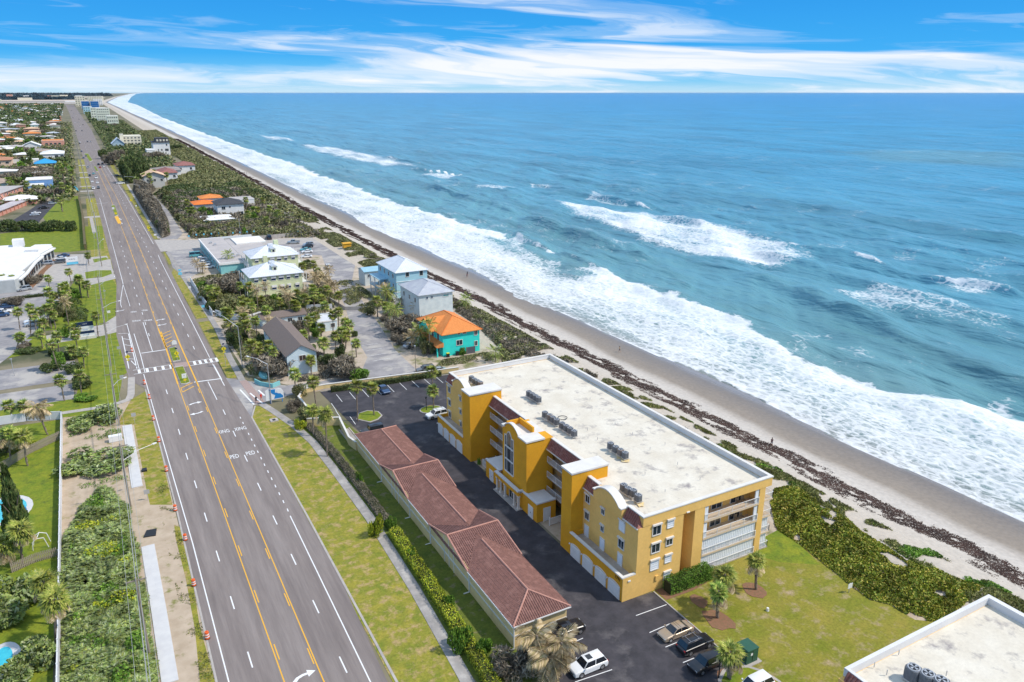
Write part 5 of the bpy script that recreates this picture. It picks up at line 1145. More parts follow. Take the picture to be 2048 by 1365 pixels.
def put_car(kind, color, px, py, ang, label, group=None, extras=(), loc=None):
    """ang: heading of the car's nose, degrees from east of the road, anticlockwise"""
    X, Y = loc if loc else P(px, py, 0.6); key = (kind, color, tuple(extras))
    if key not in CAR: o = CAR[key] = make_car(kind, color, extras); o['label'] = label; o.location = (X, Y, 0.03); o.rotation_euler = (0, 0, R(ang))
    else: o = copy_tree(CAR[key], label, None, (X, Y, 0.03), R(ang))
    if group: o['group'] = group
    elif 'group' in o: del o['group']
    return o
put_car('sedan', 'tan', 1351, 1262, 180, 'tan sedan parked nose outward beside the lawn at the yellow condominium', extras=('stripes',))
put_car('suv', 'black', 1390, 1288, 0, 'black car with silver roof rack parked between the tan sedan and another black car', extras=('rails',))
put_car('suv', 'black', 1413, 1325, 182, 'black crossover nose outward, partly under the small palm by the green cabinet')
put_car('suv', 'white', 1176, 1330, 180, 'white crossover with dark sunroof parked under the dry palm fronds', extras=('sunroof',))
put_car('pickup', 'black', 1127, 1262, 0, 'black pickup truck parked against the end of the long tiled garage')
put_car('suv', 'white', 1510, 1372, 180, 'white car cut by the bottom edge beside the green cabinet lawn')
put_car('jeep', 'black', 745, 862, 180, 'black boxy off road car parked beyond the far end of the tiled garage')
put_car('sedan', 'grey', 757, 879, 180, 'dark grey car half hidden behind the far end of the tiled garage roof')
put_car('sedan', 'blue', 767, 779, -88, 'dark blue sedan parked alone by the northern hedge of the condominium car park')
put_car('suv', 'white', 874, 829, 182, 'white off road car parked at the left end of the condominium garages', extras=('rails',))
# motorcycle
mc = thing('motorcycle', 'dark motorcycle parked between the white car and the first garage door', 'motorcycle', (*P(867, 848), 0.03), R(190))
MB().box(-0.5, 0.45, -0.14, 0.14, 0.45, 0.85).box(0.0, 0.4, -0.18, 0.18, 0.8, 0.98).build('body', CARS['black'], mc); MB().box(-0.75, 0.0, -0.16, 0.16, 0.82, 0.92).build('saddle', BLACKM, mc)
for x in (-0.72, 0.72): w = MB().tube((x, -0.07, 0.32), (x, 0.07, 0.32), 0.32, n=14).build('wheel', TYRE, mc); MB().tube((x, -0.075, 0.32), (x, 0.075, 0.32), 0.18, n=10).build('rim', RIM, w)
MB().tube((0.35, -0.36, 1.05), (0.35, 0.36, 1.05), 0.025, n=5).build('handlebar', METALG, mc)
# traffic waiting and moving on the road (two or three car lengths apart)
tr = [('suv', 'white', 187, 377, 'white car at the head of the left queue on the far road'), ('suv', 'grey', 197, 376, 'grey car at the head of the right queue on the far road'), ('sedan', 'white', 184.5, 364, 'white car second in the left queue'), ('sedan', 'white', 195, 366, 'white car second in the right queue'),
      ('pickup', 'white', 192.5, 356, 'white pickup third in the right queue with dark bed'), ('suv', 'black', 179.5, 351.5, 'black car leading the third row of waiting traffic'), ('sedan', 'teal', 187, 347.5, 'blue green car behind the white pickup in the queue'), ('suv', 'silver', 176, 335, 'silver car approaching the queue on the left side of the road'),
      ('sedan', 'blue', 167, 316, 'dark blue car crossing near the distant stop line'), ('sedan', 'grey', 172, 312, 'small grey car behind the dark blue one far up the road'), ('sedan', 'blue', 163, 303, 'blue car in the distant left lane above the junction'), ('suv', 'black', 159, 287, 'black car far up the road before the junction')]
for kd, c, px, py, lab in tr: put_car(kd, c, px, py, -90, lab)
for kd, c, px, py, lab in (('suv', 'white', 208, 333, 'white car driving away on the right carriageway'), ('sedan', 'red', 200, 335, 'red car driving away beside the white one on the right carriageway'), ('suv', 'black', 197, 329, 'black car ahead of the red car on the right carriageway'), ('suv', 'black', 205, 327.5, 'black car ahead of the white car on the right carriageway')): put_car(kd, c, px, py, 91, lab)
for i, (px, py) in enumerate(((160, 285), (175, 284), (181, 284), (152, 262), (160, 253), (166, 250), (156, 245), (146, 236), (152, 232), (158, 239), (148, 228), (143, 222), (150, 246), (164, 262))):
    put_car(('sedan', 'suv')[i % 2], ('white', 'grey', 'silver', 'black')[i % 4], px, py, -90 if px < 158 else 90, 'small car far up the road where single cars are only specks', 'distant cars on the road')
# left plaza car park
for kd, c, px, py, a, lab in (('sedan', 'blue', 127, 511, 170, 'dark blue car nearest the far end of the white roofed plaza'), ('sedan', 'white', 121, 517, 175, 'white car between two dark cars in front of the plaza'), ('suv', 'grey', 118, 524, 178, 'dark grey car in front of the plaza, third from its far end'), ('suv', 'silver', 94, 527, 182, 'silver car by the planters in front of the plaza'),
    ('suv', 'silver', 48, 578, 200, 'silver car parked by itself below the plaza hedge'), ('suv', 'silver', 67, 648, 182, 'silver car under the two tall palms by the left car park exit'), ('sedan', 'white', 66, 642, 182, 'white car just behind the silver one under the two tall palms'),
    ('pickup', 'white', 20, 607, 5, 'white pickup in the rank at the left edge of the photograph'), ('sedan', 'blue', 12, 613, 5, 'blue car next to the white pickup at the left edge'), ('sedan', 'white', 6, 623, 5, 'white car lowest but one in the rank at the left edge'), ('suv', 'blue', 1, 630, 5, 'dark blue car lowest in the rank at the left edge'),
    ('sedan', 'silver', 15, 604, 5, 'silver roof showing behind the white pickup at the left edge'), ('suv', 'white', 0, 583, 30, 'white car cut by the left edge beside a bare shrub')): put_car(kd, c, px, py, a, lab)
for kd, c, px, py, a, lab in (('sedan', 'white', 72, 426, 10, 'white car nearest the lawn in the pink townhouse car park'), ('sedan', 'silver', 69, 430, 10, 'silver car beside the white one in the pink townhouse car park'), ('pickup', 'black', 87, 416, 15, 'black pickup in the pink townhouse car park'), ('suv', 'silver', 104, 407, 15, 'silver car farthest along in the pink townhouse car park')): put_car(kd, c, px, py, a, lab)
# motel car parks
for i, (kd, c, px, py) in enumerate((('van', 'teal', 392, 511), ('sedan', 'white', 402, 517), ('suv', 'silver', 405, 521), ('sedan', 'white', 408, 525), ('sedan', 'silver', 411, 529), ('suv', 'white', 417, 534))):
    put_car(kd, c, px, py, 0, ('turquoise van at the head of the row beside the aqua motel', 'white car next to the turquoise van', 'silver car third from the turquoise van', 'white car fourth from the turquoise van', 'silver car fifth in the row beside the aqua motel', 'white car nearest the fence in the row beside the aqua motel')[i])
for kd, c, px, py, a, lab in (('pickup', 'silver', 587, 485, 160, 'silver pickup beyond the far pale yellow house'), ('suv', 'silver', 617, 489, 175, 'silver car leading the row right of the yellow houses'), ('suv', 'black', 615, 493, 175, 'black car second in the row right of the yellow houses'), ('sedan', 'teal', 611, 499, 175, 'blue green car third in the row right of the yellow houses'), ('sedan', 'white', 614, 503, 175, 'white car fourth in the row right of the yellow houses'),
    ('sedan', 'white', 613, 513, 170, 'white car at the front of the row right of the yellow houses'), ('suv', 'white', 656, 534, 85, 'white car with black windows standing alone on the beach access road'), ('van', 'black', 538, 476, 85, 'tall black car by the motel boundary wall'), ('suv', 'white', 466, 480, 0, 'white car behind the flat motel roof'), ('suv', 'black', 494, 474, 0, 'black car parked beside the boundary wall behind the motel'), ('sedan', 'blue', 423, 478, 0, 'dark blue car peeping over the flat motel roof'),
    ('sedan', 'silver', 822, 690, 20, 'silver car under the palms left of the turquoise house'), ('suv', 'silver', 818, 682, 20, 'light grey car behind the silver one left of the turquoise house'), ('sedan', 'silver', 874, 741, 175, 'silver car behind the wall near the corner of the condominium'), ('suv', 'grey', 852, 739, 175, 'dark grey car behind the wall under the double palm'), ('suv', 'black', 235, 352, 0, 'black car on the first driveway right of the far road'), ('pickup', 'white', 241, 367, 0, 'white pickup on the driveway by the tall dark trees')): put_car(kd, c, px, py, a, lab)

# === STREET FURNITURE
ORANGE = mat('barrel_orange', (0.75, 0.13, 0.03), rough=0.6); YELLOWS = mat('sign_yellow', (0.75, 0.62, 0.02), rough=0.5); SIGNW = mat('sign_white', (0.78, 0.78, 0.78), rough=0.5); SIGNB = mat('sign_blue', (0.02, 0.22, 0.55), rough=0.5); CYAN = mat('sign_cyan', (0.15, 0.55, 0.75), rough=0.5); SIGNK = mat('sign_black', (0.01, 0.01, 0.01), rough=0.6)
NAVY = mat('sign_navy', (0.012, 0.03, 0.09), rough=0.5); SIGNBACK = mat('sign_back', (0.50, 0.50, 0.51), rough=0.5, metal=0.4)
bar = thing('traffic_barrel', 'x', 'traffic barrel', group='orange and white barrels along the left edge of the road')
q = MB(); 
for k, (z0, z1, m_) in enumerate(((0.0, 0.08, BLACKM), (0.08, 0.3, ORANGE), (0.3, 0.45, SIGNW), (0.45, 0.62, ORANGE), (0.62, 0.77, SIGNW), (0.77, 0.95, ORANGE), (0.95, 1.02, ORANGE))):
    q.use(m_); r0 = 0.34 if k == 0 else 0.30 - z0 * 0.05; q.tube((0, 0, z0), (0, 0, z1), r0, r0 - 0.012, n=14)
q.build('drum', None, bar, smooth=False); MB().box(-0.06, 0.06, -0.02, 0.02, 1.02, 1.14).build('handle', ORANGE, bar)
BP = [(415, 1278, 'nearest the bottom edge'), (388, 1172, 'second from the bottom edge'), (371, 1081, 'third from the bottom, by the lower pale slab'), (351, 1022, 'fourth from the bottom'), (333, 943, 'fifth from the bottom, beside the upper pale slab'), (318, 884, 'sixth from the bottom, by the street lamp head'), (307, 841, 'seventh from the bottom'), (299, 798, 'below the zebra crossing, second from it'), (289, 769, 'just below the zebra crossing'), (264, 704, 'standing in the hatched area above the zebra crossing')]
for i, (px, py, w) in enumerate(BP):
    X, Y = P(px, py); lab = 'orange and white traffic barrel ' + w
    if i == 0: bar.location = (X, Y, 0.03); bar['label'] = lab
    else: copy_tree(bar, lab, None, (X, Y, 0.03), RNG.uniform(0, 6))
def sign(name, label, cat, px, py, pyt, board, rz=0, pole=METALG, loc=None, both=None):
    """base pixel, pixel row of the board centre; board: list of (shape, material, w, h, dz, text)"""
    X, Y = loc if loc else P(px, py); h = height_at(X, Y, pyt, 12); o = thing(name, label, cat, (X, Y, 0), R(rz))
    top = h + max((b_[4] + b_[3] / 2) for b_ in board)
    link('post', MB().box(-0.04, 0.04, -0.0, 0.08, 0, top).mesh('post', pole), o)
    for shape, m_, w, hh, dz, tx in board:
        b = MB(); z = h + dz
        if shape == 'rect': b.box(-w / 2, w / 2, -0.045, -0.01, z - hh / 2, z + hh / 2)
        elif shape == 'diamond': b.extrude([(-w / 2, z), (0, z - hh / 2), (w / 2, z), (0, z + hh / 2)], 'y', -0.045, -0.01)
        elif shape == 'arch': b.extrude([(-w / 2, z - hh / 2), (w / 2, z - hh / 2)] + [(w / 2 * math.cos(a), z - hh / 2 + hh * (0.45 + 0.55 * math.sin(a))) for a in [math.pi * k / 12 for k in range(13)]], 'y', -0.045, -0.01)
        so = link('sign_board', b.mesh('sign_board', m_), o)
        if tx == 'ped':       # walking figure
            g_ = MB(); g_.tube((0.0, -0.05, z + hh * 0.2), (0.0, -0.06, z + hh * 0.2), hh * 0.06, n=8); g_.extrude([(-0.06, z + hh * .12), (0.05, z + hh * .12), (0.04, z - hh * .02), (0.16, z - hh * .25), (0.10, z - hh * .27), (-0.01, z - hh * .06), (-0.12, z - hh * .26), (-0.17, z - hh * .23), (-0.06, z)], 'y', -0.055, -0.045)
            link('pictogram', g_.mesh('pictogram', SIGNK), so)
        elif tx == 'arrow':
            link('pictogram', MB().extrude([(-0.03, z - .12), (0.03, z - .12), (0.03, z + .04), (0.1, z + .04), (0, z + .15), (-0.1, z + .04), (-0.03, z + .04)], 'y', -0.055, -0.045).mesh('pictogram', SIGNK), so)
        elif tx:
            t_, m2, sz = tx; me = text_mesh(t_, sz, 'lettering', m2, ext=0.005); e = link('lettering', me, so, loc=(0, -0.052, z)); e.rotation_euler = (R(90), 0, 0)
    return o
ped = lambda: [('diamond', YELLOWS, 1.25, 1.25, 0, 'ped'), ('rect', YELLOWS, 0.6, 0.3, -0.85, None), ('rect', NAVY, 0.55, 0.35, 1.25, None)]
sign('pedestrian_sign', 'yellow diamond pedestrian sign on the right verge beside the zebra crossing', 'road sign', 452, 735, 698, ped())
sign('pedestrian_sign', 'yellow diamond pedestrian sign at the left end of the zebra crossing', 'road sign', 259, 738, 714, ped())
sign('pedestrian_sign', 'yellow diamond pedestrian sign on the traffic island at the near zebra crossing', 'road sign', 356, 727, 707, ped())
sign('pedestrian_sign', 'yellow diamond sign on the right verge up the road beyond the side road', 'road sign', 299, 472, 456, [('diamond', YELLOWS, 1.5, 1.5, 0, 'ped'), ('rect', YELLOWS, 0.8, 0.5, -1.2, None)])
sign('pedestrian_sign', 'yellow diamond sign on the right verge at the distant crossing', 'road sign', 263, 409, 401, [('diamond', YELLOWS, 1.6, 1.6, 0, 'ped')])
sign('pedestrian_sign', 'yellow diamond sign on the left verge at the distant crossing', 'road sign', 184, 411, 403, [('diamond', YELLOWS, 1.6, 1.6, 0, 'ped')])
sign('arrow_sign', 'small yellow sign at the near tip of the crossing island', 'road sign', 371, 768, 760, [('diamond', YELLOWS, 0.75, 0.75, 0, None)])
sign('regulation_sign', 'white sign with black figures near the tip of the crossing island', 'road sign', 369.5, 762, 752, [('rect', SIGNW, 1.0, 1.1, 0, 'arrow')])
sign('regulation_sign', 'white round topped sign standing in the yellow hatching before the island', 'road sign', 350, 696, 685, [('arch', SIGNW, 1.2, 1.2, 0, None)])
sign('arrow_sign', 'yellow panel low on the far traffic island', 'road sign', 232, 431, 427, [('rect', YELLOWS, 1.1, 0.9, 0, None)])
sign('regulation_sign', 'white panel on the far traffic island', 'road sign', 227, 421, 417, [('rect', SIGNW, 1.2, 1.2, 0, None)])
sign('route_sign', 'pair of pale blue route shields on the right verge before the motel fence', 'road sign', 362, 560, 545, [('arch', CYAN, 1.3, 1.1, -0.4, ('A1A', SIGNW, 0.4)), ('rect', CYAN, 1.0, 0.6, 0.8, None)])
for px, py, pyt, lab, m_ in ((381, 590, 575, 'white sign on the right verge beside the white motel fence', SIGNW), (408, 628, 613, 'pale sign on the right verge near the end of the white motel fence', CYAN), (240, 712, 696, 'back of a grey sign on the bright lawn left of the hatched area', SIGNBACK), (247, 776, 754, 'back of a grey sign beside the pale pavement below the zebra crossing', SIGNBACK),
    (270, 848, 830, 'back of a grey sign at the head of the upper pale slab', SIGNBACK), (211, 594, 582, 'back of a diamond sign on the bright lawn by the left kerb', SIGNBACK), (218, 627, 624, 'small white cabinet sign on the bright lawn', SIGNW), (311, 478, 470, 'small white sign at the corner of the motel side road', SIGNW), (190, 478, 466, 'pale sign on the left verge near the wide lawn', SIGNBACK), (296, 1001, 984, 'small pale sign between the two long pale slabs', SIGNBACK),
    (274, 424, 412, 'small white sign right of the distant crossing', SIGNW), (1698, 1186, 1172, 'small pale notice on a post between the lawn and the dune plants', SIGNW)):
    sign('small_sign', lab, 'sign', px, py, pyt, [('rect' if 'diamond' not in lab else 'diamond', m_, 0.85, 0.75, 0, None)])
# blue handicap signs on a boundary wall
for k, (px, py) in enumerate(((379, 476), (394, 473), (409, 472), (424, 471), (438, 470), (452, 469), (467, 469), (481, 468), (495, 467), (509, 466), (524, 465), (536, 464), (550, 463), (597, 466))):
    X, Y = P(px, py + 7); o = thing('bay_sign', 'small pale blue sign on a post along the wall behind the motel', 'sign', (X, Y, 0), group='pale blue signs along the wall behind the motel')
    link('post', MB().box(-0.03, 0.03, 0, 0.06, 0, 2.6).mesh('post', METALG), o); link('sign_board', MB().box(-0.3, 0.3, -0.05, -0.01, 2.0, 2.7).mesh('sign_board', CYAN), o)
# beach park sign by the corner
bx, by = P(551, 806); o = thing('beach_park_sign', 'blue and white beach sign with a wave by the side road corner', 'sign', (bx, by, 0))
h = height_at(bx, by, 788)
for x in (-1.0, 1.5): link('post', MB().box(x - .08, x + .08, 0, .16, 0, h + 0.8).mesh('post', SIGNB), o)
bb = link('sign_board', MB().extrude([(-1.9, h - 1.3), (1.9, h - 1.3), (1.9, h + .3), (1.5, h + 1.0), (.9, h + 1.25), (-.4, h + 1.1), (-1.2, h + 1.3), (-1.9, h + 1.0)], 'y', -0.06, 0).mesh('sign_board', SIGNW), o)
link('wave', MB().extrude([(-1.2, h + 1.15), (0.2, h + 1.05), (0.1, h + .3), (1.2, h - .1), (1.7, h - .6), (1.75, h - 1.1), (-.2, h - 1.1), (.1, h - .3), (-.5, h + .1), (-.9, h + .6)], 'y', -0.09, -0.061).mesh('wave', SIGNB), bb)
link('disc', MB().tube((1.0, -0.1, h + .5), (1.0, -0.062, h + .5), 0.55, n=18).mesh('disc', SIGNW), bb)
# monument signs on the left
def monument(label, px, py, w, panels, base=True):
    X, Y = P(px, py); o = thing('monument_sign', label, 'sign', (X, Y, 0))
    if base: link('base', MB().box(-w / 2 - .3, w / 2 + .3, -.3, .3, 0, 0.8).mesh('base', TRIM), o)
    z = 0.8 if base else 0.4
    for m_, hh, tx in panels:
        so = link('panel', MB().box(-w / 2, w / 2, -0.15, 0.15, z, z + hh - 0.08).mesh('panel', m_), o)
        if tx: e = link('lettering', text_mesh(tx[0], tx[2], 'lettering', tx[1], ext=0.004), so, loc=(0, -0.16, z + hh / 2)); e.rotation_euler = (R(90), 0, 0)
        z += hh
    return o
monument('large plaza sign with a navy top and white tenant panels beside the lower left driveway', 174, 678, 4.2, [(SIGNW, 0.8, ('STUDIO', SIGNB, 0.4)), (NAVY, 0.7, None), (SIGNW, 0.7, ('SALON', SIGNB, 0.35)), (SIGNW, 0.7, None), (NAVY, 1.2, ('1-A-Y', SIGNW, 0.5))])
monument('white plaza sign with a blue lower panel at the upper left driveway', 146, 531, 4.0, [(CYAN, 1.0, None), (SIGNW, 2.0, ('KURTIS', NAVY, 0.7))], False)
X, Y = P(144, 384); o = thing('monument_sign', 'round topped pale blue sign on the verge by the small blue building', 'sign', (X, Y, 0)); link('panel', MB().extrude([(-4, .3), (4, .3)] + [(4 * math.cos(a), 1 + 3.0 * math.sin(a)) for a in [math.pi * k / 14 for k in range(15)]], 'y', -.2, .2).mesh('panel', CYAN), o); link('lettering', text_mesh('THE SURF', 1.3, 'lettering', SIGNW, ext=.01), o, loc=(0, -.23, 2)).rotation_euler = (R(90), 0, 0)
# street lamps with long arms
def street_lamp(label, base, root, lamp, zr, zl, wood=False, group=None):
    o = thing('street_lamp' if not wood else 'utility_pole', label, 'street lamp' if not wood else 'utility pole', (base[0], base[1], 0), group=group)
    m_ = WOODP if wood else METALG; top = zr + (3.0 if wood else 0.2)
    MB().tube((base[0], base[1], 0), (base[0], base[1], top), 0.17 if wood else 0.13, 0.11 if wood else 0.08, n=8).build('pole', m_, o)
    a = MB(); p0 = Vector((base[0], base[1], zr)); p1 = Vector((lamp[0], lamp[1], zl)); pm = p0.lerp(p1, 0.55) + Vector((0, 0, 0.35))
    a.path([p0, pm, p1], [0.06, 0.05, 0.045], 6); ao = a.build('arm', METALG if wood else WHITE, o)
    d = (p1 - p0); d.z = 0; d.normalize(); s_ = Vector((-d.y, d.x, 0))
    MB().prism([tuple((p1 + d * 0.7 + s_ * 0.1)[:2]), tuple((p1 + d * 0.7 - s_ * 0.1)[:2]), tuple((p1 - s_ * 0.2)[:2]), tuple((p1 + s_ * 0.2)[:2])], zl - 0.06, zl + 0.1).build('lamp_head', WHITE, ao)
    if wood: MB().box(base[0] - 1.1, base[0] + 1.1, base[1] - .06, base[1] + .06, top - 0.5, top - 0.36).build('crossarm', WOODP, o)
    return o
POLES = []
for i, (rx, ry, lx, ly, w) in enumerate(((256, 920, 305, 889, 'beside the upper pale slab'), (228, 773, 247, 757, 'just below the zebra crossing'), (215, 667, 250, 650, 'by the lower left driveway'), (207, 617, 236, 603, 'beside the bright lawn'), (199, 571, 227, 554, 'at the upper edge of the bright lawn'), (183, 491, 206, 479, 'by the wide empty lawn'), (173, 437, 190, 425, 'beyond the wide empty lawn'))):
    X, Y = P(rx, ry, 8.5); X = -1.9 + 0.3 * i * (i > 4); lx_, ly_ = P(lx, ly, 9.3); POLES.append((X, Y))
    street_lamp('wooden utility pole with a street lamp arm ' + w, (X, Y), None, (lx_, ly_), 8.5, 9.3, True, 'utility poles on the left verge')
X, Y = P(300, 1318); POLES.insert(0, (X, Y)); o = thing('utility_pole', 'grey utility pole among the palmetto beside the lower pale slab', 'utility pole', (X, Y, 0), group='utility poles on the left verge'); MB().tube((X, Y, 0), (X, Y, 11.3), 0.18, 0.12, n=8).build('pole', WOODP, o); MB().box(X - 1.1, X + 1.1, Y - .06, Y + .06, 10.9, 11.04).build('crossarm', WOODP, o)
for y in range(540, 1250, 55): POLES.append((road_x(RL, y) - 3.6, y)); o = thing('utility_pole', 'distant utility pole on the left verge, one of a thin receding row', 'utility pole', (POLES[-1][0], y, 0), group='distant utility poles'); MB().tube((POLES[-1][0], y, 0), (POLES[-1][0], y, 11.3), 0.17, 0.12, n=6).build('pole', WOODP, o); MB().box(POLES[-1][0] - 1.1, POLES[-1][0] + 1.1, y - .06, y + .06, 10.9, 11.04).build('crossarm', WOODP, o)
POLES.insert(0, (-2.6, 30))
WIREM = mat('wire_aluminium', (0.36, 0.36, 0.33), rough=0.6)
for k, (dx, z, r_) in enumerate(((-1.0, 11.1, 0.022), (0, 11.45, 0.022), (1.0, 11.1, 0.022), (0.15, 8.2, 0.04), (-0.15, 7.6, 0.045))):
    w = MB()
    for (x0, y0), (x1, y1) in zip(POLES[:-1], POLES[1:]):
        n = 7; pts = [Vector((x0 + dx + (x1 - x0) * t, y0 + (y1 - y0) * t, z - 0.9 * 4 * t * (1 - t) * min(1, (y1 - y0) / 50))) for t in [i / n for i in range(n + 1)]]
        for a, c in zip(pts[:-1], pts[1:]): w.tube(a, c, r_ * (1 if y0 < 300 else 1.6), n=3, cap=False)
    tag(w.build('power_line', WIREM), ('left wire of the crossarms on the left verge', 'top centre wire along the utility poles on the left verge', 'right wire of the crossarms on the left verge', 'upper thick cable below the crossarms of the utility poles', 'lowest thick cable strung along the utility poles')[k], 'cable', 'wires along the left verge')
for lab, bsx, bsy, tpx, tpy, lx, ly in (('tall white street lamp with a long arm at the side road corner', 543, 808, 535, 729, 497, 714), ('tall street lamp behind the sidewalk near the grey roofed cottage', 485, 735, 475, 654, 428, 624),):
    X, Y = P(bsx, bsy); z = height_at(X, Y, tpy); l = P(lx, ly, z + 0.4); street_lamp(lab, (X, Y), None, l, z, z + 0.4)
for lab, px, py in (('street lamp right of the far road near the palm trees', 275, 382), ('street lamp right of the far road at the side road', 283, 400)):
    X, Y = P(px, py); street_lamp(lab, (X, Y), None, (X - 6, Y + 1), 9.0, 9.8)
for lab, px, py, pyt, hm in (('slim grey light pole left of the turquoise house behind the wall', 832, 752, 695, WOODP), ('brown pole at the corner of the beach road by the bare tree', 707, 744, 690, WOODP), ('slim pole behind the motel wall', 482, 477, 440, METALG), ('thin black lamp post beside the palm near the green cabinet', 1437, 1358, 1324, BLACKM), ('thin black lamp post by the round island at the north car park', 853, 822, 798, BLACKM), ('pale lamp post in the lower left car park', 29, 752, 721, METALG), ('slim lamp post at the upper left car park', 83, 640, 626, METALG)):
    X, Y = P(px, py); z = height_at(X, Y, pyt); o = thing('lamp_post', lab, 'lamp post', (X, Y, 0)); MB().tube((X, Y, 0), (X, Y, z), 0.09, 0.06, n=6).build('pole', hm, o); MB().tube((X, Y, z), (X, Y, z + 0.4), 0.12, 0.26, n=8).build('lamp_head', hm if hm != WOODP else METALG, o)
# transformer cabinet, meter cabinets, drains
X, Y = P(1492, 1318); o = thing('transformer_cabinet', 'dark green transformer cabinet on a concrete pad on the lawn', 'electric cabinet', (X, Y, 0)); GRN = mat('cabinet_green', (0.03, 0.11, 0.07), rough=0.5, bump=0.002)
MB().box(X - 1.1, X + 1.3, Y - 1.3, Y + 1.1, 0, 0.12).build('pad', CONC, o); c = MB().box(X - .9, X + .9, Y - .9, Y + .9, 0.12, 1.9).box(X - .8, X + .95, Y - .95, Y + .95, 1.9, 2.0).build('cabinet', GRN, o); MB().box(X - .3, X + .0, Y - .93, Y - .9, 1.2, 1.5).build('warning_label', SIGNW, c); MB().box(X + .02, X + .05, Y - .93, Y - .9, .3, 1.8).build('door_seam', BLACKM, c)
X, Y = P(222, 884); o = thing('electric_cabinet', 'white utility cabinet on the sand left of the upper pale slab', 'electric cabinet', (X + 1.0, Y, 0)); MB().box(X - .3, X + 2.0, Y - .5, Y + .5, 0.1, 1.2).build('cabinet', SIGNW, o); MB().box(X - .4, X + 2.1, Y - .6, Y + .6, 0, 0.1).build('pad', CONC, o)
X, Y = P(548, 841); o = thing('drain_inlet', 'concrete storm drain inlet in the right verge', 'drain', (X, Y, 0)); MB().box(X - .8, X + .8, Y - .8, Y + .8, 0, 0.14).build('frame', CONC, o); MB().box(X - .3, X + .3, Y - .5, Y + .4, 0.14, 0.16).build('grate', BLACKM, o)
X, Y = P(697, 870); o = thing('drain_channel', 'rectangular drain pit with pale rails on the grass by the cream wall', 'drain', (X, Y, 0)); MB().box(X - 1.1, X - .9, Y - 3, Y + 3, 0, .2).box(X + .9, X + 1.1, Y - 3, Y + 3, 0, .2).build('side_rails', CONC, o, kind='stuff'); MB().box(X - .9, X + .9, Y - 2.9, Y + 2.9, 0.02, 0.06).build('pit_floor', CONCD, o)
X, Y = P(1535, 1222); tag(MB().tube((X, Y, 0), (X, Y, 0.45), 0.22, 0.16, n=8).build('irrigation_cap', WHITE), 'small white cap standing on the lawn near the palms', 'valve cap')
X, Y = P(299, 1068); tag(MB().prism([(X - .9, Y - .8), (X + .8, Y - 1.1), (X + 1.1, Y + .9), (X - .3, Y + 1.1)], 0.02, 0.14).build('silt_mat', BLACKM), 'small black sheet lying on the sand between the pale slabs', 'plastic sheet')
X, Y = P(288, 942); tag(MB().prism([(X - .4, Y - .5), (X + .5, Y - .6), (X + .5, Y + .6), (X - .3, Y + .5)], 0.02, 0.3).build('sand_bag', BLACKM), 'small dark bundle beside the upper pale slab', 'bag')
X, Y = P(694, 499); o = thing('lifeguard_shed', 'small bright orange shed at the edge of the dune by the beach road', 'shed', (X, Y, 0)); OR = mat('shed_orange', (0.75, 0.38, 0.03), rough=0.7); MB().box(X - 1.6, X + 1.6, Y - 1.3, Y + 1.3, 0.6, 2.6).build('wall', OR, o); MB().box(X - 1.9, X + 1.9, Y - 1.6, Y + 1.6, 2.6, 2.8).build('roof', OR, o); [MB().box(X + a - .1, X + a + .1, Y + c_ - .1, Y + c_ + .1, 0, .6).build('leg', WOODP, o) for a in (-1.4, 1.4) for c_ in (-1.1, 1.1)]
# fences on the left
WF = mat('vinyl_fence', (0.74, 0.74, 0.76), (0.66, 0.67, 0.69), rough=0.6, scale=0.6)
wall_run('white_fence', 'long white panel fence between the left lawn and the palmetto', [(-11.35, 60), (-11.6, 100), (-12.1, 172)], 1.8, 0.14, WF, joints=2.4, post=2.4, cat='fence')
wall_run('white_fence', 'white panel fence along the top of the left lawn below the pavement', [(-12.1, 172), (-18.5, 174.5), (-45, 176.5)], 1.8, 0.14, WF, joints=2.4, post=2.4, cat='fence')
FWOOD = mat('weathered_wood', (0.34, 0.29, 0.23), (0.24, 0.20, 0.16), rough=0.9, scale=2)
def picket(label, pts, h, gap=0.22):
    p = [P(*q) for q in pts]; o = thing('wooden_fence', label, 'fence', (*p[0], 0)); me = None; i0 = 0
    for (x0, y0), (x1, y1) in zip(p[:-1], p[1:]):
        L = math.hypot(x1 - x0, y1 - y0); n = int(L / gap); a = math.atan2(y1 - y0, x1 - x0)
        if me is None: me = MB().box(-0.075, 0.075, -0.015, 0.015, 0.05, h).mesh('plank', FWOOD)
        for i in range(n): t = i / n; link('plank', me, o, loc=(x0 + (x1 - x0) * t - p[0][0], y0 + (y1 - y0) * t - p[0][1], RNG.uniform(-0.03, 0.03)), rz=a)
        for z in (0.4, h - 0.4): MB().tube((x0, y0, z), (x1, y1, z), 0.05, n=4).build('rail', FWOOD, o)
    return o
picket('weathered wooden paling fence crossing the left lawn', [(0, 945), (60, 908), (122, 878)], 1.7)
picket('dark low wooden fence near the leaning palms on the left', [(25, 1146), (70, 1126), (118, 1112)], 1.5)
wall_run('white_fence', 'white fence between the sidewalk and the motel garden', [(26.9, 238), (26.6, 262), (26.6, 288)], 1.9, 0.14, WF, joints=2.4, cat='fence')
wall_run('white_fence', 'white fence across the garden left of the small grey roofed house', [P(432, 632), P(460, 640), P(500, 642), P(523, 635)], 1.9, 0.14, WF, joints=2.4, cat='fence')
wall_run('white_fence', 'white fence with a green patch right of the small grey roofed house', [P(612, 622), P(665, 620)], 1.9, 0.14, WF, joints=2.4, cat='fence')
wall_run('boundary_wall', 'long grey wall behind the motel lined with small blue signs', [P(408, 487), P(500, 482), P(600, 473)], 1.9, 0.2, CONC)
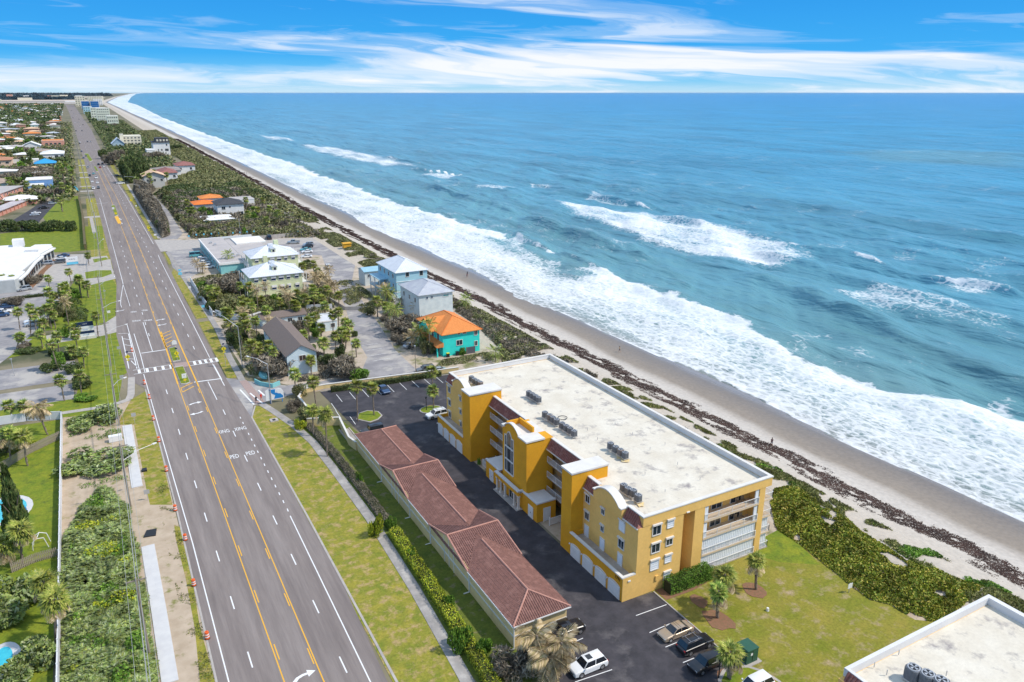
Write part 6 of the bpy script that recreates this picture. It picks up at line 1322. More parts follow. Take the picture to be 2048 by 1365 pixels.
wall_run('hedge_wall', 'tall clipped brown hedge wall beside the road by the wide lawn', [(-5.5, 372), (-5.6, 470), (-7, 560)], 2.4, 0.9, mat('hedge_brown', (0.17, 0.13, 0.06), (0.10, 0.09, 0.035), rough=0.95, scale=1.2, coords='World', bump=0.1), cat='hedge')
wall_run('boardwalk_rail', 'dark wooden boardwalk rail behind the far corner of the condominium roof', [P(1020, 716), P(1060, 707), P(1100, 700)], 1.0, 0.3, WOODP, cat='railing')
wall_run('garden_wall', 'pale low garden wall left of the light blue house', [(62, 250), (64, 225), (70, 222)], 1.2, 0.2, CONC)
# pools
WATERP = mat('pool_water', (0.03, 0.42, 0.55), (0.05, 0.52, 0.62), rough=0.08, scale=1.5, spec=0.7)
def pool(label, c, rx, ry, n=20):
    o = thing('swimming_pool', label, 'pool', (*c, 0)); MB().prism(circle(c[0], c[1], 1, n, rx + .9, ry + .9), 0.0, 0.10).build('pool_deck', CONCN, o); MB().prism(circle(c[0], c[1], 1, n, rx, ry), 0.08, 0.12).build('water', WATERP, o); return o
po1 = pool('pale blue pool behind the dark conifer at the left edge', P(8, 1022), 3.2, 4.2)
for k in range(3):
    X, Y = P(22 + k * 9, 990 + k * 17); MB().prism([(X - 1, Y - .4), (X + 1, Y - .2), (X + .8, Y + .5), (X - .9, Y + .4)], 0.12, 0.5).build('float', SIGNW if k % 2 else SIGNB, po1)
pool('small turquoise pool with white rim at the bottom left corner', P(6, 1322), 1.0, 2.6)
o = thing('swing_frame', 'thin white curved play frame on the lawn near the left fence', 'play frame', (*P(82, 1088), 0)); X, Y = P(82, 1098)
b = MB(); b.path([(X - 1, Y, 0), (X - .9, Y, 1.3), (X - .3, Y, 1.8), (X + .6, Y, 1.7), (X + 1, Y, 0)], [.06] * 5, 5).path([(X - 1, Y + 1.6, 0), (X - .8, Y + 1.6, 1.4), (X, Y + 1.6, 1.9), (X + .9, Y + 1.6, 1.5), (X + 1.2, Y + 1.6, 0)], [.06] * 5, 5).tube((X - .3, Y, 1.8), (X, Y + 1.6, 1.9), .05); b.build('frame', WHITE, o)

# === PEOPLE
SKIN = mat('skin', (0.45, 0.27, 0.19), rough=0.6)
def person(label, px, py, shirt, shorts, ang, hair=(0.05, 0.03, 0.02), hat=None, loc=None, stride=0.22):
    X, Y, Z = loc if loc else (*P(px, py), 0.03); o = thing('person', label, 'person', (X, Y, Z), R(ang))
    pts = {'pelvis': (0, 0, .92), 'belly': (0.0, 0, 1.08), 'chest': (0.03, 0, 1.3), 'neck': (0.03, 0, 1.46), 'head': (0.05, 0, 1.62), 'crown': (0.04, 0, 1.72)}
    rad = {'pelvis': .15, 'belly': .125, 'chest': .15, 'neck': .06, 'head': .095, 'crown': .07}; ed = [('pelvis', 'belly'), ('belly', 'chest'), ('chest', 'neck'), ('neck', 'head'), ('head', 'crown')]
    for s, n in ((1, 'l'), (-1, 'r')):
        f = stride * s
        for k, p, r_ in (('hip', (0, .09 * s, .86), .095), ('knee', (f * .55, .1 * s, .47), .06), ('ankle', (f - .03 if s > 0 else f - .05, .1 * s, .09), .042), ('toe', (f + .14, .11 * s, .04), .035), ('sh', (.02, .19 * s, 1.40), .062), ('el', (-f * .35, .24 * s, 1.14), .045), ('wr', (-f * .7 + .06, .22 * s, .90), .033), ('hand', (-f * .8 + .08, .22 * s, .82), .035)):
            pts[k + n] = p; rad[k + n] = r_
        ed += [('pelvis', 'hip' + n), ('hip' + n, 'knee' + n), ('knee' + n, 'ankle' + n), ('ankle' + n, 'toe' + n), ('chest', 'sh' + n), ('sh' + n, 'el' + n), ('el' + n, 'wr' + n), ('wr' + n, 'hand' + n)]
    keys = list(pts); me = bpy.data.meshes.new('body'); me.from_pydata([pts[k] for k in keys], [(keys.index(a), keys.index(c)) for a, c in ed], [])
    bo = bpy.data.objects.new('body', me); col.objects.link(bo); m = bo.modifiers.new('s', 'SKIN'); bo.modifiers.new('d', 'SUBSURF').levels = 1
    for i, k in enumerate(keys): me.skin_vertices[0].data[i].radius = (rad[k], rad[k])
    me.skin_vertices[0].data[0].use_root = True
    bpy.context.view_layer.update(); dg = bpy.context.evaluated_depsgraph_get(); nm = bpy.data.meshes.new_from_object(bo.evaluated_get(dg)); bpy.data.objects.remove(bo)
    nm.materials.clear()
    for mm in (SKIN, mat('shirt_%02d' % int(shirt[0] * 99), shirt, rough=.9), mat('shorts_%02d' % int(shorts[2] * 99), shorts, rough=.9)): nm.materials.append(mm)
    for p in nm.polygons:
        c = p.center; p.material_index = 1 if (0.98 < c.z < 1.46 and not (c.z < 1.16 and abs(c.y) > .17)) else (2 if 0.56 < c.z <= 0.98 and abs(c.y) < .19 else 0); p.use_smooth = True
    link('body', nm, o); hm = mat('hair_%02d' % int(hair[0] * 99), hair, rough=.9)
    hb = MB(); 
    for z0, z1, r0, r1 in ((1.60, 1.68, .115, .12), (1.68, 1.76, .12, .085), (1.76, 1.79, .085, .03)): hb.tube((0.02, 0, z0), (0.02, 0, z1), r0, r1, n=10)
    link('hair', hb.mesh('hair', hm, True), o)
    if hat: link('hat', MB().tube((0.04, 0, 1.70), (0.04, 0, 1.72), .22, n=12).tube((0.04, 0, 1.72), (0.04, 0, 1.84), .12, .10, n=12).mesh('hat', hat), o)
    return o
person('person in a dark navy top walking on the brick crossing', 513, 807, (0.02, 0.025, 0.05), (0.02, 0.02, 0.03), 100, hair=(.35, .2, .1))
person('person in a red top with a pale hat walking on the brick crossing', 523, 802, (0.65, 0.03, 0.02), (0.55, 0.12, 0.08), 105, hat=mat('hat_pink', (0.75, 0.45, 0.48)))
for px, py, c, a, lab in ((1543, 892, (0.10, 0.05, 0.06), 60, 'person in dark clothes walking on the dry sand near the right end of the condominium'), (935, 552, (0.05, 0.05, 0.06), 90, 'person in dark clothes by the water beyond the blue houses'), (934, 556, (0.2, 0.1, 0.1), 80, 'second person by the water beyond the blue houses'), (1239, 705, (0.3, 0.2, 0.1), 120, 'small figure on the wet sand above the condominium roof'), (493, 349, (0.1, 0.1, 0.1), 90, 'tiny figure far along the beach left of the surf'), (489, 348, (0.3, 0.1, 0.1), 90, 'second tiny figure far along the beach')):
    X, Y, Z = PB(px, py); person(lab, 0, 0, c, (0.05, 0.05, 0.1), a, loc=(X, Y, Z))
# === HOUSES
METR = mat('metal_roof_white', (0.74, 0.76, 0.79), (0.66, 0.68, 0.72), rough=0.45, scale=0.5, metal=0.1)
METRG = mat('metal_roof_grey', (0.60, 0.61, 0.63), (0.50, 0.51, 0.56), rough=0.4, scale=0.5, metal=0.2)
METRB = mat('metal_roof_blue', (0.33, 0.53, 0.64), (0.27, 0.47, 0.58), rough=0.5, scale=0.6)
SHING = mat('brown_shingles', (0.22, 0.17, 0.15), (0.15, 0.12, 0.105), rough=0.95, scale=2.5, detail=8, coords='World', stretch=(1, 4, 1))
SHINGD = mat('dark_slate_roof', (0.045, 0.047, 0.055), (0.075, 0.078, 0.088), rough=0.9, scale=2.5, coords='World')
TERRA = mat('orange_tile_roof', (0.72, 0.26, 0.07), (0.60, 0.20, 0.05), rough=0.85, scale=1.2, detail=8, coords='World', stretch=(3, 1, 1)); TERRAB = mat('bright_orange_roof', (0.80, 0.22, 0.04), (0.70, 0.17, 0.03), rough=0.85, scale=1)
PEACH = mat('peach_tile_roof', (0.72, 0.50, 0.33), (0.64, 0.42, 0.27), rough=0.9, scale=1); REDR = mat('dull_red_roof', (0.32, 0.14, 0.12), (0.26, 0.11, 0.10), rough=0.9, scale=1)
TEAL = mat('turquoise_wall', (0.04, 0.74, 0.64), (0.035, 0.66, 0.58), rough=0.85, scale=0.8); LBLUE = mat('light_blue_wall', (0.38, 0.60, 0.68), (0.33, 0.55, 0.63), rough=0.8, scale=.8, stretch=(.1, .1, 6)); PALEG = mat('pale_grey_wall', (0.68, 0.71, 0.69), (0.56, 0.60, 0.60), rough=0.85, scale=.7)
PYEL = mat('pale_yellow_siding', (0.66, 0.70, 0.44), (0.60, 0.64, 0.40), rough=0.85, scale=0.7, stretch=(.1, .1, 5)); AQUA = mat('aqua_wall', (0.24, 0.55, 0.56), (0.20, 0.48, 0.50), rough=0.85, scale=.6); BWHITE = mat('bluish_white_wall', (0.62, 0.72, 0.76), (0.56, 0.66, 0.70), rough=.85, scale=.6)
WWALL = mat('white_wall', (0.78, 0.77, 0.75), (0.70, 0.69, 0.68), rough=.85, scale=.4); CREAMW = mat('cream_wall', (0.72, 0.67, 0.52), (0.65, 0.60, 0.47), rough=.85, scale=.4); PINKW = mat('salmon_wall', (0.66, 0.33, 0.25), (0.58, 0.28, 0.21), rough=.85, scale=.5); BLUEW = mat('blue_wall', (0.22, 0.40, 0.70), (0.18, 0.35, 0.64), rough=.85, scale=.5)
SAGE = mat('sage_white_wall', (0.66, 0.70, 0.58), (0.60, 0.63, 0.52), rough=.85, scale=.3); GREYR = mat('grey_flat_roof', (0.40, 0.37, 0.36), (0.48, 0.44, 0.42), rough=.9, scale=.2, coords='World', detail=8); FLATW = mat('white_flat_roof', (0.80, 0.77, 0.72), (0.68, 0.65, 0.62), rough=.9, scale=.15, coords='World', detail=8, c3=(.5, .46, .42), scale3=.12, cut3=(.6, .75)); NAVYW = mat('navy_wall', (0.015, 0.06, 0.18), rough=.6)
def seams(b, x0, x1, y0, y1, z0, z1, inset, axis='x', step=0.6):      # standing seams of a hip metal roof
    if axis == 'y':
        c = MB(); seams(c, y0, y1, x0, x1, z0, z1, inset, 'x', step); b.v += [(q[1], q[0], q[2]) for q in c.v[0:0]]
        n = len(b.v); b.v += [(v_[1], v_[0], v_[2]) for v_ in c.v]; b.f += [tuple(n + i for i in f_) for f_ in c.f]; b.m += [b.cur] * len(c.f); return
    ym = (y0 + y1) / 2; x = x0 + step / 2
    while x < x1:
        t = min(1, (x - x0) / inset, (x1 - x) / inset)
        for ye in (y0, y1): b.tube((x, ye, z0 + .02), (x, ye + (ym - ye) * t, z0 + (z1 - z0) * t + .02), 0.03, n=3, cap=False)
        x += step
    y = y0 + step / 2
    while y < y1:
        t = min(1, (y - y0) / (ym - y0), (y1 - y) / (y1 - ym))
        for xe, s in ((x0, 1), (x1, -1)): b.tube((xe, y, z0 + .02), (xe + s * inset * t, y, z0 + (z1 - z0) * t + .02), 0.03, n=3, cap=False)
        y += step
def house(name, label, cat, x0, x1, y0, y1, h, wall, rh=0.0, roofm=None, style='hip', axis='x', over=0.5, base=0.0, seam=0, wins=None, ridge=None, gable_m=None):
    o = thing(name, label, cat, ((x0 + x1) / 2, (y0 + y1) / 2, base))
    MB().box(x0, x1, y0, y1, base, h).build('wall', wall, o)
    if style == 'hip':
        w = min(x1 - x0, y1 - y0) / 2 + over; ax = axis
        ro = MB().roof(x0 - over, x1 + over, y0 - over, y1 + over, h, h + rh, inset=w, axis=ax).build('roof', roofm, o)
        if seam: s = MB(); seams(s, x0 - over, x1 + over, y0 - over, y1 + over, h, h + rh, w, ax, seam); s.build('roof_seams', roofm, ro, kind='stuff')
        r_ = MB()
        e = [(x0 - over, y0 - over), (x1 + over, y0 - over), (x1 + over, y1 + over), (x0 - over, y1 + over)]
        if ax == 'x': A, B_ = (x0 - over + w, (y0 + y1) / 2), (x1 + over - w, (y0 + y1) / 2); pr = [(0, A), (3, A), (1, B_), (2, B_)]
        else: A, B_ = ((x0 + x1) / 2, y0 - over + w), ((x0 + x1) / 2, y1 + over - w); pr = [(0, A), (1, A), (2, B_), (3, B_)]
        for i, q in pr: r_.tube((*e[i], h + .03), (*q, h + rh + .03), .08, n=4)
        r_.tube((*A, h + rh + .03), (*B_, h + rh + .03), .08, n=4); r_.build('ridge', ridge or roofm, ro)
    elif style == 'gable':
        if axis == 'y':
            xm_ = (x0 + x1) / 2; MB().extrude([(x0, h), (x1, h), (xm_, h + rh)], 'y', y0, y1).build('gable_wall', gable_m or wall, o)
            k = rh / ((x1 - x0) / 2); ro = MB()
            for s, xe in ((-1, x0 - over), (1, x1 + over)): z = h - k * over; ro.extrude([(xe, z), (xm_, h + rh), (xm_, h + rh + .15), (xe, z + .15)] if s > 0 else [(xm_, h + rh), (xe, z), (xe, z + .15), (xm_, h + rh + .15)], 'y', y0 - over, y1 + over)
        else:
            ym_ = (y0 + y1) / 2; MB().extrude([(y0, h), (y1, h), (ym_, h + rh)], 'x', x0, x1).build('gable_wall', gable_m or wall, o)
            k = rh / ((y1 - y0) / 2); ro = MB()
            for s, ye in ((-1, y0 - over), (1, y1 + over)): z = h - k * over; ro.extrude([(ye, z), (ym_, h + rh), (ym_, h + rh + .15), (ye, z + .15)] if s > 0 else [(ym_, h + rh), (ye, z), (ye, z + .15), (ym_, h + rh + .15)], 'x', x0 - over, x1 + over)
        ro.build('roof', roofm, o)
    else:
        MB().box(x0 - .15, x1 + .15, y0 - .15, y1 + .15, h, h + .35).build('fascia', roofm if style == 'slab' else WWALL, o)
        MB().box(x0 + .1, x1 - .1, y0 + .1, y1 - .1, h + .35, h + .40).build('roof', roofm, o)
    for w in (wins or []): window(o, *w[:6], **(w[6] if len(w) > 6 else {}))
    return o
def row(face, a0, a1, n, plane, z, w, h, **k): return [(face, a0 + (a1 - a0) * i / max(1, n - 1), plane, z, w, h, k) for i in range(n)]
# turquoise house with an orange roof
tq = house('turquoise_house', 'turquoise house with a bright orange hip roof beside the beach', 'house', 73.0, 83.4, 170.0, 186.0, 6.0, TEAL, 3.0, TERRA, 'hip', 'y', 0.6, ridge=TERRAB,
      wins=[('S', 76.8, 170.0, 2.5, 1.6, 1.3, {}), ('S', 81.9, 170.0, 4.5, .8, 1.2, {}), ('S', 81.9, 170.0, 1.6, .8, 1.2, {}), ('S', 77.2, 170.0, 5.4, .6, .35, {'grid': 1}), ('S', 78.6, 170.0, 5.4, .9, .35, {'grid': 1})])
b = MB(); b.extrude([(174.5, 6.0), (181.5, 6.0), (178.0, 8.4)], 'x', 71.6, 75.5); b.build('dormer', TEAL, tq); b = MB(); b.face([(71.2, 173.9, 5.8), (77.5, 173.9, 5.8), (77.5, 178, 8.55), (71.2, 178, 8.55)]).face([(77.5, 182.1, 5.8), (71.2, 182.1, 5.8), (71.2, 178, 8.55), (77.5, 178, 8.55)]); b.build('dormer_roof', TERRA, tq)
b = MB(); b.face([(71.2, 169.6, 2.7), (71.2, 185, 2.7), (73.05, 185, 3.8), (73.05, 169.6, 3.8)]).face([(71.2, 169.6, 2.7), (73.05, 169.6, 3.8), (73.05, 169.6, 2.7)]); b.build('porch_roof', TERRA, tq)
for y in (170.2, 174, 178, 182): MB().box(71.4, 71.7, y, y + .3, 0, 2.7).build('porch_post', TEAL, tq)
for z in (0.2, 3.6):
    for y in (184, 180.5, 177, 173.5): window(tq, 'W', y, 73.0, z, 1.2, 2.0)
for X, lab in ((74.0, 'black bin with a yellow lid against the turquoise house'), (76.6, 'black bin beside the round bush at the turquoise house')):
    bo = thing('wheelie_bin', lab, 'bin', (X, 169.3, 0)); MB().box(X - .35, X + .35, 169.0, 169.6, 0.05, 1.0).build('body', BLACKM, bo); MB().box(X - .38, X + .38, 168.95, 169.65, 1.0, 1.1).build('lid', YELLOWS if X < 75 else BLACKM, bo)
o = thing('garden_gate', 'dark grey gate panels against the turquoise house', 'gate', (80, 169.2, 0)); MB().box(79.2, 81.6, 169.0, 169.2, 0, 1.8).build('panel', mat('grey_gate', (.10, .10, .12)), o); MB().box(79.1, 79.25, 168.95, 169.25, 0, 1.9).build('post', WOODP, o)
for i in range(3): X, Y = 88.6 + i * .9, 168 + i * 1.2; lo = thing('beach_lounger', 'white lounger on the sand beside the turquoise house', 'lounger', (X, Y, 0.1), group='white loungers beside the turquoise house'); MB().box(X - .3, X + .3, Y - .9, Y + .5, .35, .42).build('seat', WHITE, lo); MB().box(X - .3, X + .3, Y + .5, Y + 1.0, .42, .75).build('backrest', WHITE, lo)
# light blue tall house and its neighbour
bl = house('blue_house', 'tall light blue house with a pale metal hip roof beside the beach', 'house', 81.4, 92.0, 225.5, 243.0, 9.9, LBLUE, 2.9, METR, 'hip', 'y', .5, seam=.7,
      wins=[('S', 84.6, 225.5, 8.2, 1.1, 1.5, {'grid': 1}), ('S', 89.4, 225.5, 8.1, 1.1, 1.6, {'grid': 1}), ('S', 84.8, 225.5, 5.0, 1.0, 1.0, {'grid': 1}), ('S', 85.0, 225.5, 1.4, 1.0, 1.0, {'grid': 1})] + row('W', 241, 229, 4, 81.4, 7.6, 1.1, 1.3) + row('W', 241, 229, 4, 81.4, 4.4, 1.1, 1.3))
MB().box(81.2, 92.2, 225.38, 225.5, 3.4, 3.55).box(81.2, 92.2, 225.38, 225.5, 6.7, 6.85).build('band', WHITE, bl)
MB().box(78.2, 81.4, 229, 243, 3.0, 3.25).box(78.2, 81.4, 233, 243, 6.2, 6.4).build('deck', METRB, bl, kind='stuff'); railing(bl, [(78.3, 243), (78.3, 229), (81.4, 229)], 3.25); [MB().box(78.3, 78.55, y, y + .25, 0, 6.2).build('post', WHITE, bl) for y in (229.2, 233.2, 238, 242.5)]
b = MB(); 
for i in range(12): b.box(79.0 - .0, 80.4, 218.5 + i * .55, 219.2 + i * .55, .2 + i * .25, .3 + i * .25)
b.tube((79.0, 218.5, 1.1), (79.0, 225, 4.1), .06).tube((80.4, 218.5, 1.1), (80.4, 225, 4.1), .06); b.build('stairs', WHITE, bl)
sh = house('blue_outbuilding', 'low wing with a bright blue metal roof left of the tall light blue house', 'house', 79.5, 85, 252, 259, 5.0, PALEG, .8, METRB, 'gable', 'x', .4, wins=[('S', 80.6, 252, 3, .9, 1, {}), ('S', 82.8, 252, 3, .9, 1.2, {})])
house('grey_roofed_house', 'pale grey house with ribbed metal hip roof between the light blue and turquoise houses', 'house', 78.6, 89.2, 199.5, 214.5, 8.8, PALEG, 2.4, METRG, 'hip', 'y', .5, seam=.45,
      wins=[('S', 80.8, 199.5, 7.4, .6, .55, {'grid': 1, 'pane': GLASSB}), ('S', 82.3, 199.5, 7.5, .6, .5, {'grid': 1, 'pane': GLASSB}), ('S', 86.2, 199.5, 7.5, 1.7, .5, {'pane': mat('aqua_glass', (.1, .3, .32), rough=.1)})] + row('W', 212, 203, 3, 78.6, 6, 1, 1.3))
# two pale yellow houses with white metal roofs
for nm, x0, x1, y0, y1, lab in (('near', 41.8, 58.4, 254.2, 267.4, 'nearer pale yellow three storey house with a white metal hip roof and dormer'), ('far', 48.0, 64.6, 285.2, 299.0, 'farther pale yellow house with a white metal hip roof, behind its twin')):
    n_ = nm == 'near'; ys_ = y0
    w = []
    for i, (x, ww) in enumerate(((x0 + 1.0, 1.2), (x0 + 3.6, 1.2), (x0 + 6.4, 1.5), (x0 + 8.9, 1.5), (x0 + 11.5, 1.1), (x0 + 14.2, 1.2))):
        for z in (5.1, 2.0): w.append(('S', x, ys_, z, ww, .75, {'grid': 1, 'pane': GLASSB}))
    ho = house('yellow_house', lab, 'house', x0, x1, y0, y1, 6.9, PYEL, 3.0, METR, 'hip', 'x', .7, seam=.62, wins=w)
    for (x, ww) in ((x0 + 1.0, 1.2), (x0 + 3.6, 1.2), (x0 + 6.4, 1.5), (x0 + 8.9, 1.5), (x0 + 11.5, 1.1), (x0 + 14.2, 1.2)):
        for z in (5.85, 2.75): MB().box(x - .1, x + ww + .1, ys_ - .38, ys_ - .13, z, z + .75).build('awning', WHITE, ho)
    xm_ = (x0 + x1) / 2; ym_ = (y0 + y1) / 2
    dmr = MB().box(xm_ - .8, xm_ + .8, y0 + 2.0, ym_, 7.6, 9.3).build('dormer', PYEL, ho); MB().extrude([(xm_ - 1.05, 9.3), (xm_ + 1.05, 9.3), (xm_, 10.0)], 'y', y0 + 1.8, ym_).build('dormer_roof', METR, dmr); window(ho, 'S', xm_ - .4, y0 + 2.0, 8.1, .8, .9, grid=1)
    MB().box(xm_ - .9, xm_ + .9, ym_ - .9, ym_ + .9, 9.7, 10.3).build('cupola', METR, ho)
    MB().box(x1, x1 + 1.6, y0 + .2, y1 - .5, 3.3, 3.5).box(x0 - 1.6, x0, y0 + .2, y1 - .5, 3.3, 3.5).build('veranda_floor', WHITE, ho, kind='stuff')
    for xx in (x1 + 1.5, x0 - 1.5):
        railing(ho, [(xx, y0 + .2), (xx, y1 - .5)], 3.5, post=3.3, bal=.3)
        for y in (y0 + .2, y0 + 4.3, y0 + 8.4, y1 - .6): MB().box(xx - .1, xx + .1, y, y + .2, 0, 6.8).build('veranda_post', WHITE, ho)
    if not n_: MB().box(x1 - 6, x1 - 4.4, y1 - 2.5, y1 - 1.0, 6.9, 10.6).build('chimney', PYEL, ho)
    else: MB().box(x0 + 9.5, x0 + 11.0, y1 + 14, y1 + 15, 0, 8).build('chimney', PYEL, ho)
# aqua flat roofed motel: an L of two wings
mo = thing('motel_building', 'aqua motel with a large flat pale roof beside the side road', 'building', (45, 320, 0)); HM = 4.0
MB().box(38.2, 47.5, 295, 351, 0, HM).box(47.5, 57.0, 296, 306, 0, HM).box(47.5, 60, 318, 345, 0, HM).build('wall', AQUA, mo)
MB().box(38.2, 47.5, 295, 351, HM + .0, HM + .12).build('roof', GREYR, mo); MB().box(47.6, 57.0, 296, 318, HM - .2, HM + .11).box(47.6, 60, 318.1, 345, HM - .2, HM + .1).build('roof', GREYR, mo); MB().box(50, 62, 330, 344.5, HM + .1, HM + .6).build('raised_roof', FLATW, mo)
MB().box(37.8, 38.2, 294.6, 351.4, HM - .5, HM + .3).box(38.2, 57, 294.6, 295, HM - .5, HM + .3).box(38.2, 60, 351, 351.4, HM - .5, HM + .3).build('fascia', WWALL, mo)
for i in range(9): window(mo, 'W', 349 - i * 6, 38.2, 1.0, 2.2, 1.5)
for k, (x, y) in enumerate(((43, 306), (45, 309), (46.5, 306), (44.5, 303.5), (41, 338), (42, 333))): MB().box(x - .5, x + .5, y - .5, y + .5, HM + .12, HM + .9).build('roof_unit', METALG, mo)
# grey roofed cottages
house('cottage', 'long light blue cottage with a brown shingle gable roof near the sidewalk', 'house', 34.9, 41.9, 174.8, 201.5, 5.2, BWHITE, 2.1, SHING, 'gable', 'y', .45, wins=row('W', 199, 178, 6, 34.9, 3.4, 1.1, 1.0, frame=WHITE) + [('S', 37.8, 174.8, 3.4, 1.5, 1.3, {'pane': mat('dark_boards', (.06, .04, .035))})])
house('cottage', 'small pale cottage with a low brown roof behind the long cottage', 'house', 37.5, 49.8, 216.8, 222.5, 2.9, BWHITE, 1.0, SHING, 'gable', 'x', .4, wins=row('S', 38.8, 47.6, 4, 216.8, 1.1, 1.2, 1.1))
house('cottage', 'small white cottage beside the green fence patch and round palm', 'house', 50.6, 56, 206, 214, 2.8, BWHITE, .3, METR, 'flat', wins=row('S', 51.4, 54.2, 2, 206, 1.0, 1.1, 1.1))
bo = thing('blue_boat', 'upturned pale blue boat hull on the ground below the bare tree', 'boat', (*P(525, 752), 0)); X, Y = P(527, 752); q = MB()
for i in range(8):
    t0, t1 = i / 8, (i + 1) / 8; a0, a1 = math.sin(math.pi * t0) ** .5, math.sin(math.pi * t1) ** .5
    for (u0, v0), (u1, v1) in (((-1, 0), (-.6, .8)), ((-.6, .8), (.6, .8)), ((.6, .8), (1, 0))): q.face([(X + u0 * a0, Y - 3 + 6 * t0, .1 + v0 * a0), (X + u1 * a0, Y - 3 + 6 * t0, .1 + v1 * a0), (X + u1 * a1, Y - 3 + 6 * t1, .1 + v1 * a1), (X + u0 * a1, Y - 3 + 6 * t1, .1 + v0 * a1)])
q.build('hull', AQUA, bo); wall_run('garden_wall', 'low aqua wall curving under the bare brown tree near the corner', [P(510, 766), P(522, 772), P(545, 776), P(560, 770)], 1.0, .25, AQUA, cat='wall')
# black roofed white house, orange roofs, white low house
house('white_house', 'white two storey house with a black hip roof beyond the motel', 'house', 58.6, 72.2, 437, 452, 7.0, WWALL, 2.6, SHINGD, 'hip', 'x', .8, wins=[('S', 60.8, 437, 4.2, 1.8, 1.6, {}), ('S', 64.6, 437, 5.0, .8, .8, {'grid': 1}), ('S', 69.2, 437, .3, 2.4, 2.3, {})])
house('orange_roofed_house', 'low house with a vivid orange roof left of the black roofed house', 'house', 50.2, 61, 462, 476, 4.6, WWALL, 1.6, TERRAB, 'hip', 'x', .8)
house('orange_roofed_house', 'dull terracotta roof behind the vivid orange one', 'house', 56, 68, 482, 494, 5.2, WWALL, 1.8, TERRA, 'hip', 'x', .6)
house('low_white_house', 'low house with a plain white hip roof in front of the black roofed house', 'house', 49, 62.5, 414, 428, 2.6, AQUA, 1.3, WWALL, 'hip', 'x', .9, wins=row('S', 57, 60, 2, 414, .4, 1.8, 1.6))
house('white_house', 'grey roofed white house just behind the black roofed one', 'house', 72, 84, 470, 484, 4.5, WWALL, .4, GREYR, 'flat')
wall_run('white_fence', 'white garden fence right of the black roofed house', [(63, 424), (74, 422), (86, 418)], 1.8, .15, WWALL, cat='fence'); wall_run('white_fence', 'white fence facing the dune beyond the black roofed house', [(84, 455), (92, 448), (92, 400)], 1.6, .15, WWALL, cat='fence')
# peach roofed house and the houses behind it
house('peach_roofed_house', 'house with a peach tile roof behind tall slender palms', 'house', 34.5, 47.5, 602, 622, 8.5, mat('stone_grey_wall', (.50, .49, .46), rough=.9), 2.6, PEACH, 'gable', 'y', 1.2, wins=row('S', 36, 45, 3, 602, 4.5, 1.4, 1.6))
house('red_roofed_house', 'white house with a dull red roof right of the peach roof', 'house', 48, 60, 640, 668, 6.5, WWALL, 2.4, REDR, 'hip', 'y', .8, wins=row('S', 50, 57, 2, 640, 3, 1.6, 1.8))
house('red_roofed_house', 'red roofed house nearest the dune beyond the peach roof', 'house', 66, 80, 700, 725, 6.5, WWALL, 2.6, REDR, 'hip', 'x', .8, wins=row('S', 68, 76, 2, 700, 3, 1.6, 1.8))
house('grey_roofed_house', 'broad grey brown roof between two dull red roofs', 'house', 46, 66, 672, 698, 5.5, WWALL, 2.2, mat('grey_brown_roof', (.30, .26, .24), rough=.95), 'hip', 'x', .8)
house('white_villa', 'tall white villa with a black rooftop level near the dune', 'house', 66, 82, 915, 940, 13.5, WWALL, .5, SHINGD, 'flat', wins=[('S', 70, 915, 5, .8, 1.8, {'grid': 1}), ('S', 73, 915, 5, 1.4, 1.8, {}), ('S', 77, 915, 4.6, 3.4, 2.4, {'grid': 4}), ('S', 78.5, 915, 10, 1.2, 2, {'grid': 1})]); 
vo = bpy.data.objects[-1]; MB().box(65, 83, 914, 941, 13.5, 14.0).build('eave', SHINGD, None); tag(bpy.data.objects[-1] if False else [o_ for o_ in bpy.data.objects if o_.name.startswith('eave')][0], 'black eave slab crowning the tall white villa', 'roof slab')
house('rooftop_pavilion', 'black pavilion level standing on the tall white villa', 'pavilion', 69, 82, 918, 936, 17.5, SHINGD, .4, SHINGD, 'slab', base=14.0, wins=row('S', 70, 79.5, 4, 918, 14.8, 1.6, 1.8, pane=CREAMW))
house('white_annex', 'low white annex left of the tall white villa', 'building', 58, 66, 900, 920, 7, WWALL, .4, WWALL, 'flat')
house('cream_apartments', 'cream four storey apartment block beyond the dark trees', 'building', 43, 64.5, 1067, 1095, 13.5, CREAMW, .6, CREAMW, 'flat', wins=[w for z in (1.2, 4.4, 7.6, 10.8) for w in row('S', 45, 61, 5, 1067, z, 2.0, 1.3)]); house('stair_block', 'cream stair block on the left end of the cream apartments', 'building', 41, 45, 1064, 1072, 16, CREAMW, .4, CREAMW, 'flat')
house('gabled_house', 'blue grey house with a steep front gable before the cream apartments', 'house', 31, 44, 1040, 1062, 7, mat('blue_grey_wall', (.40, .52, .58)), 6, METR, 'gable', 'y', 1.0, gable_m=mat('grey_blue_gable', (.30, .42, .52)), wins=row('S', 35, 39, 2, 1040, 2.5, 2, 2))
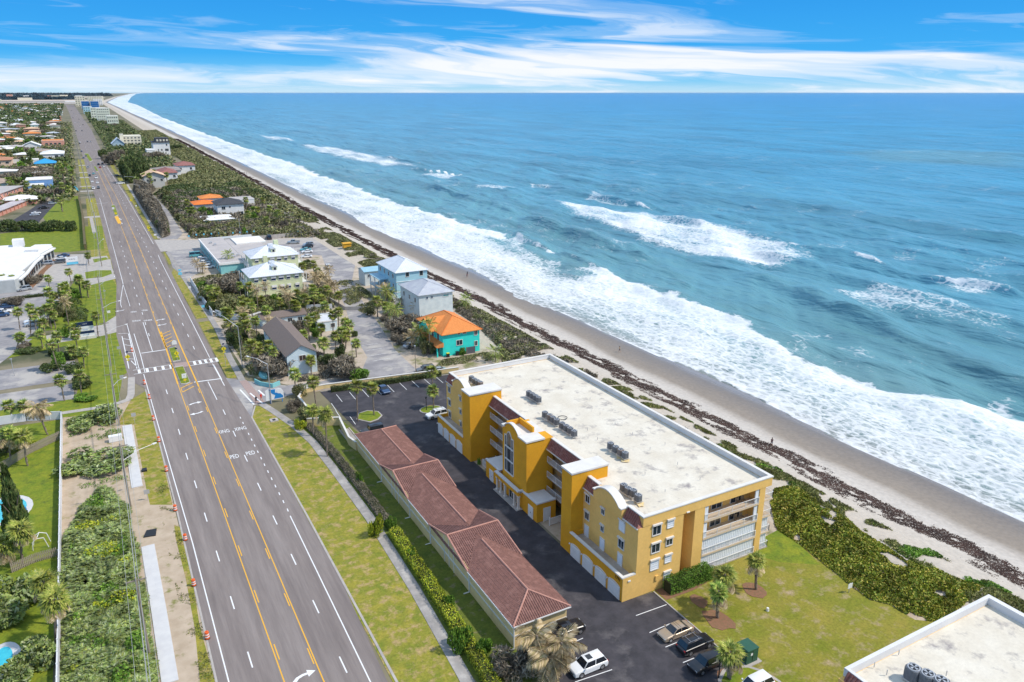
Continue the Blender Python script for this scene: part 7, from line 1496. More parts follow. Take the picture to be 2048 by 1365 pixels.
# distant condominium towers along the shore
for i, (pl, pr, pb, pt, dep, wm, lab, nw, nf) in enumerate(((216, 239, 253, 232, 30, SAGE, 'stepped sage white apartment block nearest in the distant row', 5, 3), (196, 223, 246, 217, 40, SAGE, 'taller sage white apartment block behind the stepped one', 6, 6), (184, 215, 241, 216, 30, SAGE, 'sage white apartment block with small square windows and a flat brown parapet', 6, 5),
    (168, 186, 228, 214, 60, LBLUE, 'pale blue block left of the sage apartments', 4, 3), (164, 181, 219, 203, 60, WWALL, 'white tower with a deep blue glass front, left one', 3, 4), (182, 200, 219, 203, 60, WWALL, 'white tower with a deep blue glass front, right one', 3, 4), (152, 172, 213, 193, 120, CREAMW, 'cream slab tower farthest left in the distant row', 4, 5), (176, 208, 203, 193, 150, CREAMW, 'long cream hotel farthest along the shore', 8, 4), (188, 206, 211, 199, 100, WWALL, 'white hotel between the cream hotel and blue fronted towers', 5, 4))):
    x0, x1, y, h = front(pl, pr, pb, pt); blue = 'deep blue' in lab
    fl = h / nf; wins_ = [] if blue else [w for f_ in range(nf) for w in row('S', x0 + (x1 - x0) * .06, x0 + (x1 - x0) * .82, nw, y, f_ * fl + fl * .3, (x1 - x0) / nw * .45, fl * .4, grid=1)]
    o = house('distant_tower', lab, 'building', x0, x1, y, y + dep, h, wm, .5, FLATW, 'flat', wins=wins_)
    if blue:
        for f_ in range(nf): MB().box(x0 + 1.5, x1 - 1.5, y - .5, y, f_ * fl + .6, f_ * fl + fl - .2).build('glass_band', mat('blue_glass_front', (.02, .13, .36), rough=.15), o)
# left side of the road
pz = thing('plaza_building', 'white roofed shopping plaza with a stepped grey front at the left edge', 'building', (-40, 335, 0))
pp = [(-75, 300.5), (-27, 300.5), (-26.0, 303), (-24.4, 313), (-25.5, 314), (-22.5, 333), (-20.5, 344), (-21.5, 345), (-16.8, 361), (-27, 364), (-30, 372), (-75, 374)]
MB().prism(pp, 0, 4.2).build('wall', mat('plaza_grey_wall', (.46, .48, .48), (.40, .42, .42), rough=.85, scale=.5), pz); MB().prism(pp, 4.2, 4.5).build('roof', WWALL, pz); MB().prism([(-26.2, 352), (-21.5, 350), (-17.2, 361), (-23, 363)], 4.5, 5.4).build('corner_block', WWALL, pz); MB().box(-31, -27, 366, 371, 4.4, 7.2).build('roof_block', WWALL, pz)
fr = [((-24.4, 313), (-22.5, 333)), ((-22.5, 333), (-20.5, 344)), ((-21.5, 345), (-16.8, 361)), ((-26, 303), (-24.4, 313))]
for (a0, c0), (a1, c1) in fr:
    L = math.hypot(a1 - a0, c1 - c0); n = max(2, int(L / 3.4)); an = math.atan2(c1 - c0, a1 - a0)
    for i in range(n):
        t = (i + .5) / n; me = MB().box(-1.1, 1.1, -0.18, 0.02, .2, 2.9).mesh('shop_window', GLASS); link('shop_window', me, pz, loc=(a0 + (a1 - a0) * t + 40, c0 + (c1 - c0) * t - 335, 0), rz=an)
    me = MB().box(-L / 2, L / 2, -0.9, 0, 3.4, 3.9).mesh('canopy', WWALL); link('canopy', me, pz, loc=((a0 + a1) / 2 + 40, (c0 + c1) / 2 - 335, 0), rz=an)
    me = MB().box(-L / 2, L / 2, -3.2, -1.2, 0.0, .14).mesh('flower_bed', MULCH); link('flower_bed', me, pz, loc=((a0 + a1) / 2 + 40, (c0 + c1) / 2 - 335, 0), rz=an)
def rot_house(name, label, pa, pb_, depth, h, wall, roofm, cat='house', rh=0, n=0, hood=None, bays=0, flip=1, slope=0.0):
    """front wall between two ground pixels; the building lies behind it (to the left)"""
    (xa, ya_), (xb, yb_) = P(*pa), P(*pb_); L = math.hypot(xb - xa, yb_ - ya_); an = math.atan2(yb_ - ya_, xb - xa); o = thing(name, label, cat, (xa, ya_, 0), an)
    link('wall', MB().box(0, L, 0, depth, 0, h).mesh('wall', wall), o)
    ro = MB()
    if rh: ro.roof(-.6, L + .6, -.6, depth + .6, h, h + rh, inset=depth / 2 + .6)
    else: ro.v += [(-.5, -.8, h), (L + .5, -.8, h), (L + .5, depth + .5, h + slope), (-.5, depth + .5, h + slope), (-.5, -.8, h + .3), (L + .5, -.8, h + .3), (L + .5, depth + .5, h + .3 + slope), (-.5, depth + .5, h + .3 + slope)]; ro.f += [(0, 3, 2, 1), (4, 5, 6, 7), (0, 1, 5, 4), (1, 2, 6, 5), (2, 3, 7, 6), (3, 0, 4, 7)]; ro.m += [0] * 6
    link('roof', ro.mesh('roof', roofm), o)
    for i in range(n):
        x = L * (i + .5) / n
        for z in ([1.0] if h < 4.5 else [1.0, 4.0]): w_ = link('window', MB().box(x - .8, x + .8, -.08, 0, z, z + 1.4).mesh('window', WHITE), o); link('pane', MB().box(x - .65, x + .65, -.1, -.08, z + .15, z + 1.25).mesh('pane', GLASS), w_)
    for i in range(bays + 1): x = L * i / max(1, bays); link('pier', MB().box(x - .25, x + .25, -.6, .1, 0, h).mesh('pier', wall), o)
    return o
rot_house('carport_row', 'long salmon pink carport row with pale sloping roofs at the left edge', (-30, 446), (84, 398), 6, 2.8, PINKW, mat('carport_roof', (.58, .55, .55), (.40, .33, .34), rough=.8, scale=.22, coords='World'), 'carport', bays=15)
rot_house('townhouse_row', 'pink two storey townhouses with a flat grey roof behind the carports', (-40, 425), (48, 392), 14, 6.3, PINKW, GREYR, n=12)
x0, x1, y, h = front(59, 89, 386, 371); house('blue_shop', 'small blue shop with pale flat roof left of the road', 'building', x0, x1, y, y + 14, 4.6, BLUEW, .2, FLATW, 'flat', wins=[('S', x0 + .5, y, 1.9, (x1 - x0) - 1, .5, {'grid': 1, 'pane': BLUEW})] + row('E', y + 2, y + 11, 4, x1, .3, 1.6, 2.6))
house('blue_shop', 'taller white roofed block behind the small blue shop', 'building', -38.5, -22.5, 632, 652, 6.2, BLUEW, .3, FLATW, 'flat'); house('tan_garage', 'low grey brown roof behind the blue shop', 'building', -38, -25, 672, 690, 3.5, CREAMW, 1, mat('grey_brown_roof', (.3, .26, .24)), 'hip')
BRR = mat('tan_shingle_roof', (.42, .32, .25), (.36, .27, .21), rough=.95, scale=.6); BLUR = mat('bright_blue_roof', (.03, .32, .62), rough=.5)
house('big_tan_house', 'large house with a broad tan brown roof at the left edge', 'house', -70, -50.5, 640, 672, 4.5, mat('pale_aqua_wall', (.5, .66, .64)), 2.4, BRR, 'hip', 'x', 1, wins=row('S', -66, -53, 4, 640, 1, 2, 1.6))
house('big_peach_house', 'peach two storey house with a terracotta brown roof at the left edge', 'house', -84, -58, 820, 850, 7.5, mat('peach_wall', (.72, .52, .38)), 2.6, mat('terracotta_brown_roof', (.45, .22, .13)), 'hip', 'x', 1, wins=row('S', -80, -62, 4, 820, 4.4, 2.4, 1.6))
house('bright_blue_roofed_shop', 'building with a bright blue roof and small white dormers', 'building', -40, -24, 815, 835, 3.8, CREAMW, 3.6, BLUR, 'hip', 'x', .8)
house('white_hall', 'white building with a large gable end and dark windows left of the road', 'building', -38, -18, 905, 945, 6, WWALL, 2.4, WWALL, 'hip', 'y', .8, wins=row('S', -26, -21, 2, 905, 2, 3, 2.5)); house('white_hall', 'long pale aqua roofed building behind the bright blue roof', 'building', -58, -38, 845, 868, 5, WWALL, .4, FLATW, 'flat', wins=row('S', -55, -41, 5, 845, 1.5, 1.8, 2, pane=GLASSB))
house('church_hall', 'white hall with a wide gabled porch far left of the road', 'building', -62, -44, 1080, 1100, 5, WWALL, 4, WWALL, 'gable', 'y', 1); house('salmon_block', 'salmon and terracotta building beside the gabled white hall', 'building', -44, -20, 1130, 1165, 7, PINKW, .4, TERRA, 'flat', wins=row('S', -40, -26, 4, 1130, 2.5, 2.6, 2.2)); house('white_hall', 'long white low building left of the gabled hall', 'building', -90, -62, 1085, 1110, 4, WWALL, .8, WWALL, 'hip')
# the distant town: houses on their plots, each one its own building
HWALL = [WWALL, CREAMW, BWHITE, SAGE, PINKW, mat('pale_aqua_wall', (.5, .66, .64)), mat('peach_wall', (.72, .52, .38))]
HROOF = [WWALL, FLATW, METR, PEACH, BRR, GREYR, mat('grey_brown_roof', (.3, .26, .24)), TERRA, METRG, WWALL, FLATW]
hm = {}
rg = random.Random(11); taken = [(-84, -24, 800, 870), (-90, -15, 895, 950), (-92, -18, 1075, 1170), (-72, -20, 600, 695)]
cnt = 0; y = 560.0
COLN = {'white_wall': 'white', 'cream_wall': 'cream', 'bluish_white_wall': 'pale blue', 'sage_white_wall': 'sage', 'salmon_wall': 'salmon', 'pale_aqua_wall': 'aqua', 'peach_wall': 'peach'}
while y < 5200 and cnt < 290:
    xl = -0.078 * y - 24; x = -26 - rg.uniform(0, 8) - (max(0, y - 1200) * 0.008)
    while x > xl:
        w = rg.uniform(11, 19) * (1 + y / 9000); d = rg.uniform(10, 15) * (1 + y / 7000)
        if not any(a < x < c and e < y < f_ for a, c, e, f_ in taken) and rg.random() < (0.86 if y < 1500 else 0.72):
            wi, ri = rg.randrange(len(HWALL)), rg.randrange(len(HROOF)); key = (wi, ri, rg.randrange(2)); h = 3.2 if key[2] == 0 else 6.0
            if key not in hm:
                hm[key] = (MB().box(-.5, .5, -.5, .5, 0, 1).mesh('wall', HWALL[wi]), MB().roof(-.56, .56, -.56, .56, 0, 1, inset=.5).mesh('roof', HROOF[ri]), MB().box(-.08, .08, -.02, .02, 0, 1).mesh('window', GLASS))
            yy_ = y + rg.uniform(-9, 9); zone = 'mid' if y < 1300 else ('far' if y < 2600 else 'farthest')
            o = thing('distant_house', '%s house with a %s roof in the %s of the far town' % (COLN[HWALL[wi].name], HROOF[ri].name.replace('_roof', '').replace('_', ' ').replace(' tile', '').replace('wall', '').strip(), {'mid': 'nearer part', 'far': 'middle distance', 'farthest': 'farthest part'}[zone]), 'house', (x - w / 2, yy_, 0), rg.uniform(-.12, .12), 'houses of the distant town')
            a = link('wall', hm[key][0], o); a.scale = (w, d, h); c = link('roof', hm[key][1], o, loc=(0, 0, h)); c.scale = (w, d, rg.uniform(1.2, 2.4))
            if y < 1500:
                for q in (-.3, 0, .3): w_ = link('window', hm[key][2], o, loc=(q * w, -d / 2 - .03, 1.0)); w_.scale = (w * .6, 1.5, 1.3)
            cnt += 1
        x -= w + rg.uniform(4, 14) * (1 + y / 4000)
    y += rg.uniform(26, 34) * (1 + y / 1500)
# bands of flat land near the horizon and a few distant towers
for nm, y0, y1, m_, z in (('far_beach_town', 5200, 6900, FARS, .3), ('far_pale_land', 7200, 8200, mat('far_pale_sand', (.62, .50, .40), (.5, .42, .36), rough=.95, scale=.003, coords='World'), .3), ('far_pale_land', 11500, 14500, mat('far_pale_sand', (.62, .50, .40)), .3)):
    x1_ = 70 + float(coast(y0)); sheet(nm, [(-9000, y0), (x1_ - 60, y0), (x1_ - 60, y1), (-9000, y1)], z, m_, px=False)
for i in range(34):
    y = rg.uniform(6000, 17000); x = rg.uniform(-.13 * y, -10 + .012 * y); w = rg.uniform(30, 130); h = rg.uniform(8, 34)
    o = thing('horizon_building', 'pale building on the horizon left of the beach, one of many specks', 'building', (x, y, 0), 0, 'pale buildings on the horizon'); link('wall', MB().box(-w / 2, w / 2, -20, 20, 0, h).mesh('wall', (CREAMW, WWALL, PINKW)[i % 3]), o)
# === VEGETATION
def fan_frond(L=1.75, n=11, seed=0, droop=0.5, w=0.10, pet=0.45, ragged=0.0):
    g = np.random.default_rng(seed); v = []; f = []
    def quad(a, b_, c, d): k = len(v); v.extend([a, b_, c, d]); f.append((k, k + 1, k + 2, k + 3))
    P0 = L * pet; zc = lambda r: 0.10 * r - droop * 0.16 * r * r
    quad((0, -.035, 0), (P0, -.02, zc(P0)), (P0, .02, zc(P0)), (0, .035, 0))
    for i in range(n):
        a = (-1 + 2 * i / (n - 1)) * 1.35 + g.normal(0, .05); bl = (L - P0) * (1.0 - 0.25 * abs(a) / 1.35) * g.uniform(.8, 1.12) * (1 - ragged * g.random()); ca_, sa_ = math.cos(a), math.sin(a)
        def pt(r, s): x = P0 + ca_ * r - sa_ * s; y = sa_ * r + ca_ * s; return (x, y, zc(x) + 0.06 * abs(math.sin(a)) * r - droop * 0.35 * r * r + g.normal(0, .015))
        m = bl * .55; ww = w * (0.8 + .4 * g.random())
        quad(pt(0, -.02), pt(m, -ww), pt(m, ww), pt(0, .02)); quad(pt(m, -ww), pt(bl, -.015), pt(bl, .015), pt(m, ww))
    return np.array(v, float), np.array(f, int)
def feather_frond(L=2.6, n=13, seed=0, droop=1.0, w=0.05, hang=0.5):
    g = np.random.default_rng(seed); v = []; f = []
    def quad(a, b_, c, d): k = len(v); v.extend([a, b_, c, d]); f.append((k, k + 1, k + 2, k + 3))
    zc = lambda r: 0.35 * r - droop * 0.17 * r * r; s_ = 6
    for i in range(s_):
        r0, r1 = L * i / s_, L * (i + 1) / s_; quad((r0, -.03, zc(r0)), (r1, -.02, zc(r1)), (r1, .02, zc(r1)), (r0, .03, zc(r0)))
    for i in range(n):
        r = L * (.18 + .8 * i / n); ll = .75 * math.sin(math.pi * (.12 + .8 * i / n)) * g.uniform(.8, 1.15)
        for s in (-1, 1): quad((r, 0, zc(r)), (r + .15 * ll + w, s * ll * .6, zc(r) - hang * .25 * ll), (r + .35 * ll, s * ll, zc(r) - hang * ll), (r + .15 * ll - w, s * ll * .6, zc(r) - hang * .28 * ll))
    return np.array(v, float), np.array(f, int)
def rotm(az, el):
    ca_, sa_, ce, se = math.cos(az), math.sin(az), math.cos(el), math.sin(el)
    return np.array([[ca_ * ce, -sa_, -ca_ * se], [sa_ * ce, ca_, -sa_ * se], [se, 0, ce]])
def crown_mesh(name, kind, seed, m, nf=26, s=1.0, wind=0.0):
    g = np.random.default_rng(seed); V = []; F = []; k = 0
    for i in range(nf):
        az = i * 2.399 + g.normal(0, .15); u = (i + .5) / nf; el = 1.25 - 2.05 * u + g.normal(0, .1)
        if kind == 'dead': el = 0.5 - 2.0 * u
        if wind: el -= wind * max(0, math.cos(az - 2.6)) * -.3
        v, f = fan_frond(1.75 * s, 11, seed * 50 + i, .35 + 1.2 * max(0, u - .3), .085 * s, .42) if kind == 'fan' else (feather_frond(2.7 * s, 13, seed * 50 + i, 1.0 + u, .06, .5) if kind == 'feather' else feather_frond(2.1 * s, 12, seed * 50 + i, 1.6, .07, 1.0))
        v = v @ rotm(az, el).T * g.uniform(.85, 1.1); V.append(v); F.append(f + k); k += len(v)
    return np_mesh(name, np.concatenate(V), np.concatenate(F), m)
CROWN = {}
for kd, m_, kind, s in (('G', PALMG, 'fan', 1.0), ('Y', PALMY, 'fan', 1.0), ('D', PALMD, 'dead', 1.0), ('C', PALMG, 'feather', 1.0), ('B', PALMD, 'feather', .9)):
    CROWN[kd] = [crown_mesh('crown', kind, 3 + 7 * i, m_, 30 if kind == 'fan' else 20, s, .5 if kd == 'Y' else 0) for i in range(3)]
SKIRT = [crown_mesh('dry_skirt', 'dead', 40 + i, PALMD, 12, .55) for i in range(2)]
tq_ = MB(); 
for i in range(7): tq_.tube((0.02 * math.sin(i), 0, i / 7), (0.02 * math.sin(i + 1), 0, (i + 1) / 7), (1.0 - .35 * i / 7), (1.06 - .35 * (i + 1) / 7), n=8, cap=i in (0, 6))
TRUNK = tq_.mesh('trunk', BARK, True)
FR = {'G': [np_mesh('frond', *fan_frond(1.75, 12, 90 + i, .7, .09, .42), PALMG) for i in range(4)], 'Y': [np_mesh('frond', *fan_frond(1.8, 12, 95 + i, 1.0, .09, .42), PALMY) for i in range(4)], 'D': [np_mesh('frond', *feather_frond(2.3, 16, 99 + i, 1.7, .07, 1.0), PALMD) for i in range(4)]}
HEART = MB().tube((0, 0, -.35), (0, 0, .25), .24, .12, n=8).mesh('crown', BARK)
npalm = 0
def palm(bx, by, cy, kind, label, cx=None, s=1.0, fronds=False, cat='palm tree', group=None, r=.17, loc=None):
    global npalm; npalm += 1; g = random.Random(npalm)
    X, Y = loc if loc else P(bx, by); z0 = ground_z(X, Y); h = max(.6, height_at(X, Y, cy, 25)) if loc is None or cy > 30 else cy
    o = thing('palm_tree', label, cat, (X, Y, z0), g.uniform(0, 6.28), group)
    lean = 0.0
    if cx is not None:      # lean towards where the crown stands in the photograph
        x_, y_ = Q(X, Y, h); dx = (cx - x_) / (FPX / math.hypot(X, Y)) ; o.rotation_euler = (0, 0, 0); lx, ly = dx * CA, -dx * SA; o.rotation_euler = (-ly / h, lx / h, 0)
    t = link('trunk', TRUNK, o); t.scale = (r * s, r * s, h)
    if not fronds:
        c = link('crown', CROWN[kind][npalm % 3], o, loc=(0, 0, h), rz=g.uniform(0, 6.28)); c.scale = (s, s, s)
        if kind in 'GY' : d = link('dry_skirt', SKIRT[npalm % 2], o, loc=(0, 0, h - .1), rz=g.uniform(0, 6)); d.scale = (s, s, s)
    else:
        c = link('crown', HEART, o, loc=(0, 0, h))
        n = 34 if kind != 'D' else 22
        for i in range(n):
            u = (i + .5) / n; dead = kind in 'GY' and u > .80 and g.random() < .7
            k = 'D' if dead or kind == 'D' else kind; f = link('frond', FR[k][i % 4], c); el = (1.25 - 2.1 * u) if kind != 'D' else (.9 - 2.1 * u); f.rotation_euler = (g.uniform(-.3, .3), -el + g.uniform(-.12, .12), i * 2.399 + g.uniform(-.2, .2)); q = s * g.uniform(.82, 1.1); f.scale = (q, q, q)
    return o
Z2 = lambda x, y: (x * .293, 440 + y * .293)
Z3 = lambda x, y: (340 + x * .293, 440 + y * .293)
Z4 = lambda x, y: (680 + x * .293, 480 + y * .293)
Z6 = lambda x, y: (400 + x * .4284, 780 + y * .4284)
def pz_(zf, c, b_, kind, label, **k): cx, cy = zf(*c); bx, by = zf(*b_); palm(bx, by, cy, kind, label, cx=cx, **k)
GL = 'palms in the left car park strip'
for c, b_, kd, lab in (((327, 400), (337, 458), 'G', 'small cabbage palm alone on the hedge below the white plaza'), ((468, 355), (492, 440), 'G', 'topmost palm of the cluster at the edge of the bright lawn'), ((538, 400), (548, 475), 'G', 'palm beside the round bush on the bright lawn'), ((445, 445), (450, 512), 'G', 'palm in the middle of the cluster left of the bright lawn'), ((597, 245), (608, 308), 'G', 'palm next to the white plaza sign'),
    ((430, 510), (440, 600), 'G', 'full green palm above the drooping brown fronds left of the bright lawn'), ((440, 560), (470, 720), 'B', 'palm with drooping brown fronds left of the bright lawn'), ((365, 520), (370, 600), 'G', 'palm left of the drooping brown fronds'), ((340, 570), (350, 645), 'G', 'leaning over the left car park, lowest palm of the cluster left of the bright lawn'),
    ((118, 630), (138, 752), 'G', 'left one of three palms in the left car park'), ((198, 600), (210, 800), 'G', 'uppermost of three palms in the left car park'), ((228, 650), (258, 812), 'G', 'right one of three palms in the left car park, before the silver car'), ((652, 655), (672, 802), 'Y', 'yellowed palm beside the large plaza sign'), ((520, 735), (540, 818), 'G', 'dense palm just left of the large plaza sign'),
    ((130, 790), (112, 882), 'G', 'round headed palm at the corner of the empty left bay'), ((348, 850), (400, 1032), 'G', 'tall palm leaning over the upper empty bay on the left'), ((565, 900), (575, 1012), 'G', 'big headed palm between the large sign and the empty bays'), ((490, 890), (500, 952), 'G', 'palm half hidden left of the big headed palm'), ((410, 1095), (440, 1237), 'G', 'palm over the lower empty bay on the left'), ((540, 1060), (558, 1192), 'G', 'palm right of the lower empty bay'),
    ((60, 1270), (90, 1368), 'G', 'left palm behind the white panel fence'), ((155, 1270), (172, 1368), 'G', 'second palm behind the white panel fence'), ((20, 395), (45, 468), 'G', 'left palm of a pair before the white plaza'), ((80, 400), (88, 472), 'G', 'right palm of a pair before the white plaza')):
    pz_(Z2, c, b_, kd, lab)
for c, b_, kd, lab in (((395, 238), (412, 338), 'C', 'slim palm in front of the flat motel roof'), ((180, 295), (192, 362), 'B', 'brown palm left one beside the motel car row'), ((222, 320), (222, 366), 'B', 'brown palm right one beside the motel car row'), ((320, 490), (332, 562), 'Y', 'yellow green palm behind the white motel fence'), ((290, 545), (300, 590), 'Y', 'low yellow green palm at the corner of the garden below the motel fence'),
    ((590, 480), (602, 642), 'B', 'dry topped palm before the nearer pale yellow house'), ((545, 570), (545, 668), 'Y', 'yellowish palm standing before the white garden fence'), ((745, 560), (752, 660), 'Y', 'yellowish palm before the small brown roof, left one'), ((845, 575), (852, 702), 'Y', 'yellowish palm before the small brown roof, right one'), ((985, 530), (988, 612), 'Y', 'palm at the beach road end of the yellow house garden'),
    ((1095, 460), (1090, 545), 'B', 'ragged brown palm on the edge of the beach road'), ((1150, 515), (1155, 600), 'Y', 'small palm on the edge of the beach road below the ragged one'), ((1110, 650), (1115, 832), 'Y', 'tall palm left of the beach road beside its twin'), ((1150, 630), (1150, 832), 'Y', 'tall palm right twin beside the beach road'), ((1030, 740), (1035, 835), 'Y', 'palm by the small white cottage'), ((975, 665), (1000, 760), 'G', 'round headed palm beside the green fence patch'),
    ((395, 700), (440, 812), 'Y', 'palm over the sidewalk near the white garden fence'), ((520, 720), (560, 905), 'Y', 'large palm cluster head in front of the long cottage'), ((470, 740), (500, 900), 'Y', 'palm left of the large head before the long cottage'), ((960, 960), (965, 1052), 'Y', 'palm right of the cottage gable'), ((850, 1050), (858, 1202), 'G', 'palm standing on the grass by the side road'), ((975, 1110), (1000, 1282), 'Y', 'palm at the cream wall end by the car park corner'),
    ((1195, 700), (1195, 800), 'Y', 'bushy palm on the beach road verge, upper one'), ((1200, 790), (1200, 880), 'Y', 'bushy palm on the beach road verge, lower one')):
    pz_(Z3, c, b_, kd, lab)
for c, b_, kd, lab in (((110, 1000), (122, 1238), 'Y', 'taller of two palms in the north car park, left one'), ((220, 1015), (233, 1200), 'Y', 'right one of two palms in the north car park'), ((625, 900), (632, 1000), 'Y', 'upper palm at the cream wall near the condominium corner'), ((632, 1030), (640, 1150), 'G', 'palm on the round island by the left end of the condominium'), ((610, 580), (610, 782), 'C', 'tall slim palm left of the turquoise house'),
    ((455, 385), (472, 470), 'C', 'coconut palm before the pale grey house'), ((405, 430), (412, 500), 'B', 'brown palm before the light blue house'), ((345, 370), (360, 452), 'C', 'palm at the foot of the light blue house stairs'), ((525, 450), (530, 545), 'B', 'brown palm left one before the pale grey house wall'), ((610, 450), (622, 540), 'B', 'brown palm right one before the pale grey house wall'), ((720, 430), (705, 500), 'C', 'dark leaved palm over the orange roof'),
    ((290, 320), (300, 380), 'B', 'brown palm beside the bright blue wing'), ((1060, 765), (1062, 832), 'C', 'slim palm in the scrub behind the condominium corner'), ((860, 420), (862, 480), 'C', 'palm on the dune right of the pale grey house'), ((550, 640), (548, 740), 'C', 'date palm with wide crown left of the turquoise house')):
    pz_(Z4, c, b_, kd, lab, s=1.35 if 'date palm' in lab else 1.0, r=.35 if 'date palm' in lab else .17)
pz_(Z6, (525, 95), (530, 216), 'Y', 'green headed palm outside the cream wall near the sidewalk', fronds=True); pz_(Z6, (585, 112), (594, 312), 'Y', 'wind blown palm with dry fronds beside the green headed one at the cream wall', fronds=True)
ZC = lambda x, y: (980 + x * .2832, 1080 + y * .2832)
pz_(ZC, (1880, 148), (1877, 352), 'Y', 'palm on a red mulch ring nearest the condominium balconies', fronds=True, s=.85, r=.24); pz_(ZC, (1660, 255), (1640, 470), 'Y', 'wind blown palm behind the front one on the red mulch ring', fronds=True, s=1.0, r=.24)
pz_(ZC, (1612, 372), (1605, 552), 'G', 'front palm on the larger red mulch ring on the lawn', fronds=True, s=.9, r=.26); pz_(ZC, (1692, 800), (1690, 985), 'Y', 'palm on the kerbed island next to the green cabinet', fronds=True, s=1.0, r=.28)
pz_(ZC, (330, 690), (345, 900), 'D', 'dead palm left of the dry fronds by the white crossover', fronds=True, s=1.1); pz_(ZC, (505, 740), (500, 960), 'D', 'dead palm with hanging straw fronds over the white crossover', fronds=True, s=1.15); pz_(ZC, (430, 840), (440, 1010), 'D', 'lower dead palm at the bottom edge left of the white crossover', fronds=True, s=1.2)
for (bx, by, cx, cy, kd, lab) in ((113, 1290, 107, 1200, 'Y', 'palm over the left fence near the bottom edge'), (45, 1128, 38, 1060, 'Y', 'yellow green palm below the dark conifer at the left edge'), (24, 1132, 8, 1090, 'Y', 'leaning palm at the left edge below the conifer'), (55, 932, 44, 873, 'Y', 'leaning palm before the wooden paling fence'), (22, 925, 15, 868, 'G', 'dull palm at the left edge before the wooden fence'), (95, 870, 74, 815, 'D', 'dead palm with a straw skirt by the white panel fence'), (118, 1250, 88, 1165, 'Y', 'ragged palm left of the fence below the dark low fence')): palm(bx, by, cy, kd, lab, cx=cx, fronds=True, s=1.15)
# red mulch rings
for px, py, r_ in ((1511, 1181, 1.5), (1437, 1240, 1.8), (1398, 1203, 1.1), (1458, 1357, 1.2), (862, 815, .8)): X, Y = P(px, py); MB().prism([(X + r_ * random.uniform(.8, 1.1) * math.cos(a), Y + 1.3 * r_ * random.uniform(.8, 1.1) * math.sin(a)) for a in [i * .393 for i in range(16)]], 0.02, 0.16 if r_ < 1 else .05).build('mulch_ring', MULCH, kind='structure')
sheet('mulch_bed', [(59.3, 67.8), (59.3, 65.4), (64, 65.3), (70, 66.4), (70.6, 67.8)], 0.03, MULCH, px=False)
# trees and bushes
def clump_pts(n, clumps, g, flat=.8):
    out = []; w = np.array([c[3] ** 2 for c in clumps]); w = w / w.sum()
    for (cx, cy, cz, r), q in zip(clumps, w):
        k = int(n * q); d = g.normal(size=(k, 3)); d /= np.linalg.norm(d, axis=1)[:, None]; rr = r * g.uniform(.62, 1.04, k) ** .6
        p = d * rr[:, None]; p[:, 2] *= flat; out.append(p + (cx, cy, cz))
    return np.concatenate(out)
def crown(name, m, seed, n, leaf_s, R_=1.0, kind='round', aspect=1.6):
    g = np.random.default_rng(seed); cl = []
    if kind == 'round':
        for i in range(16): a = g.uniform(0, 6.28); r = math.sqrt(g.random()) * .68; cl.append((r * math.cos(a), r * math.sin(a), g.uniform(.30, .95) * (1.05 - .45 * r), g.uniform(.2, .4)))
    elif kind == 'bush':
        for i in range(14): a = g.uniform(0, 6.28); r = math.sqrt(g.random()) * .75; cl.append((r * math.cos(a), r * math.sin(a), g.uniform(.15, .55), g.uniform(.22, .4)))
    elif kind == 'cone':
        for i in range(30): t = i / 30; r = (1 - t) * .38 + .03; a = i * 2.4; cl.append((r * .8 * math.cos(a), r * .8 * math.sin(a), .1 + t * .9, .12 * (1 - t) + .05))
    v, f = leaves(clump_pts(n, cl, g), leaf_s, aspect, .35, g); return np_mesh(name, v * R_, f, m)
TW = {}
def woody(seed, bare=False):
    g = random.Random(seed); b = MB(); base = [(0, 0, 0), (.03, .02, .35)]; b.path(base, [.055, .04], 6)
    for i in range(7 if not bare else 16):
        a = i * 2.4 + g.uniform(-.3, .3); r = g.uniform(.25, .6); z = g.uniform(.45, .85); m = (r * .45 * math.cos(a), r * .45 * math.sin(a), z * .7); e = (r * math.cos(a), r * math.sin(a), z); b.path([base[1] if i % 2 else (.02, .01, .2), m, e], [.03, .018, .006], 4)
        if bare:
            for k in range(3): e2 = (m[0] + g.uniform(-.3, .3), m[1] + g.uniform(-.3, .3), m[2] + g.uniform(.1, .35)); b.tube(m, e2, .010, .003, n=3, cap=False)
    return b.mesh('trunk', BARKD)
WOOD = [woody(i) for i in range(3)]; WOODB = [woody(9 + i, True) for i in range(3)]
CRN = {k: [crown('crown', m, 60 + i, n, s, 1.0, kd, asp) for i in range(3)] for k, (m, n, s, kd, asp) in {'green': (GREEN, 2600, .085, 'round', 1.5), 'dark': (GREEND, 2600, .085, 'round', 1.5), 'olive': (OLIVE, 2200, .085, 'round', 1.6), 'bare': (TWIG, 2600, .045, 'round', 6.0), 'bush': (GREEN, 2200, .09, 'bush', 1.5), 'ybush': (GREENY, 2200, .085, 'bush', 1.5), 'obush': (PALMETTO, 3200, .07, 'bush', 2.2), 'bbush': (TWIG, 2200, .05, 'bush', 6.0), 'cone': (GREEND, 4200, .055, 'cone', 2.2), 'far': (GREEND, 360, .26, 'round', 1.3), 'farolive': (OLIVE, 360, .26, 'round', 1.3), 'farbare': (TWIG, 420, .17, 'round', 3.0), 'farbush': (OLIVE, 300, .26, 'bush', 1.3), 'fargreen': (GREEN, 360, .26, 'round', 1.3)}.items()}
nt_ = 0
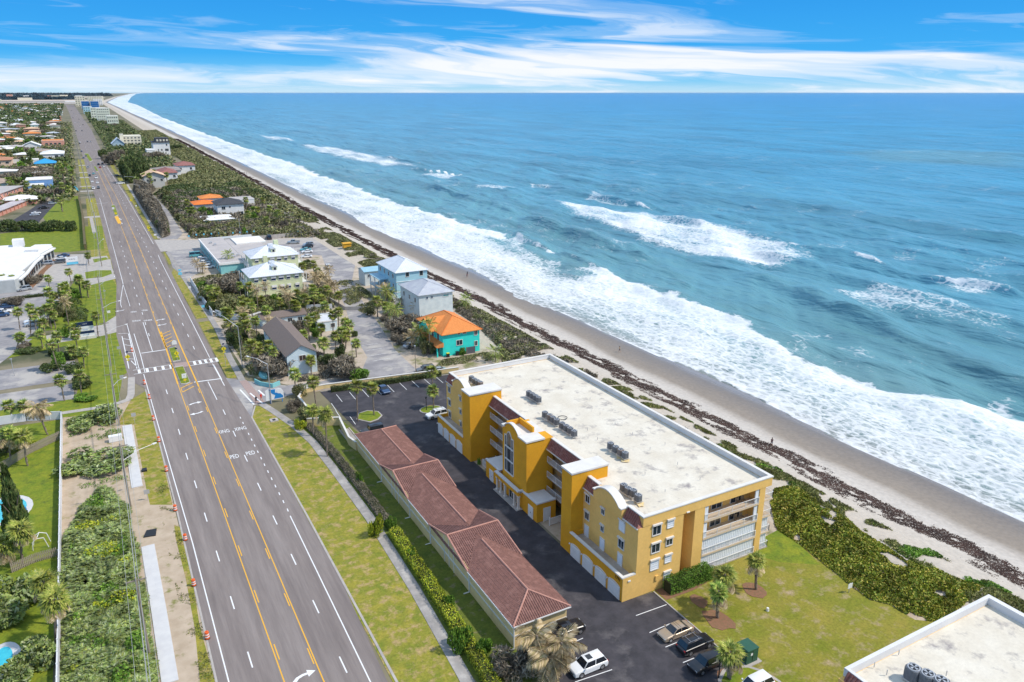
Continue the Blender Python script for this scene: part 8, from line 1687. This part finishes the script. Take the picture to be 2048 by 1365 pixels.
def tree(kind, X, Y, R_, H, label, name=None, cat=None, group=None, trunk=True):
    global nt_; nt_ += 1; bush = 'bush' in kind; o = thing(name or ('bush' if bush else 'tree'), label, cat or ('bush' if bush else 'tree'), (X, Y, ground_z(X, Y)), (nt_ * 1.7) % 6.28, group)
    c = link('crown' if not bush else 'foliage', CRN[kind][nt_ % 3], o); c.scale = (R_, R_, H if not bush else H * 1.3)
    if trunk: t = link('trunk' if not bush else 'stems', (WOODB if 'bare' in kind or kind == 'bbush' else WOOD)[nt_ % 3], o); t.scale = (R_, R_, H) if not bush else (R_, R_, H * .7)
    return o
def tpx(kind, px, py, rpx, H, label, **k):      # centre of the base and radius, in photograph pixels
    X, Y = P(px, py); d = math.hypot(X, Y, HCAM); return tree(kind, X, Y, rpx * d / FPX, H, label, **k)
for kd, px, py, r_, H, lab in (('bare', 553, 748, 42, 5.0, 'large bare brown tree beside the long cottage gable'), ('bare', 690, 752, 44, 4.5, 'bare brown tree left of the beach road junction'), ('green', 715, 755, 30, 2.5, 'green leafed bush under the bare tree at the beach road junction'), ('bare', 812, 668, 42, 4.8, 'bare grey brown thicket before the pale grey house'), ('bare', 785, 600, 18, 3, 'bare shrub beside the light blue house stairs'),
    ('dark', 475, 695, 20, 4.0, 'dark green tree beside the sidewalk near the long cottage'), ('dark', 530, 690, 16, 3.0, 'dark shrub against the long cottage wall'), ('bare', 450, 588, 40, 5.5, 'large leafless thicket behind the white motel fence'), ('bare', 480, 575, 30, 5, 'leafless bush before the nearer pale yellow house'), ('olive', 420, 600, 26, 4.5, 'olive green tree behind the white motel fence'), ('olive', 455, 622, 30, 4.5, 'olive tree in the garden below the motel fence'),
    ('dark', 570, 620, 26, 4.0, 'dark green tree row before the nearer yellow house, left part'), ('dark', 605, 615, 24, 3.8, 'dark green tree row before the nearer yellow house, right part'), ('olive', 530, 622, 24, 3.6, 'olive tree between the dry topped palm and the dark row'), ('bare', 640, 585, 22, 3.5, 'rusty thicket at the right of the nearer yellow house'), ('olive', 640, 610, 20, 3, 'olive bush at the beach road edge of the yellow house garden'),
    ('dark', 735, 560, 12, 2.5, 'dark scrub beside the bright blue wing'), ('dark', 655, 730, 20, 3.0, 'dark tree below the tall twin palms'), ('olive', 600, 792, 16, 2.5, 'brown olive shrub behind the beach sign'), ('bare', 588, 822, 18, 2.4, 'dull bare hedge bush beside the sidewalk bend'), ('olive', 620, 842, 26, 3.4, 'olive hedge mass outside the cream wall'), ('ybush', 602, 858, 12, 1.8, 'bright yellow green bush beside the sidewalk')): tpx(kd, px, py, r_, H, lab)
# left strip
for kd, px, py, r_, H, lab in (('bush', 150, 588, 9, 1.6, 'round clipped bush on the bright lawn'), ('dark', 60, 705, 22, 1.2, 'low hedge patch by the silver car'), ('bush', 128, 675, 10, 2.6, 'small round tree left of the large plaza sign'), ('bare', 50, 700, 16, 2.0, 'bare bush below the round headed palm'), ('dark', 165, 775, 22, 2.2, 'dark shrub mass right of the lower empty bay'), ('dark', 145, 745, 18, 2.2, 'dark shrubs between the two empty bays'), ('dark', 150, 715, 22, 1.8, 'dark shrub bed above the big headed palm'),
    ('obush', 182, 848, 50, 2.3, 'big green thicket at the head of the sandy lot'), ('obush', 192, 930, 62, 1.8, 'broad grey green thicket in the middle of the sandy lot'), ('bush', 172, 800, 22, 1.2, 'green shrub before the pavement bend'), ('bare', 22, 612, 22, 3.0, 'bare grey bush in the left rank of cars'), ('bare', 66, 568, 12, 2.4, 'bare ornamental tree on the hedge below the plaza, left one'), ('bare', 80, 562, 9, 2.4, 'bare ornamental tree on the hedge below the plaza, right one'), ('dark', 100, 645, 16, 1.2, 'clipped hedge curving along the left car park')): tpx(kd, px, py, r_, H, lab)
for i, (px, r_) in enumerate(((10, 22), (45, 20), (80, 22), (108, 18), (140, 16))): tpx('dark', px, 462, r_, 5.0, 'dark clipped tree of the row along the wide lawn', name='hedge_tree', group='dark row of trees behind the wide lawn')
tpx('cone', 40, 1078, 44, 12.5, 'tall dark conifer beside the pale blue pool at the left edge', name='conifer')
tpx('obush', 8, 1225, 60, 3.2, 'olive thicket at the left edge above the small turquoise pool'); tpx('obush', 95, 1185, 30, 2.0, 'ragged brush beside the left white fence'); tpx('obush', 50, 1345, 50, 2.4, 'shrubs at the bottom left corner'); tpx('olive', 15, 905, 34, 3.5, 'olive tree mass at the left edge above the wooden fence'); tpx('ybush', 60, 895, 16, 1.5, 'bright flowering shrub near the leaning palm')
# around the condominium
for px, py, r_, H, kd, lab in ((750, 556 + 300, 1, 1, 'bush', None),): pass
for kd, px, py, r_, H, lab in (('ybush', 750, 1072, 16, 3.2, 'tall yellow green bush at the end of the clipped hedge'), ('bush', 782, 1058, 12, 2.0, 'round green bush beside the tall yellow green one on the slope'), ('bush', 825, 1118, 14, 1.8, 'thin bush on the slope below the garage'), ('bush', 898, 1218, 13, 2.2, 'green bush halfway down the slope'), ('bush', 922, 1298, 24, 2.8, 'big round bush at the end of the yellow hedge'), ('bush', 968, 1310, 18, 2.2, 'round bush right of the big one at the slope foot'), ('obush', 1078, 1278, 20, 1.8, 'scrub at the corner of the garage below the dead palms'), ('bbush', 1030, 1345, 44, 2.2, 'brown dead brush at the bottom edge'), ('bush', 719, 968, 8, 2.2, 'thin young tree on the slope left of the garage'),
    ('bbush', 1075, 1330, 30, 2.6, 'tangled dry brush beneath the dead palms'), ('bush', 958, 930, 4, 1.2, 'small dark shrub in the left recess bed'), ('bush', 1103, 1030, 6, 1.2, 'shrub in the right recess bed')): tpx(kd, px, py, r_, H, lab)
def hedge(label, pts, w, h, m, dens=90, size=.11, name='hedge', base=GREEND, z=0.0):
    o = thing(name, label, 'hedge', (pts[0][0], pts[0][1], z)); P_ = []; g = np.random.default_rng(len(label)); core = MB()
    for (x0, y0), (x1, y1) in zip(pts[:-1], pts[1:]):
        L = math.hypot(x1 - x0, y1 - y0); n = int(L * (w + 2 * h) * dens); t = g.random(n); q = g.random(n) * (w + 2 * h); dx, dy = (x1 - x0) / L, (y1 - y0) / L
        s = np.where(q < h, -w / 2, np.where(q < h + w, q - h - w / 2, w / 2)); zz = np.where(q < h, q, np.where(q < h + w, h, q - h - w)) ; s = s + g.normal(0, .07, n); zz = zz + g.normal(0, .07, n) + .12 * np.sin(t * L * 2.1) * (zz > h * .7)
        P_.append(np.stack([x0 + (x1 - x0) * t - dy * s, y0 + (y1 - y0) * t + dx * s, zz + z], 1))
        a = w * .38; core.prism([(x0 - dy * a, y0 + dx * a), (x0 + dy * a, y0 - dx * a), (x1 + dy * a, y1 - dx * a), (x1 - dy * a, y1 + dx * a)], z, z + h * .86)
    v, f = leaves(np.concatenate(P_), size, 1.5, .4, g); v[:, 0] -= pts[0][0]; v[:, 1] -= pts[0][1]; v[:, 2] -= z
    link('foliage', np_mesh('foliage', v, f, m), o); core.build('dark_core', MATS['hedge_core'] if 'hedge_core' in MATS else mat('hedge_core', (.03, .035, .012), rough=.95), o); return o  # solid dark block inside the leaves, the hedge's inner shade in its colour
hedge('long clipped yellow green hedge beside the sidewalk', [(31.3, 57), (32.2, 70), (32.7, 84), (33.0, 98)], 1.5, 1.35, GREENY, 80, .13)
hedge('long dull bare hedge continuing beside the sidewalk up to the bend', [(33.1, 101), (33.0, 115), (32.7, 128), (32.0, 140), (31.5, 146)], 1.3, .9, TWIG, 70, .10)
hedge('dark green clipped hedge against the south wall of the condominium', [(60.4, 66.7), (68.0, 66.7)], 1.7, 1.9, GREEN, 150, .11)
hedge('dark hedge between the cream wall and the north row of parking bays', [(41, 160.2), (54, 158.8), (67, 157.8)], 1.2, 1.1, GREEND, 70, .13)
hedge('dark hedge along the lower white plaza planting', [(-36, 287), (-24, 290), (-14, 290)], 1.4, .8, GREEND, 40, .16)
X, Y = 78.0, 169.2; tree('bush', X, Y, 1.2, 1.6, 'round green bush against the turquoise house wall')
# denser planting of the gardens
def infill(poly, n, kinds, label, group, pal=True, s=(1.0, 1.3), hr=(3.5, 6.5), seed=3, rr=(1.2, 2.6)):
    q_ = random.Random(seed); xs_ = [a for a, c in poly]; ys_ = [c for a, c in poly]; k = 0
    while k < n:
        x, y = q_.uniform(min(xs_), max(xs_)), q_.uniform(min(ys_), max(ys_))
        if not in_poly(np.array([x]), np.array([y]), poly)[0]: continue
        kd = kinds[k % len(kinds)]; k += 1
        if pal: palm(0, 0, q_.uniform(*hr), kd, label % {'G': 'green', 'Y': 'yellow green', 'B': 'brown', 'C': 'feathery'}[kd], loc=(x, y), s=q_.uniform(*s), group=group)
        else: tree(kd, x, y, q_.uniform(*rr), q_.uniform(*hr), label % {'dark': 'dark green', 'olive': 'olive', 'bare': 'leafless', 'green': 'green', 'obush': 'olive', 'bush': 'green', 'bbush': 'brown'}[kd], group=group)
for poly, n, kd, lab, pal, sd in (([(27.5, 205), (36, 200), (60, 224), (60, 238), (40, 250), (27.5, 262)], 26, 'YGYB', '%s palm in the thick garden between the white fence and the yellow houses', True, 3), ([(27.5, 236), (40, 226), (62, 232), (64, 250), (40, 253), (37, 290), (27.8, 290)], 22, ('dark', 'olive', 'bare', 'green'), '%s tree in the thick garden between the white fence and the yellow houses', False, 4),
    ([(27, 172), (34, 172), (34, 214), (27.5, 222)], 9, 'YGY', '%s palm between the sidewalk and the long cottage', True, 5), ([(27, 172), (33, 172), (33, 214), (27.5, 222)], 9, ('dark', 'bare', 'olive'), '%s tree between the sidewalk and the long cottage', False, 6), ([(43, 180), (56, 178), (62, 205), (58, 216), (44, 214)], 9, 'YGG', '%s palm in the yard between the cottages and the beach road', True, 7), ([(43, 180), (56, 178), (60, 204), (44, 212)], 10, ('green', 'dark', 'bbush'), '%s tree in the yard between the cottages and the beach road', False, 8),
    ([(60.5, 236), (70, 244), (72, 285), (62, 280)], 9, 'BYB', '%s palm right of the yellow houses', True, 9), ([(60.5, 240), (69, 246), (71, 300), (66, 300)], 10, ('bare', 'olive', 'dark'), '%s tree right of the yellow houses', False, 10), ([(66, 165), (73, 170), (76, 222), (68, 222)], 8, 'CBY', '%s palm before the houses by the beach', True, 11), ([(66, 172), (72, 172), (77, 222), (69, 226)], 10, ('bare', 'olive', 'bbush'), '%s tree before the houses by the beach', False, 12),
    ([(-16, 215), (-9, 205), (-5, 240), (-6, 300), (-14, 300), (-20, 240)], 14, 'G', '%s palm in the strip between the left car parks and the bright lawn', True, 13), ([(-16, 180), (-8, 180), (-6, 240), (-8, 296), (-16, 296)], 14, ('dark', 'bush', 'olive'), '%s tree in the strip between the left car parks and the bright lawn', False, 14), ([(-60, 62), (-13, 62), (-13, 108), (-60, 110)], 12, ('olive', 'green', 'obush'), '%s tree in the yard at the bottom left', False, 15), ([(38, 380), (85, 360), (84, 540), (40, 540)], 30, ('dark', 'olive', 'bare', 'green'), '%s tree in the gardens beyond the motel wall', False, 16)):
    infill(poly, n, kd, lab, (lab % 'mixed'), pal, seed=sd, hr=(3.5, 6.5) if pal else (1.6, 3.6 if sd < 16 else 5.0), s=(.9, 1.25))
# ground cover that nobody could count
def cover(name, label, poly, h, dens, size, m, aspect=1.8, up=.35, lump=3.0, cut=-.6, seed=1, px=True, hull=True, edge=1.2, z_of=None, hp=None):
    p = [P(*q) if q[0] > -1e8 and px else q for q in poly]; xs_ = [q[0] for q in p]; ys_ = [q[1] for q in p]; g = np.random.default_rng(seed)
    area = (max(xs_) - min(xs_)) * (max(ys_) - min(ys_)); n = int(area * dens); x = g.uniform(min(xs_), max(xs_), n); y = g.uniform(min(ys_), max(ys_), n); k = in_poly(x, y, p); x, y = x[k], y[k]
    d = poly_dist(x, y, p); nz = vnoise(x, y, lump, seed); nz2 = vnoise(x, y, lump * .35, seed + 3)
    hh = h * np.clip(.62 + .32 * nz + .22 * nz2, .12, 1.3) * np.clip(d / edge, .15, 1); keep = (nz + .35 * nz2 > cut); x, y, hh, d = x[keep], y[keep], hh[keep], d[keep]
    u = g.random(len(x)) ** .45; z0 = np.array([ground_z(a, c) for a, c in zip(x, y)]) if (z_of or max(xs_) > 86) else np.zeros(len(x))
    v, f = leaves(np.stack([x, y, z0 + hh * u + .03], 1), size, aspect, up, g); o = link(name, np_mesh(name, v, f, m), kind='stuff', label=label, cat='ground cover'); return o
UNDER = mat('shaded_undergrowth', (.055, .055, .025), (.10, .09, .045), rough=.95, scale=.8, coords='World', bump=.05)  # dark tone standing for the shade under the leaves
def fans(name, label, polys, h, dens, L, m, seed=5):   # saw palmetto: small fans of blades
    g = np.random.default_rng(seed); V = []; 
    for p in polys:
        xs_ = [q[0] for q in p]; ys_ = [q[1] for q in p]; n = int((max(xs_) - min(xs_)) * (max(ys_) - min(ys_)) * dens); x = g.uniform(min(xs_), max(xs_), n); y = g.uniform(min(ys_), max(ys_), n); k = in_poly(x, y, p); x, y = x[k], y[k]; d = poly_dist(x, y, p)
        hh = h * np.clip(.65 + .35 * vnoise(x, y, 2.6, seed) + .2 * vnoise(x, y, 1.1, seed + 1), .15, 1.4) * np.clip(d / 1.0, .25, 1); keep = vnoise(x, y, 3.4, seed + 2) > -.85; x, y, hh = x[keep], y[keep], hh[keep]; n = len(x); z = hh * g.random(n) ** .4
        az = g.uniform(0, 6.28, n); ln = L * g.uniform(.6, 1.2, n); tilt = g.uniform(.1, 1.1, n)
        for j in range(6):
            a = az + (j - 2.5) * .36; ca_, sa_ = np.cos(a), np.sin(a); l2 = ln * (1 - .06 * abs(j - 2.5)); e = tilt - .12 * abs(j - 2.5)
            dx, dy, dz = ca_ * np.cos(e) * l2, sa_ * np.cos(e) * l2, np.sin(e) * l2; w = .085 * L / .8
            p0 = np.stack([x, y, z], 1); pm1 = np.stack([x + dx * .55 - sa_ * w, y + dy * .55 + ca_ * w, z + dz * .6], 1); pm2 = np.stack([x + dx * .55 + sa_ * w, y + dy * .55 - ca_ * w, z + dz * .6], 1); p3 = np.stack([x + dx, y + dy, z + dz * .8 - .1 * L], 1)
            V.append(np.stack([p0, pm2, p3, pm1], 1).reshape(-1, 3))
    V = np.concatenate(V); return link(name, np_mesh(name, V, np.arange(len(V)).reshape(-1, 4), m), kind='stuff', label=label, cat='ground cover')
PM = [(-11.1, 72), (-5, 71), (-2.2, 76), (-1.6, 84), (-1.9, 92), (-1.6, 100), (-2.2, 106), (-1.6, 112), (-2.6, 119), (-2.2, 126), (-3.6, 129), (-4.4, 134), (-6.5, 135), (-7.4, 131), (-9.0, 130), (-9.4, 126), (-11.2, 121), (-11.4, 112), (-11.1, 98)]
sheet('thicket_underlay', PM, .02, UNDER, px=False)  # dark underlay, shade beneath the palmetto put into the ground colour
fans('palmetto_thicket', 'dense saw palmetto thicket filling the sandy lot beside the long white fence', [PM, [(-10, 56), (-4, 56), (-3.6, 66), (-7, 69), (-10, 68)]], 1.9, 40, .8, PALMETTO)
cover('broad_leaf_shrubs', 'rounder green shrubs growing through the palmetto thicket', PM, 2.1, 60, .26, GREEN, 1.4, .5, 4.2, .30, 6, px=False)
cover('broad_leaf_shrubs', 'yellow green shrubs growing through the palmetto thicket', PM, 2.0, 45, .24, GREENY, 1.4, .5, 3.4, .62, 9, px=False)
DN = [(1548, 985), (1600, 975), (1640, 1010), (1680, 1030), (1720, 1070), (1770, 1100), (1810, 1130), (1860, 1140), (1910, 1165), (1965, 1180), (1930, 1215), (1880, 1245), (1830, 1240), (1780, 1210), (1740, 1200), (1700, 1170), (1650, 1130), (1600, 1090), (1552, 1058), (1540, 1010)]
sheet('thicket_underlay', DN, .01, DIRT)
cover('sea_grape_thicket', 'thick green and golden sea grape scrub between the lawn and the beach', DN, 1.5, 105, .27, SEAGRAPE, 1.4, .45, 2.4, -.62, 3, edge=3.4)
cover('dune_grass', 'thin dune grass and creepers scattered along the top of the dune', [(81.5, 20), (100.5, 20), (101.5, 131), (81, 131), (81, 100), (92, 96), (97, 80), (96, 60), (92, 36), (84, 30)], .45, 70, .15, DUNEG, 4.0, .1, 2.4, .08, 8, px=False, edge=.4)
cover('dune_creepers', 'low green creepers in patches on the dune', [(94, 36), (101.5, 36), (101.5, 110), (92, 108), (97, 80)], .35, 70, .22, GREEN, 1.5, .6, 3.2, .6, 14, px=False, edge=.4)
cover('dune_scrub', 'brown and olive scrub covering the dune beyond the condominium', [(82, 132), (101, 132), (101, 420), (86, 420), (90, 340), (88, 262), (94, 240), (94, 190), (87, 165), (80, 150)], 1.1, 30, .34, OLIVE, 1.6, .4, 6, -.12, 17, px=False)
cover('dune_scrub', 'dry brown twigs among the dune scrub beyond the condominium', [(84, 132), (99, 132), (99, 300), (93, 300), (94, 240), (92, 190), (88, 165), (80, 150)], 1.0, 26, .26, TWIG, 4, .2, 5, .05, 19, px=False)
cover('dune_scrub', 'olive scrub of the far dune strip along the beach', [(60, 400), (103, 400), (108, 650), (112, 941), (118, 1500), (60, 1500), (50, 1100), (84, 900), (84, 720), (52, 640), (48, 560), (80, 470)], 2.6, 1.9, 1.15, OLIVE, 1.4, .6, 12, -.35, 23, px=False)
cover('dune_scrub', 'dark green thicket below the dune right of the black roofed house', [(36, 560), (60, 500), (100, 492), (100, 600), (62, 596), (50, 600)], 3.2, 6.0, .7, GREEND, 1.4, .6, 9, -.6, 24, px=False)
cover('garden_scrub', 'dense bushes filling the gardens behind the motel wall', [(38, 378), (44, 374), (92, 352), (90, 400), (72, 410), (64, 412), (48, 410), (42, 430), (38, 470)], 4.2, 7, .60, OLIVE, 1.5, .5, 6, -.25, 25, px=False)
cover('garden_scrub', 'dark green bushes around the orange and black roofed houses', [(38, 430), (56, 428), (57, 456), (48, 458), (48, 500), (80, 500), (84, 560), (38, 560)], 4.0, 8, .5, GREEND, 1.5, .5, 7, -.1, 26, px=False)
cover('bare_thicket', 'huge grey brown leafless thicket between the road and the lane', [(26.2, 386), (29.8, 392), (33.2, 436), (33.8, 560), (40, 590), (26, 590), (25.6, 500)], 8.5, 30, .34, TWIG, 5, .3, 5, -.9, 27, px=False)
cover('bare_thicket', 'brown leafless thicket left of the blue shop', [(-62, 690), (-24, 700), (-24, 770), (-60, 775)], 6.0, 6, .6, TWIG, 4, .3, 8, -.9, 28, px=False)
cover('yard_scrub', 'dry scrub around the turquoise and blue houses', [(68, 164), (92, 160), (92, 168), (72, 168)], .7, 40, .22, OLIVE, 1.8, .3, 3, .0, 29, px=False)
cover('yard_scrub', 'ragged planting in the garden of the yellow houses', [(27.5, 236), (36, 225), (60, 226), (66, 240), (66, 252), (41, 252), (38, 292), (27.5, 290)], 2.2, 22, .30, OLIVE, 1.8, .3, 4, -.35, 30, px=False)
cover('yard_scrub', 'dull brown planting around the cottages', [(27, 180), (34, 178), (34, 203), (36, 214), (27.5, 226)], 1.8, 24, .28, OLIVE, 1.8, .3, 3, -.4, 31, px=False)
cover('yard_scrub', 'brown twigs and leaves under the bare trees by the cottages', [(28, 172), (34.5, 170), (46, 168), (50, 180), (43, 196), (42, 172), (34, 173)], 1.0, 36, .22, TWIG, 3.5, .2, 3, -.3, 32, px=False)
cover('yard_scrub', 'scrubby planting between the blue houses and the beach road', [(68, 216), (78, 214), (78, 262), (72, 262), (66, 240)], 1.3, 26, .26, OLIVE, 1.8, .3, 3, -.1, 33, px=False)
cover('yard_scrub', 'overgrown strip along the lower left driveway', [(-12, 240), (-7, 236), (-6, 262), (-11, 300), (-15, 296)], 1.6, 22, .25, GREEND, 1.5, .4, 3, -.2, 34, px=False)
cover('sand_weeds', 'sparse weeds on the sandy lot beside the pale slabs', [(-11, 134), (-1.7, 134), (-1.7, 176), (-11, 176)], .3, 30, .12, GREEN, 2.5, .3, 3.5, .45, 35, px=False)
cover('sand_weeds', 'sparse weeds along the edge of the sandy track', [(2.2, 78), (4.2, 78), (4.3, 134), (2.2, 134)], .25, 40, .10, DUNEG, 2.5, .3, 2.5, .15, 36, px=False)
# seaweed wrack along the beach: many thin clumps
g = np.random.default_rng(77); n = 1100000; y = 20 + (g.random(n) ** 1.55) * 1250; s = g.uniform(101.5, 122, n)
c0 = 109.3 + 1.4 * vnoise(y * 0, y, 26, 3.1) + .7 * vnoise(y * 0, y, 8, 4.1); dd = s - c0
dens = np.exp(-(dd / 1.9) ** 2) * 2.3 + .75 * np.exp(-((dd + 3.2) / 1.8) ** 2) + .10 * np.exp(-((s - 119 - 1.5 * vnoise(y * 0, y, 20, 9)) / .8) ** 2) + .25 * np.exp(-((dd - 3.2) / 1.2) ** 2) * (vnoise(s, y, 5, 5) > .2)
nz = .5 + .55 * vnoise(s * 1.7, y * .55, 2.2, 6.3) + .25 * vnoise(s, y, .9, 7.3); keep = nz * dens * 1.2 > g.uniform(.25, .75, n); y, s = y[keep], s[keep]; x = s + coast(y); z = beach_z(s) + .10 * vnoise(s, y, 3.0, 1) + .03
sz = .10 + y * .0006
v, f = leaves(np.stack([x, y, z], 1), 1.0, 1.5, 5.0, g); k = np.repeat(sz * g.uniform(.7, 1.4, len(sz)), 4)[:, None]; cc = np.repeat(np.stack([x, y, z], 1), 4, 0); v = cc + (v - cc) * k
cover('garden_scrub', 'brown leafless bushes mixed into the gardens behind the motel wall', [(38, 378), (92, 352), (90, 560), (38, 560)], 3.6, 3.5, .6, TWIG, 3, .3, 5, .1, 41, px=False)
link('seaweed_wrack', np_mesh('seaweed_wrack', v, f, WEED), kind='stuff', label='long dark line of washed up seaweed along the dry sand', cat='seaweed')
# trees of the far strip and the distant town
rg = random.Random(5); FT = 'trees among the distant houses'
for i in range(100):
    y = 560 + (rg.random() ** 1.3) * 1500; xl = -0.078 * y - 26; x = rg.uniform(xl, -12 - y * .004); k = rg.choice(['far', 'far', 'farolive', 'farbare', 'fargreen'])
    tree(k, x, y, rg.uniform(3.5, 7.5), rg.uniform(4, 8), {'far': 'dark green', 'farolive': 'olive green', 'farbare': 'leafless brown', 'fargreen': 'green'}[k] + ' tree among the houses left of the far road', group=FT)
for i in range(58):
    y = 640 + (rg.random() ** 1.2) * 1500; x = rg.uniform(21, 60) + float(coast(y)) * .8 + max(0, (900 - y)) * .0; k = rg.choice(['far', 'farolive', 'farbare', 'far'])
    if 600 < y < 730 and x > 33: continue
    if 1030 < y < 1100 and x > 30: continue
    tree(k, x, y, rg.uniform(3, 6), rg.uniform(4, 8), {'far': 'dark green', 'farolive': 'olive green', 'farbare': 'leafless brown'}[k] + ' tree in the strip between the far road and the beach', group='trees between the far road and the beach')
for i, (px, py, r_, H) in enumerate(((258, 367, 10, 16), (268, 366, 12, 19), (279, 364, 12, 18), (289, 362, 9, 15), (263, 355, 12, 18), (275, 352, 12, 19), (250, 352, 8, 13))): tpx('dark', px, py, r_ * 1.25, H, 'tall nearly black evergreen of the group left of the peach roofed house', name='evergreen_tree', group='black evergreens by the far road')
for i, (px, py, r_, H, k) in enumerate(((222, 330, 16, 11, 'bare'), (208, 318, 10, 9, 'dark'), (240, 318, 14, 9, 'bare'), (270, 330, 22, 9, 'olive'), (310, 322, 18, 8, 'bare'), (350, 300, 14, 6, 'dark'), (338, 398, 10, 6, 'olive'), (325, 460, 12, 5, 'dark'), (332, 470, 10, 4, 'dark'))): tpx(k, px, py, r_, H, ('leafless tree before the distant villa', 'dark round tree by the far carriageway', 'second leafless tree by the far carriageway', 'olive tree behind the black evergreens', 'leafless tree below the tall white villa', 'dark tree beside the tall white villa', 'olive tree at the bend of the lane', 'green shrub mass at the foot of the lane', 'dark shrub at the mouth of the lane')[i])
for i, (px, py, cy) in enumerate(((303, 385, 352), (296, 372, 350), (312, 372, 345), (322, 372, 354), (335, 368, 350), (275, 382, 360), (290, 375, 352), (304, 376, 362))): palm(px, py, cy, 'G', 'tall slender palm of the group before the peach roofed house', group='slender palms before the peach roofed house', s=1.5, r=.22)
for i, (px, py, cy) in enumerate(((125, 424, 402), (127, 395, 372), (148, 375, 345), (130, 372, 340), (57, 388, 368), (5, 372, 366), (20, 380, 362), (135, 350, 328), (122, 348, 330), (140, 392, 378))): palm(px, py, cy, 'G', ('thick trunked broken topped palm on the townhouse lawn', 'palm at the lawn corner by the pink townhouses', 'tall palm left of the road by the blue shop', 'palm cluster head beside the blue shop', 'palm before the tan house and blue shop', 'palm at the left edge above the townhouses', 'second palm above the townhouses near the left edge', 'tall palm beyond the blue shop, right one', 'tall palm beyond the blue shop, left one', 'palm below the blue shop sign')[i], s=1.6, r=.25)
for i in range(26):
    px, py = rg.uniform(360, 640), rg.uniform(405, 462); X, Y = P(px, py)
    if X < 86 and not (48 < X < 74 and 412 < Y < 500): palm(0, 0, rg.uniform(4.5, 8), 'G' if i % 3 else 'Y', 'palm among the dense gardens behind the motel wall', loc=(X, Y), s=1.25, group='palms in the gardens behind the motel')
# far woods near the horizon
g = np.random.default_rng(4)
def woods(name, label, y0, y1, x0f, x1f, n, sz, h, m):
    y = g.uniform(y0, y1, n); x = x0f(y) + (x1f(y) - x0f(y)) * g.random(n); v, f = leaves(np.stack([x, y, h * g.random(n)], 1), sz, 1.2, .8, g); link(name, np_mesh(name, v, f, m), kind='stuff', label=label, cat='woods')
BLW = mat('far_woods_blue_green', (.020, .045, .060), rough=.95)
woods('far_woods', 'dark band of woods near the horizon left of the beach', 8400, 11000, lambda y: -y * .16, lambda y: -60 + y * .008, 26000, 26, 9, BLW)
woods('roadside_woods', 'olive trees crowding between the nearer houses of the far town', 540, 2000, lambda y: -y * .078 - 30, lambda y: -5.5 - y * .004, 11000, 1.9, 3.4, OLIVE)
woods('roadside_woods', 'dark trees crowding between the nearer houses of the far town', 540, 2000, lambda y: -y * .078 - 30, lambda y: -9 - y * .004, 9000, 1.9, 3.6, GREEND)
woods('roadside_woods', 'leafless trees crowding between the nearer houses of the far town', 540, 2000, lambda y: -y * .078 - 30, lambda y: -12 - y * .004, 6500, 1.9, 3.4, TWIG)
woods('roadside_woods', 'dark wooded strip between the far road and the beach scrub', 740, 2000, lambda y: 24 + 0 * y, lambda y: 62 + coast(y), 16000, 1.7, 5.5, GREEND)
woods('roadside_woods', 'leafless and olive wooded strip between the far road and the beach scrub', 740, 2000, lambda y: 24 + 0 * y, lambda y: 66 + coast(y), 12000, 1.7, 5.0, OLIVE)
woods('far_woods', 'scattered dark trees of the far town strip', 2000, 5200, lambda y: -y * .085 - 30, lambda y: -26 - y * .006, 16000, 5.5, 7, GREEND)
woods('far_woods', 'dark tree line along the far shore road', 2000, 5200, lambda y: 22 + 0 * y, lambda y: 55 + coast(y) * .6, 4200, 5.0, 7, GREEND)
woods('far_woods', 'thin hazy tree band on the very horizon', 15000, 26000, lambda y: -y * .18, lambda y: 100 + y * .03, 9000, 70, 18, BLW)
# air: one closed box of faint haze
hz_ = MB().box(-9000, 60000, -3000, 60000, -9, 66); hm_ = bpy.data.materials.new('haze_air'); hm_.use_nodes = True; hn = hm_.node_tree; hn.nodes.remove(hn.nodes['Principled BSDF'])
pv = N(hn, 'ShaderNodeVolumePrincipled'); pv.inputs['Color'].default_value = (0.80, 0.90, 1.0, 1); pv.inputs['Density'].default_value = 0.000006; pv.inputs['Anisotropy'].default_value = 0.2; hn.links.new(pv.outputs[0], hn.nodes['Material Output'].inputs['Volume'])
hz_.build('haze', hm_, kind='stuff', label='faint bluish sea haze lying over the coast', cat='haze')
